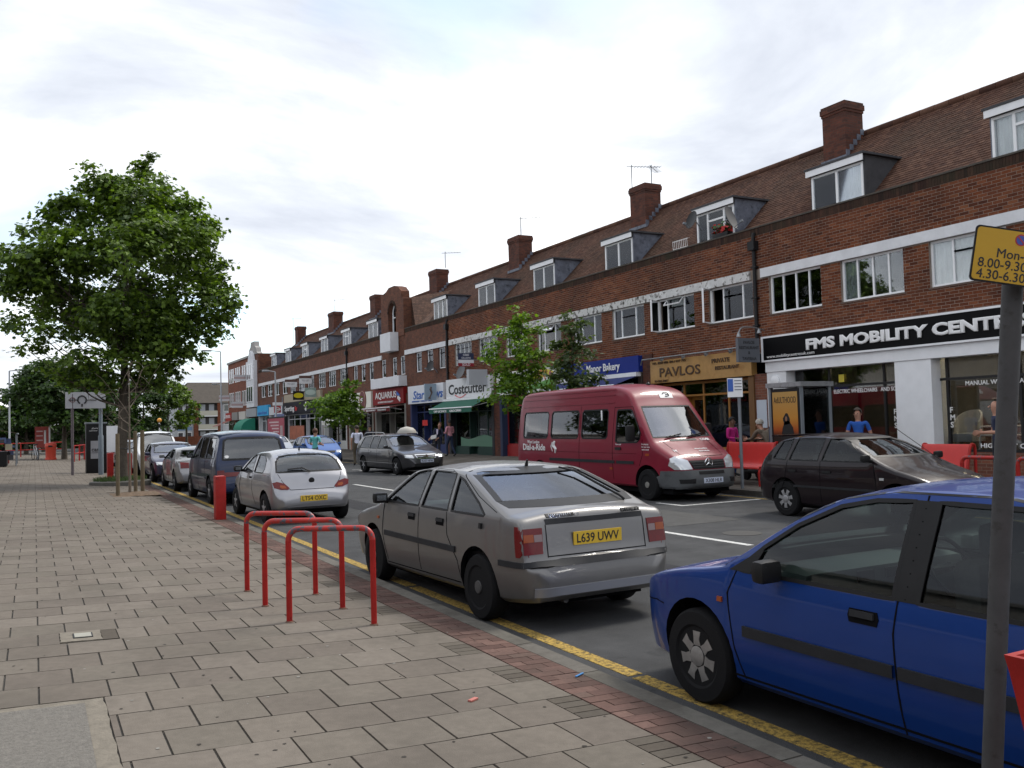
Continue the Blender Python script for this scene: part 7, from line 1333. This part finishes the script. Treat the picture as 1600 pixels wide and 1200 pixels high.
M_GRASS = pm('grass', (.06, .10, .025), .9, var=.35, vscale=5); b.build('grass', M_GRASS, gb, fix=False, kind='stuff')
# --- market stall and far-left clutter
stl = wthing('market_stall', 'market stall with striped canopy and hanging goods at the left edge', 'market stall', (-2.4, 52, .35)); zs_ = PAV(-2.4)
b = MB(); b.add([(-4.6, 50.5, 2.75), (-4.6, 54, 2.75), (-.75, 54, 1.92), (-.75, 50.5, 1.92)], [(0, 1, 2, 3)]); b.build('canopy', pm('canopy_maroon', (.28, .16, .15), .8, var=.2, vscale=3), stl, fix=False); b = MB(); b.tube([(-.75, 50.5, 1.9), (-.75, 54, 1.9)], .04, 6); b.tube([(-.8, 50.6, zs_), (-.8, 50.6, 1.9)], .03, 6); b.tube([(-.8, 53.9, zs_), (-.8, 53.9, 1.9)], .03, 6); b.build('poles', M_GREYP, stl)
g = MB()
for k in range(70):
    x, y, z = jr.uniform(-3.4, -.9), jr.uniform(50.6, 53.8), jr.uniform(zs_, 1.75); s_ = jr.uniform(.1, .3); g.cur = k % 5; g.box((x, y, max(z, zs_ + s_ / 2)), (s_, s_, s_))
g.build('goods', [pm('goods_a', (0, 0, 0)), pm('goods_c', (0, 0, 0)), M_BLACK, pm('goods_b', (0, 0, 0)), M_SEAT], stl, kind='stuff'); block('counter', -3.4, -1.2, 50.7, 53.8, zs_, zs_ + .7, M_BLACK, stl)
def bicycle(loc, rz, lb, col):
    t = thing('bicycle', lb, 'bicycle', loc, rz); 
    for yy in (-.5, .5):
        b = MB(); b.tube([(0, yy + .33 * cos(2 * pi * k / 24), .34 + .33 * sin(2 * pi * k / 24)) for k in range(25)], .018, 5); w = b.build('wheel', M_RUB, t); b = MB()
        for k in range(8): b.tube([(0, yy, .34), (0, yy + .31 * cos(pi * k / 4), .34 + .31 * sin(pi * k / 4))], .004, 3)
        b.build('spokes', M_STEEL, w)
    b = MB(); b.tube([(0, -.5, .34), (0, -.05, .3), (0, .35, .85), (0, -.15, .85), (0, -.5, .34)], .018, 6); b.tube([(0, -.05, .3), (0, -.18, .95)], .016, 6); b.tube([(0, .5, .34), (0, .35, .85), (0, .32, 1.0)], .016, 6); b.build('frame', pm('bike_' + col[1:], col, .4), t); b = MB(); b.tube([(-.25, .28, 1.02), (0, .33, 1.0), (.25, .28, 1.02)], .014, 6); b.build('handlebar', M_BLACK, t); bevel_box('saddle', (0, -.2, .97), (.13, .26, .05), .02, M_BLACK, t)
bicycle((.05, 64.0, PAV(0)), .25, 'bicycle standing beside the distant litter bin', '#c0c4c8')
# tiny litter on the paving
for x, y, c, lb in ((2.32, 4.95, '#b06a60', 'crumpled pinkish wrapper on the near paving'), (3.2, 5.15, '#3a78b0', 'blue straw wrapper lying on the red brick margin')):
    o = bevel_box('litter', (0, 0, .006), (.07, .03, .012) if c != '#3a78b0' else (.1, .015, .008), .003, pm('litter_' + c[1:], c, .6)); o.location = (x, y, PAV(x)); o.rotation_euler = (0, 0, .5); tag(o, lb, 'litter')
# ================================================================== people
def person(label, loc, rz, H, shirt, trousers, hair, skin=M_SKIN, pose=None, hairstyle='short', shoes='#151515', sleeve=True, extra=None, seat=False, bare_legs=False):
    """one skinned body per person. local: faces +Y, x right"""
    P = dict(pel=(0, 0, .53), waist=(0, .0, .62), chest=(0, .005, .72), neck=(0, 0, .825), head=(0, .015, .885), crown=(0, .01, .965), lsh=(-.105, 0, .80), rsh=(.105, 0, .80), lel=(-.135, -.02, .63), rel=(.135, -.02, .63), lwr=(-.135, .03, .49), rwr=(.135, .03, .49), lhip=(-.052, 0, .515), rhip=(.052, 0, .515), lkn=(-.055, .015, .285), rkn=(.055, .015, .285), lan=(-.055, -.01, .045), ran=(.055, -.01, .045), ltoe=(-.065, .09, .018), rtoe=(.065, .09, .018))
    if pose: P.update(pose)
    P = {k: V(v) * H for k, v in P.items()}
    R_ = dict(pel=.078, waist=.068, chest=.080, neck=.030, head=.048, crown=.034, lsh=.036, rsh=.036, lel=.024, rel=.024, lwr=.016, rwr=.016, lhip=.056, rhip=.056, lkn=.036, rkn=.036, lan=.024, ran=.024, ltoe=.018, rtoe=.018)
    if bare_legs: R_.update(lkn=.03, rkn=.03)
    E = [('pel', 'waist'), ('waist', 'chest'), ('chest', 'neck'), ('neck', 'head'), ('head', 'crown'), ('chest', 'lsh'), ('lsh', 'lel'), ('lel', 'lwr'), ('chest', 'rsh'), ('rsh', 'rel'), ('rel', 'rwr'), ('pel', 'lhip'), ('lhip', 'lkn'), ('lkn', 'lan'), ('lan', 'ltoe'), ('pel', 'rhip'), ('rhip', 'rkn'), ('rkn', 'ran'), ('ran', 'rtoe')]
    names = list(P); vs = [P[n] for n in names]; rad = [R_[n] * H for n in names]; ed = [(names.index(a), names.index(b)) for a, b in E]; vt = [n for n in names]
    def addv(p, r, frm, tagn): vs.append(p); rad.append(r); vt.append(tagn); ed.append((frm, len(vs) - 1)); return len(vs) - 1
    for s_ in 'lr':
        el, wr = P[s_ + 'el'], P[s_ + 'wr']; d = (wr - el).normalized(); sx = 1 if s_ == 'r' else -1; side = d.cross(V((sx, 0, 0))); side = side.normalized() if side.length > .1 else V((0, 1, 0)); flat = d.cross(side).normalized()
        pl = addv(wr + d * .045 * H, .016 * H, names.index(s_ + 'wr'), 'hand')
        for k, (o, ln) in enumerate(((-.018, .040), (-.006, .048), (.006, .045), (.018, .036))):
            a = addv(vs[pl] + d * .02 * H + side * o * H, .0062 * H, pl, 'hand'); b = addv(vs[a] + d * ln * .55 * H + flat * .004 * H * sx, .0055 * H, a, 'hand'); addv(vs[b] + d * ln * .4 * H + flat * .012 * H * sx, .005 * H, b, 'hand')
        a = addv(wr + d * .025 * H + side * .026 * H, .0065 * H, pl, 'hand'); addv(vs[a] + d * .025 * H + side * .008 * H, .0055 * H, a, 'hand')
    me = bpy.data.meshes.new('person'); me.from_pydata(vs, ed, []); ob = bpy.data.objects.new('person', me); md = ob.modifiers.new('skin', 'SKIN'); md.branch_smoothing = .6
    for i, sv in enumerate(me.skin_vertices[0].data): sv.radius = (rad[i], rad[i] * (.78 if vt[i] in ('chest', 'waist', 'pel') else 1)); sv.use_root = (i == 0)
    sb = ob.modifiers.new('sub', 'SUBSURF'); sb.levels = 2; sb.render_levels = 2; body = evalmesh(ob); bpy.data.objects.remove(ob)
    mats = [pm('cloth_' + shirt[1:], shirt, .9, var=.12, vscale=10, obj=True, bump=.3, bscale=30), pm('cloth_' + trousers[1:], trousers, .9, var=.12, vscale=10, obj=True, bump=.3, bscale=30), skin, pm('shoe_' + shoes[1:], shoes, .6)]
    body.materials.clear()
    for m in mats: body.materials.append(m)
    segs = [(vs[a], vs[b], vt[a], vt[b]) for a, b in ed]; idx = []
    for p in body.polygons:
        c = p.center; best = None
        for a, b, ta, tb in segs:
            ab = b - a; t_ = max(0, min(1, (c - a).dot(ab) / max(ab.length_squared, 1e-9))); d = (c - a - ab * t_).length - (rad[0] * 0)
            if best is None or d < best[0]: best = (d, ta, tb, t_)
        _, ta, tb, t_ = best
        if tb in ('head', 'crown') or ta == 'head': m = 2
        elif tb == 'neck': m = 2 if t_ > .82 else 0
        elif tb == 'hand' or ta == 'hand': m = 2
        elif tb[1:] == 'wr': m = 0 if sleeve and t_ < .9 else 2
        elif tb[1:] == 'el': m = 0 if sleeve or t_ < .72 else 2
        elif tb[1:] in ('toe',): m = 3
        elif tb[1:] == 'an': m = 3 if t_ > .93 else (2 if bare_legs else 1)
        elif tb[1:] == 'kn': m = 1
        elif tb == 'waist': m = 1 if t_ < .35 else 0
        elif tb[1:] == 'hip' or ta == 'pel': m = 1
        else: m = 0
        idx.append(m)
    body.polygons.foreach_set('material_index', idx); finish(body, 80); t = thing('person', label, 'person', loc, rz); bo = link(bpy.data.objects.new('body', body), t)
    hd, cr_, nk = P['head'], P['crown'], P['neck']; up = (cr_ - hd).normalized(); fw = (V((0, 1, 0)) - up * up.y).normalized(); rt = fw.cross(up)
    hair_m = pm('hair_' + hair[1:], hair, .7, var=.3, vscale=25, obj=True, bump=.6, bscale=60); c = (hd + cr_) / 2 + up * .004 * H; b = MB(); n, mseg = 18, 10; rx, ry, rz_ = .056 * H, .066 * H, .062 * H; V_ = []
    low = {'short': .5, 'bald': .30, 'bob': -.55}[hairstyle]
    for j in range(mseg + 1):
        for k in range(n):
            a = 2 * pi * k / n; fr_ = max(0, sin(a)); lo = low * 1.0 if hairstyle == 'bob' else (-.25 if sin(a) < .3 else .35); lo = lo if hairstyle != 'bald' else (.0 if sin(a) < -.1 else .85); lo = max(lo, .45) if sin(a) > .45 else lo
            ph_ = pi / 2 - (pi / 2 - math.asin(max(-.95, min(.99, lo)))) * j / mseg; jit = 1 + jr.uniform(-.03, .05); V_.append(c + rt * rx * jit * cos(ph_) * cos(a) + fw * ry * jit * (cos(ph_) * sin(a) - .08) + up * rz_ * jit * sin(ph_))
    b.add(V_, [(j * n + k, j * n + (k + 1) % n, (j + 1) * n + (k + 1) % n, (j + 1) * n + k) for j in range(mseg) for k in range(n)]); b.build('hair', hair_m, t, 60)
    f = MB(); e0 = hd + up * .020 * H; 
    f.cur = 0; f.tube([e0 + fw * .044 * H + up * .006 * H, e0 + fw * .058 * H - up * .012 * H, e0 + fw * .050 * H - up * .016 * H], [.004 * H, .009 * H, .006 * H], 6)
    for sx in (-1, 1): f.cur = 0; f.lathe([(1e-4, -.004 * H), (.012 * H, 0), (1e-4, .004 * H)], 10, MX.Rotation(pi / 2, 3, 'Y'), e0 + rt * sx * .052 * H - up * .005 * H); f.cur = 1; f.lathe([(1e-4, -.003 * H), (.006 * H, 0), (1e-4, .003 * H)], 8, MX.Rotation(pi / 2, 3, 'X'), e0 + rt * sx * .020 * H + fw * .046 * H + up * .004 * H)
    f.cur = 2; f.tube([e0 + fw * .047 * H - up * .032 * H - rt * .014 * H, e0 + fw * .051 * H - up * .033 * H, e0 + fw * .047 * H - up * .032 * H + rt * .014 * H], .0032 * H, 5); f.build('face_features', [skin, M_BLACK, pm('lips', (.25, .09, .07), .6)], t, 50)
    return t, P
walk = dict(lkn=(-.055, .07, .30), lan=(-.055, .05, .06), ltoe=(-.06, .15, .03), rkn=(.055, -.02, .285), ran=(.055, -.14, .07), rtoe=(.06, -.05, .03), lel=(-.145, -.05, .64), lwr=(-.14, -.02, .50), rel=(.145, .03, .64), rwr=(.13, .10, .52))
bent = dict(lel=(-.145, .01, .64), lwr=(-.09, .13, .64), rel=(.145, .01, .64), rwr=(.09, .13, .63))
def face(dx, dy): return atan2(-dx, dy)
person('woman with brown bobbed hair in a teal top crossing the road', (9.6, 34.3, 0), face(.8, .5), 1.80, '#5fb0b0', '#3a3f4a', '#4a2c1e', pose=dict(walk, **bent), hairstyle='bob', sleeve=False)
person('man in a white short-sleeved shirt and khaki trousers walking away', (12.9, 39.2, 0), face(.15, 1), 1.88, '#d4d8ea', '#5c5344', '#2a201a', pose=walk, sleeve=False)
person('man in a dark top walking behind the grey estate car', (14.9, 43.2, FPAV(14.9)), face(.3, 1), 1.74, '#1c2230', '#26262a', '#2a221e', skin=pm('tan_skin', (.3, .16, .1), .55), hairstyle='bald')
lean = dict(waist=(-.03, .02, .62), chest=(-.07, .05, .715), neck=(-.115, .09, .80), head=(-.14, .115, .855), crown=(-.155, .12, .935), lsh=(-.17, .05, .78), rsh=(.03, .05, .79), lel=(-.20, .05, .62), lwr=(-.12, .16, .54), rel=(.06, .10, .63), rwr=(.08, .22, .55))
t, P = person('balding man in a navy jacket and lilac shirt leaning with a newspaper in his hands', (16.5, 38.4, FPAV(16.5)), face(-1, -.75), 1.76, '#20263a', '#2a2c36', '#6a5040', pose=lean, hairstyle='bald')
b = MB(); c_ = P['chest']; b.prism([(-.05, .10), (.05, .10), (.03, -.12), (0, -.16), (-.03, -.12)], 0, .012, lambda u, v, w: c_ + V((u + .0, .125 + w - .02 * (v > 0), v))); b.build('shirt_front', pm('lilac_shirt', (.55, .5, .62), .9), t)
nw = bevel_box('newspaper', (0, 0, 0), (.30, .05, .20), .01, pm('newsprint', (.45, .45, .43), .9, var=.3, vscale=40)); nw.location = (16.5 - .30, 38.4 - .28, FPAV(16.5) + 1.0); nw.rotation_euler = (.5, .2, face(-1, -.75)); tag(nw, 'folded newspaper held by the man in the navy jacket', 'newspaper')
person('young man in a pink checked shirt and jeans by the newsagent door', (17.3, 38.75, FPAV(17.3)), face(-.3, .9), 1.78, '#c88a94', '#27324a', '#14110f', skin=M_SKIND, pose=dict(walk, **bent), sleeve=True)
person('woman in a magenta jumper and jeans outside the restaurant', (16.4, 18.35, FPAV(16.4)), face(.25, -1), 1.60, '#b01c74', '#2c3c66', '#0c0a0a', skin=M_SKIND, pose=bent)
person('man in a blue polo shirt walking past the mobility shop window', (16.7, 14.45, FPAV(16.7)), face(-1, -.35), 1.72, '#2456a8', '#2a2c34', '#4a4038', pose=walk, sleeve=False, hairstyle='short')
person('balding man in a dark top and shorts half hidden behind the leaning sign pole', (16.0, 10.62, FPAV(16)), face(-.75, .8), 1.84, '#26304a', '#20242e', '#6a5a4c', pose=bent, sleeve=False, hairstyle='bald', bare_legs=True)
# seated man on mobility scooter
sc_ = thing('mobility_scooter', 'dark mobility scooter with a high back seat by the phone kiosk', 'mobility scooter', (16.0, 16.75, FPAV(16.0)), face(.1, 1))
bevel_box('deck', (0, .05, .22), (.5, 1.05, .1), .04, M_BLACK, sc_); bevel_box('seat', (0, -.25, .66), (.48, .46, .12), .04, M_SEAT, sc_); bevel_box('seat_back', (0, -.52, 1.02), (.46, .12, .66), .05, pm('scooter_blue', (.03, .04, .08), .7), sc_); bevel_box('motor_cover', (0, -.38, .42), (.46, .5, .34), .08, M_BLACK, sc_); MB().tube([(0, .5, .2), (0, .42, .7), (0, .36, .98)], .04, 8).build('tiller', M_BLACK, sc_, 40); MB().tube([(-.28, .30, 1.0), (0, .36, 1.0), (.28, .30, 1.0)], .018, 8).build('handlebar', M_BLACK, sc_)
for x, y in ((-.24, -.42), (.24, -.42), (-.2, .48), (.2, .48)): MB().lathe([(.07, -.045), (.14, -.045), (.15, 0), (.14, .045), (.07, .045)], 20, MX.Rotation(pi / 2, 3, 'Y'), (x, y, .15)).build('wheel', M_RUB, sc_, 40)
sit = dict(pel=(0, -.17, .44), waist=(0, -.13, .525), chest=(0, -.04, .62), neck=(0, .05, .71), head=(0, .09, .755), crown=(0, .10, .835), lsh=(-.105, .0, .70), rsh=(.105, .0, .70), lel=(-.13, .10, .58), rel=(.13, .10, .58), lwr=(-.12, .20, .575), rwr=(.12, .20, .575), lhip=(-.055, -.15, .43), rhip=(.055, -.15, .43), lkn=(-.065, .10, .43), rkn=(.065, .10, .43), lan=(-.065, .12, .20), ran=(.065, .12, .20), ltoe=(-.065, .21, .17), rtoe=(.065, .21, .17))
person('grey-haired man in a brown-grey jacket seated leaning forward on the mobility scooter', (16.0, 16.75, FPAV(16.0)), face(.1, 1), 1.78, '#6a6054', '#5a584e', '#a8a49c', pose=sit)
# ================================================================== trees
def leaf_mat(name, c0, c1):
    m = bpy.data.materials.new(name); m.use_nodes = True; t = m.node_tree; t.nodes.clear(); o = nd(t, 'ShaderNodeOutputMaterial'); g = nd(t, 'ShaderNodeNewGeometry'); r = ramp(t, [(0, lin(c0)), (.55, tuple((a + b) / 2 for a, b in zip(lin(c0), lin(c1)))), (1, lin(c1))]); t.links.new(g.outputs['Random Per Island'], r.inputs[0])
    n = nd(t, 'ShaderNodeTexNoise'); n.inputs['Scale'].default_value = .9; t.links.new(g.outputs['Position'], n.inputs['Vector']); rr_ = ramp(t, [(.3, (.75, .75, .75)), (.7, (1.25, 1.25, 1.15))]); t.links.new(n.outputs[0], rr_.inputs[0]); mm = nd(t, 'ShaderNodeMix', data_type='RGBA', blend_type='MULTIPLY'); mm.inputs['Factor'].default_value = 1; t.links.new(r.outputs[0], mm.inputs[6]); t.links.new(rr_.outputs[0], mm.inputs[7])
    d = nd(t, 'ShaderNodeBsdfPrincipled'); d.inputs['Roughness'].default_value = .5; d.inputs['Specular IOR Level'].default_value = .35; t.links.new(mm.outputs[2], d.inputs['Base Color']); tl = nd(t, 'ShaderNodeBsdfTranslucent'); m2 = nd(t, 'ShaderNodeMix', data_type='RGBA', blend_type='MULTIPLY'); m2.inputs['Factor'].default_value = 1; t.links.new(mm.outputs[2], m2.inputs[6]); m2.inputs[7].default_value = (1.6, 1.7, .6, 1); t.links.new(m2.outputs[2], tl.inputs[0])
    mx = nd(t, 'ShaderNodeMixShader'); mx.inputs[0].default_value = .3; t.links.new(d.outputs[0], mx.inputs[1]); t.links.new(tl.outputs[0], mx.inputs[2]); t.links.new(mx.outputs[0], o.inputs[0]); MATS[name] = m; return m
M_BARK = pm('bark', (.075, .062, .048), .95, var=.35, vscale=14, bump=.8, bscale=35); M_LEAFM = leaf_mat('maple_leaf', '#2a401b', '#718a36'); M_LEAFY = leaf_mat('young_leaf', '#3c5a1c', '#7c9a30'); M_LEAFD = leaf_mat('dark_leaf', '#22341c', '#435c2c'); M_LEAFR = leaf_mat('dusky_leaf', '#2c3f22', '#55653a')
LEAF = np.array([(0, 0, 0), (.30, .18, .04), (.52, .12, .0), (.42, .40, .05), (.62, .72, -.02), (.30, .66, .04), (0, 1.0, -.06), (-.30, .66, .04), (-.62, .72, -.02), (-.42, .40, .05), (-.52, .12, 0), (-.30, .18, .04)]); LEAF_F = [(0, 1, 3, 5), (1, 2, 3), (3, 4, 5), (0, 5, 6), (0, 6, 7), (0, 7, 9, 11), (9, 10, 11), (7, 8, 9)]
SLEAF = np.array([(0, 0, 0), (.4, .45, .05), (0, 1, -.05), (-.4, .45, .05)]); SLEAF_F = [(0, 1, 2, 3)]
def leaves(name, parent, pts, nrm, size, mat, seed, simple=False, droop=.35):
    rg = np.random.default_rng(seed); n = len(pts); base, F_ = (SLEAF, SLEAF_F) if simple else (LEAF, LEAF_F)
    N = nrm + rg.normal(0, .55, (n, 3)); N /= np.linalg.norm(N, axis=1)[:, None]; d = rg.normal(0, 1, (n, 3)) + nrm * .6; d[:, 2] -= droop; d -= N * (d * N).sum(1)[:, None]; d /= np.linalg.norm(d, axis=1)[:, None]; s = np.cross(d, N); sz = size * rg.uniform(.65, 1.3, n)
    vs = pts[:, None] + sz[:, None, None] * (base[None, :, :1] * s[:, None] + (base[None, :, 1:2]) * d[:, None] + base[None, :, 2:] * N[:, None]); k = len(base); vs = vs.reshape(-1, 3)
    fs = []
    for f in F_: a = np.array(f)[None] + (np.arange(n) * k)[:, None]; fs.append(a)
    faces = [tuple(q) for a in fs for q in a.tolist()]; me = bpy.data.meshes.new(name); me.from_pydata(vs.tolist(), [], faces); me.materials.append(mat); me.update(); o = link(bpy.data.objects.new(name, me), parent); return o
def tree(name, label, loc, h, trunk_r, clumps, nleaf, size, mat, seed, fork=.4, simple=False, group=None, lean=(0, 0), bark=M_BARK, bare=False, cat='tree', shell=.55):
    """clumps: list of (x,y,z,rx,rz) ellipsoids of leaves in local coordinates; limbs run from the trunk to each"""
    t = thing(name, label, cat, loc, 0, group); rg = np.random.default_rng(seed); rd = random.Random(seed); b = MB(); hf = h * fork
    tp = smooth_path([(0, 0, -.15), (lean[0] * .1, lean[1] * .1, hf * .35), (lean[0] * .4, lean[1] * .4, hf), (lean[0] * .7, lean[1] * .7, hf + (h - hf) * .45), (lean[0], lean[1], h * .93)], 5); m = len(tp); b.tube(tp, [trunk_r * (1.35 if i == 0 else 1) * (1 - .93 * (i / (m - 1)) ** 1.15) + .008 for i in range(m)], 10)
    for cx, cy, cz, rx, rz in clumps:
        z0 = max(hf * .75, min(cz - rx * .9 - .3 * hypot(cx, cy), h * .85)); k = min(range(m), key=lambda i: abs(tp[i].z - z0)); p = tp[k]; e = V((cx, cy, cz)); mid = p.lerp(e, .5) + V((rd.uniform(-.15, .15), rd.uniform(-.15, .15), -.12 * (e - p).length)); r0 = max(.014, trunk_r * .36 * (1 - k / m)); br = smooth_path([p, mid, e], 4); b.tube(br, [r0 * (1 - .85 * i / (len(br) - 1)) for i in range(len(br))], 6)
        for q in range(4 if not bare else 5): 
            a = br[rd.randrange(3, len(br))]; f = a + V((rd.gauss(0, 1), rd.gauss(0, 1), rd.gauss(.4, .7))).normalized() * rx * rd.uniform(.5, .95); b.tube([a, a.lerp(f, .5) + V((0, 0, .04)), f], [r0 * .4, r0 * .3, .004], 5)
    b.build('trunk', bark, t, 60)
    if bare: return t
    vol = np.array([c[3] ** 2 * c[4] for c in clumps]) ** .72; cnt = (vol / vol.sum() * nleaf).astype(int); PT, NM = [], []
    for (cx, cy, cz, rx, rz), n in zip(clumps, cnt):
        # sub-clumps give lumps and gaps
        ns = max(3, int(n / 55)); dirs = rg.normal(0, 1, (ns, 3)); dirs /= np.linalg.norm(dirs, axis=1)[:, None]; rad = rg.uniform(shell, 1.0, ns) ** .7; sub = dirs * rad[:, None] * np.array([rx, rx, rz]); per = max(1, n // ns)
        for s_, d_ in zip(sub, dirs):
            w = rg.normal(0, 1, (per, 3)) * np.array([.24, .24, .12]) * rx ** .6; p = s_ + w; PT.append(p + np.array([cx, cy, cz])); nn = np.tile(np.array([0, 0, .9]) + d_ * .5, (per, 1)) + w * .3; NM.append(nn)
    leaves('crown', t, np.concatenate(PT), np.concatenate(NM), size, mat, seed + 1, simple); return t
# the large maple: crown egg-shaped, X -0.9..6.2, Z 3.3..10.9 at Y 31.6
rd = random.Random(21); cl = []
cx0, cz0 = .25, 6.95
for k in range(56):
    u = rd.uniform(-1, 1); a = rd.uniform(0, 2 * pi); rr_ = sqrt(1 - u * u); R0 = 3.05 if u < 0 else 2.95 * (1 - .34 * u); f = rd.uniform(.45, 1.0) ** .6
    zz_ = cz0 + u * (3.15 if u > 0 else 2.65) * f; cl.append((cx0 + R0 * rr_ * cos(a) * f, R0 * rr_ * sin(a) * f, zz_, rd.uniform(.62, 1.0), rd.uniform(.5, .75)))
cl += [(.95, 0, 10.35, .42, .4), (.85, .1, 9.9, .7, .5), (-.6, .2, 9.6, .55, .45), (-1.5, 0, 9.0, .6, .5), (1.9, .2, 9.3, .6, .5), (2.7, 0, 8.7, .55, .45), (3.2, -.2, 6.6, .55, .35), (3.5, .1, 6.05, .35, .25), (3.1, .2, 7.6, .5, .35), (-2.9, -.3, 7.2, .7, .45), (-3.2, 0, 6.3, .6, .5), (-2.4, 0, 7.9, .6, .4), (2.6, -.5, 4.9, .7, .4), (-2.0, -.6, 4.6, .7, .35), (-2.7, 0, 5.2, .7, .4), (.3, -1.2, 3.9, .9, .4), (-1.0, -.8, 4.0, .8, .35), (1.4, -.7, 4.1, .8, .4), (2.9, 0, 5.6, .7, .4), (-1.6, .3, 3.75, .6, .25), (1.6, .4, 3.75, .5, .25), (-.6, -.5, 3.4, .5, .22), (2.2, .3, 4.3, .5, .25), (-2.6, .3, 4.3, .5, .25), (1.05, 0, 10.8, .25, .25), (.0, -.2, 3.35, .8, .35), (-1.1, .2, 3.5, .7, .3), (1.1, -.1, 3.4, .8, .35)]
tree('maple_tree', 'large leafy maple filling the upper left of the view', (2.48, 31.7, PAV(2.4)), 9.9, .21, cl, 46000, .135, M_LEAFM, 5, .30, lean=(.25, 0), shell=.35)
tree('sapling', 'thin bare-branched sapling between the wooden stakes', (2.28, 26.4, PAV(2.3)), 3.6, .035, [(.5, .1, 3.0, .7, .5), (-.5, 0, 2.9, .7, .5), (.25, -.3, 3.3, .6, .5), (-.25, .2, 2.5, .5, .4), (.6, 0, 2.3, .4, .4), (-.65, 0, 2.2, .35, .3), (.1, 0, 3.6, .5, .5)], 0, .1, M_LEAFM, 8, .35, bare=True, bark=pm('pale_bark', (.16, .13, .10), .9, var=.2))
def col_clumps(h0, h1, r, n, seed, top=.25):
    q = random.Random(seed); o = []
    for k in range(n):
        f = k / (n - 1); rr_ = r * (1 - (1 - top) * f) * q.uniform(.6, 1.05); a = k * 2.4 + q.uniform(-.4, .4); o.append((rr_ * .75 * cos(a), rr_ * .75 * sin(a), h0 + (h1 - h0) * f, rr_ * .55 + .14, rr_ * .38 + .14))
    return o
tree('young_maple', 'bright green young street tree left of the minibus, in front of the green fruit sign', (14.85, 27.0, FPAV(14.8)), 5.2, .06, col_clumps(2.35, 5.35, 1.3, 18, 31, .34), 4000, .12, M_LEAFY, 33, .35, group='young street trees on the far pavement')
tree('young_maple', 'dusky green young street tree before the bakery sign', (14.6, 23.35, FPAV(14.6)), 4.8, .05, col_clumps(1.9, 4.95, .85, 15, 41, .25), 2300, .12, M_LEAFR, 43, .35, group='young street trees on the far pavement')
tree('young_maple', 'small rounded street tree in front of the dark fascia bar', (14.9, 48.5, FPAV(14.8)), 3.9, .06, col_clumps(2.0, 3.7, 1.5, 14, 51, .6), 3800, .15, M_LEAFY, 53, .42, group='young street trees on the far pavement')
# trees behind: each one an individual
bt = [((1.75, 66.5), 6.5, 3.1, 2.2, 'dark spreading tree over the red litter bin', M_LEAFD, 13000), ((-.6, 84), 5.4, 3.0, 1.2, 'dark bushy tree left of the distant litter bin', M_LEAFD, 8000), ((3.7, 88), 7.6, 3.4, 1.4, 'bushy tree seen behind the direction sign', M_LEAFD, 9000), ((8.2, 112), 8.0, 3.6, 1.6, 'tree just right of the maple trunk beyond the crossing', M_LEAFD, 6000), ((11.6, 116), 8.6, 3.4, 1.5, 'tall dark tree beyond the white van', M_LEAFD, 6000), ((14.6, 118), 8.2, 3.2, 1.4, 'rounded tree left of the apartment block', M_LEAFM, 5600), ((17.2, 121), 6.8, 2.0, 2.8, 'slender ragged tree in front of the apartment block', M_LEAFM, 2000), ((5.6, 104), 8.4, 3.4, 1.4, 'dense tree behind the maple trunk', M_LEAFD, 6000), ((-4.6, 96), 5.0, 2.6, .9, 'low tree behind the market stall canopy', M_LEAFM, 4000), ((0.8, 100), 8.0, 3.5, 1.0, 'broad tree behind the red advertisement panel', M_LEAFD, 6000)]
for k, ((x, y), h, r, zb, lb_, m, n) in enumerate(bt):
    q = random.Random(100 + k); c_ = []
    for j in range(16):
        a = q.uniform(0, 2 * pi); f = q.uniform(.2, 1) ** .5; u = q.uniform(0, 1); rr_ = r * f * (1 - .55 * abs(u - .4)); c_.append((rr_ * .8 * cos(a), rr_ * .8 * sin(a), zb + (h - zb) * (.1 + .8 * u), r * .36, r * .30))
    tree('roadside_tree', lb_, (x, y, .0 if y > 100 else .15), h * .95, .2, c_, n, .34 if y > 80 else .26, m, 200 + k, .3, True, 'trees at the end of the street', shell=.3)
hd = MB(); hp = []; rgn = np.random.default_rng(9); n = 9000; hx = rgn.uniform(-14, 16, n); pts = np.stack([hx, rgn.uniform(126, 130, n), np.abs(rgn.normal(0, 1, n)) * 1.9 + .1], 1); ho = leaves('hedge', None, pts, np.tile([0, -.5, .7], (n, 1)), .5, M_LEAFD, 77, True); tag(ho, 'dense dark hedge and shrubs closing the end of the street', 'hedge', kind='stuff')
gl_ = MB(); gl_.add([(-30, 97, -.02), (3.0, 97, -.02), (3.0, 106, -.02), (-30, 106, -.02)], [(0, 1, 2, 3)]); tag(gl_.build('lawn', M_GRASS), kind='structure')
bpy.data.scenes.remove(TMP)
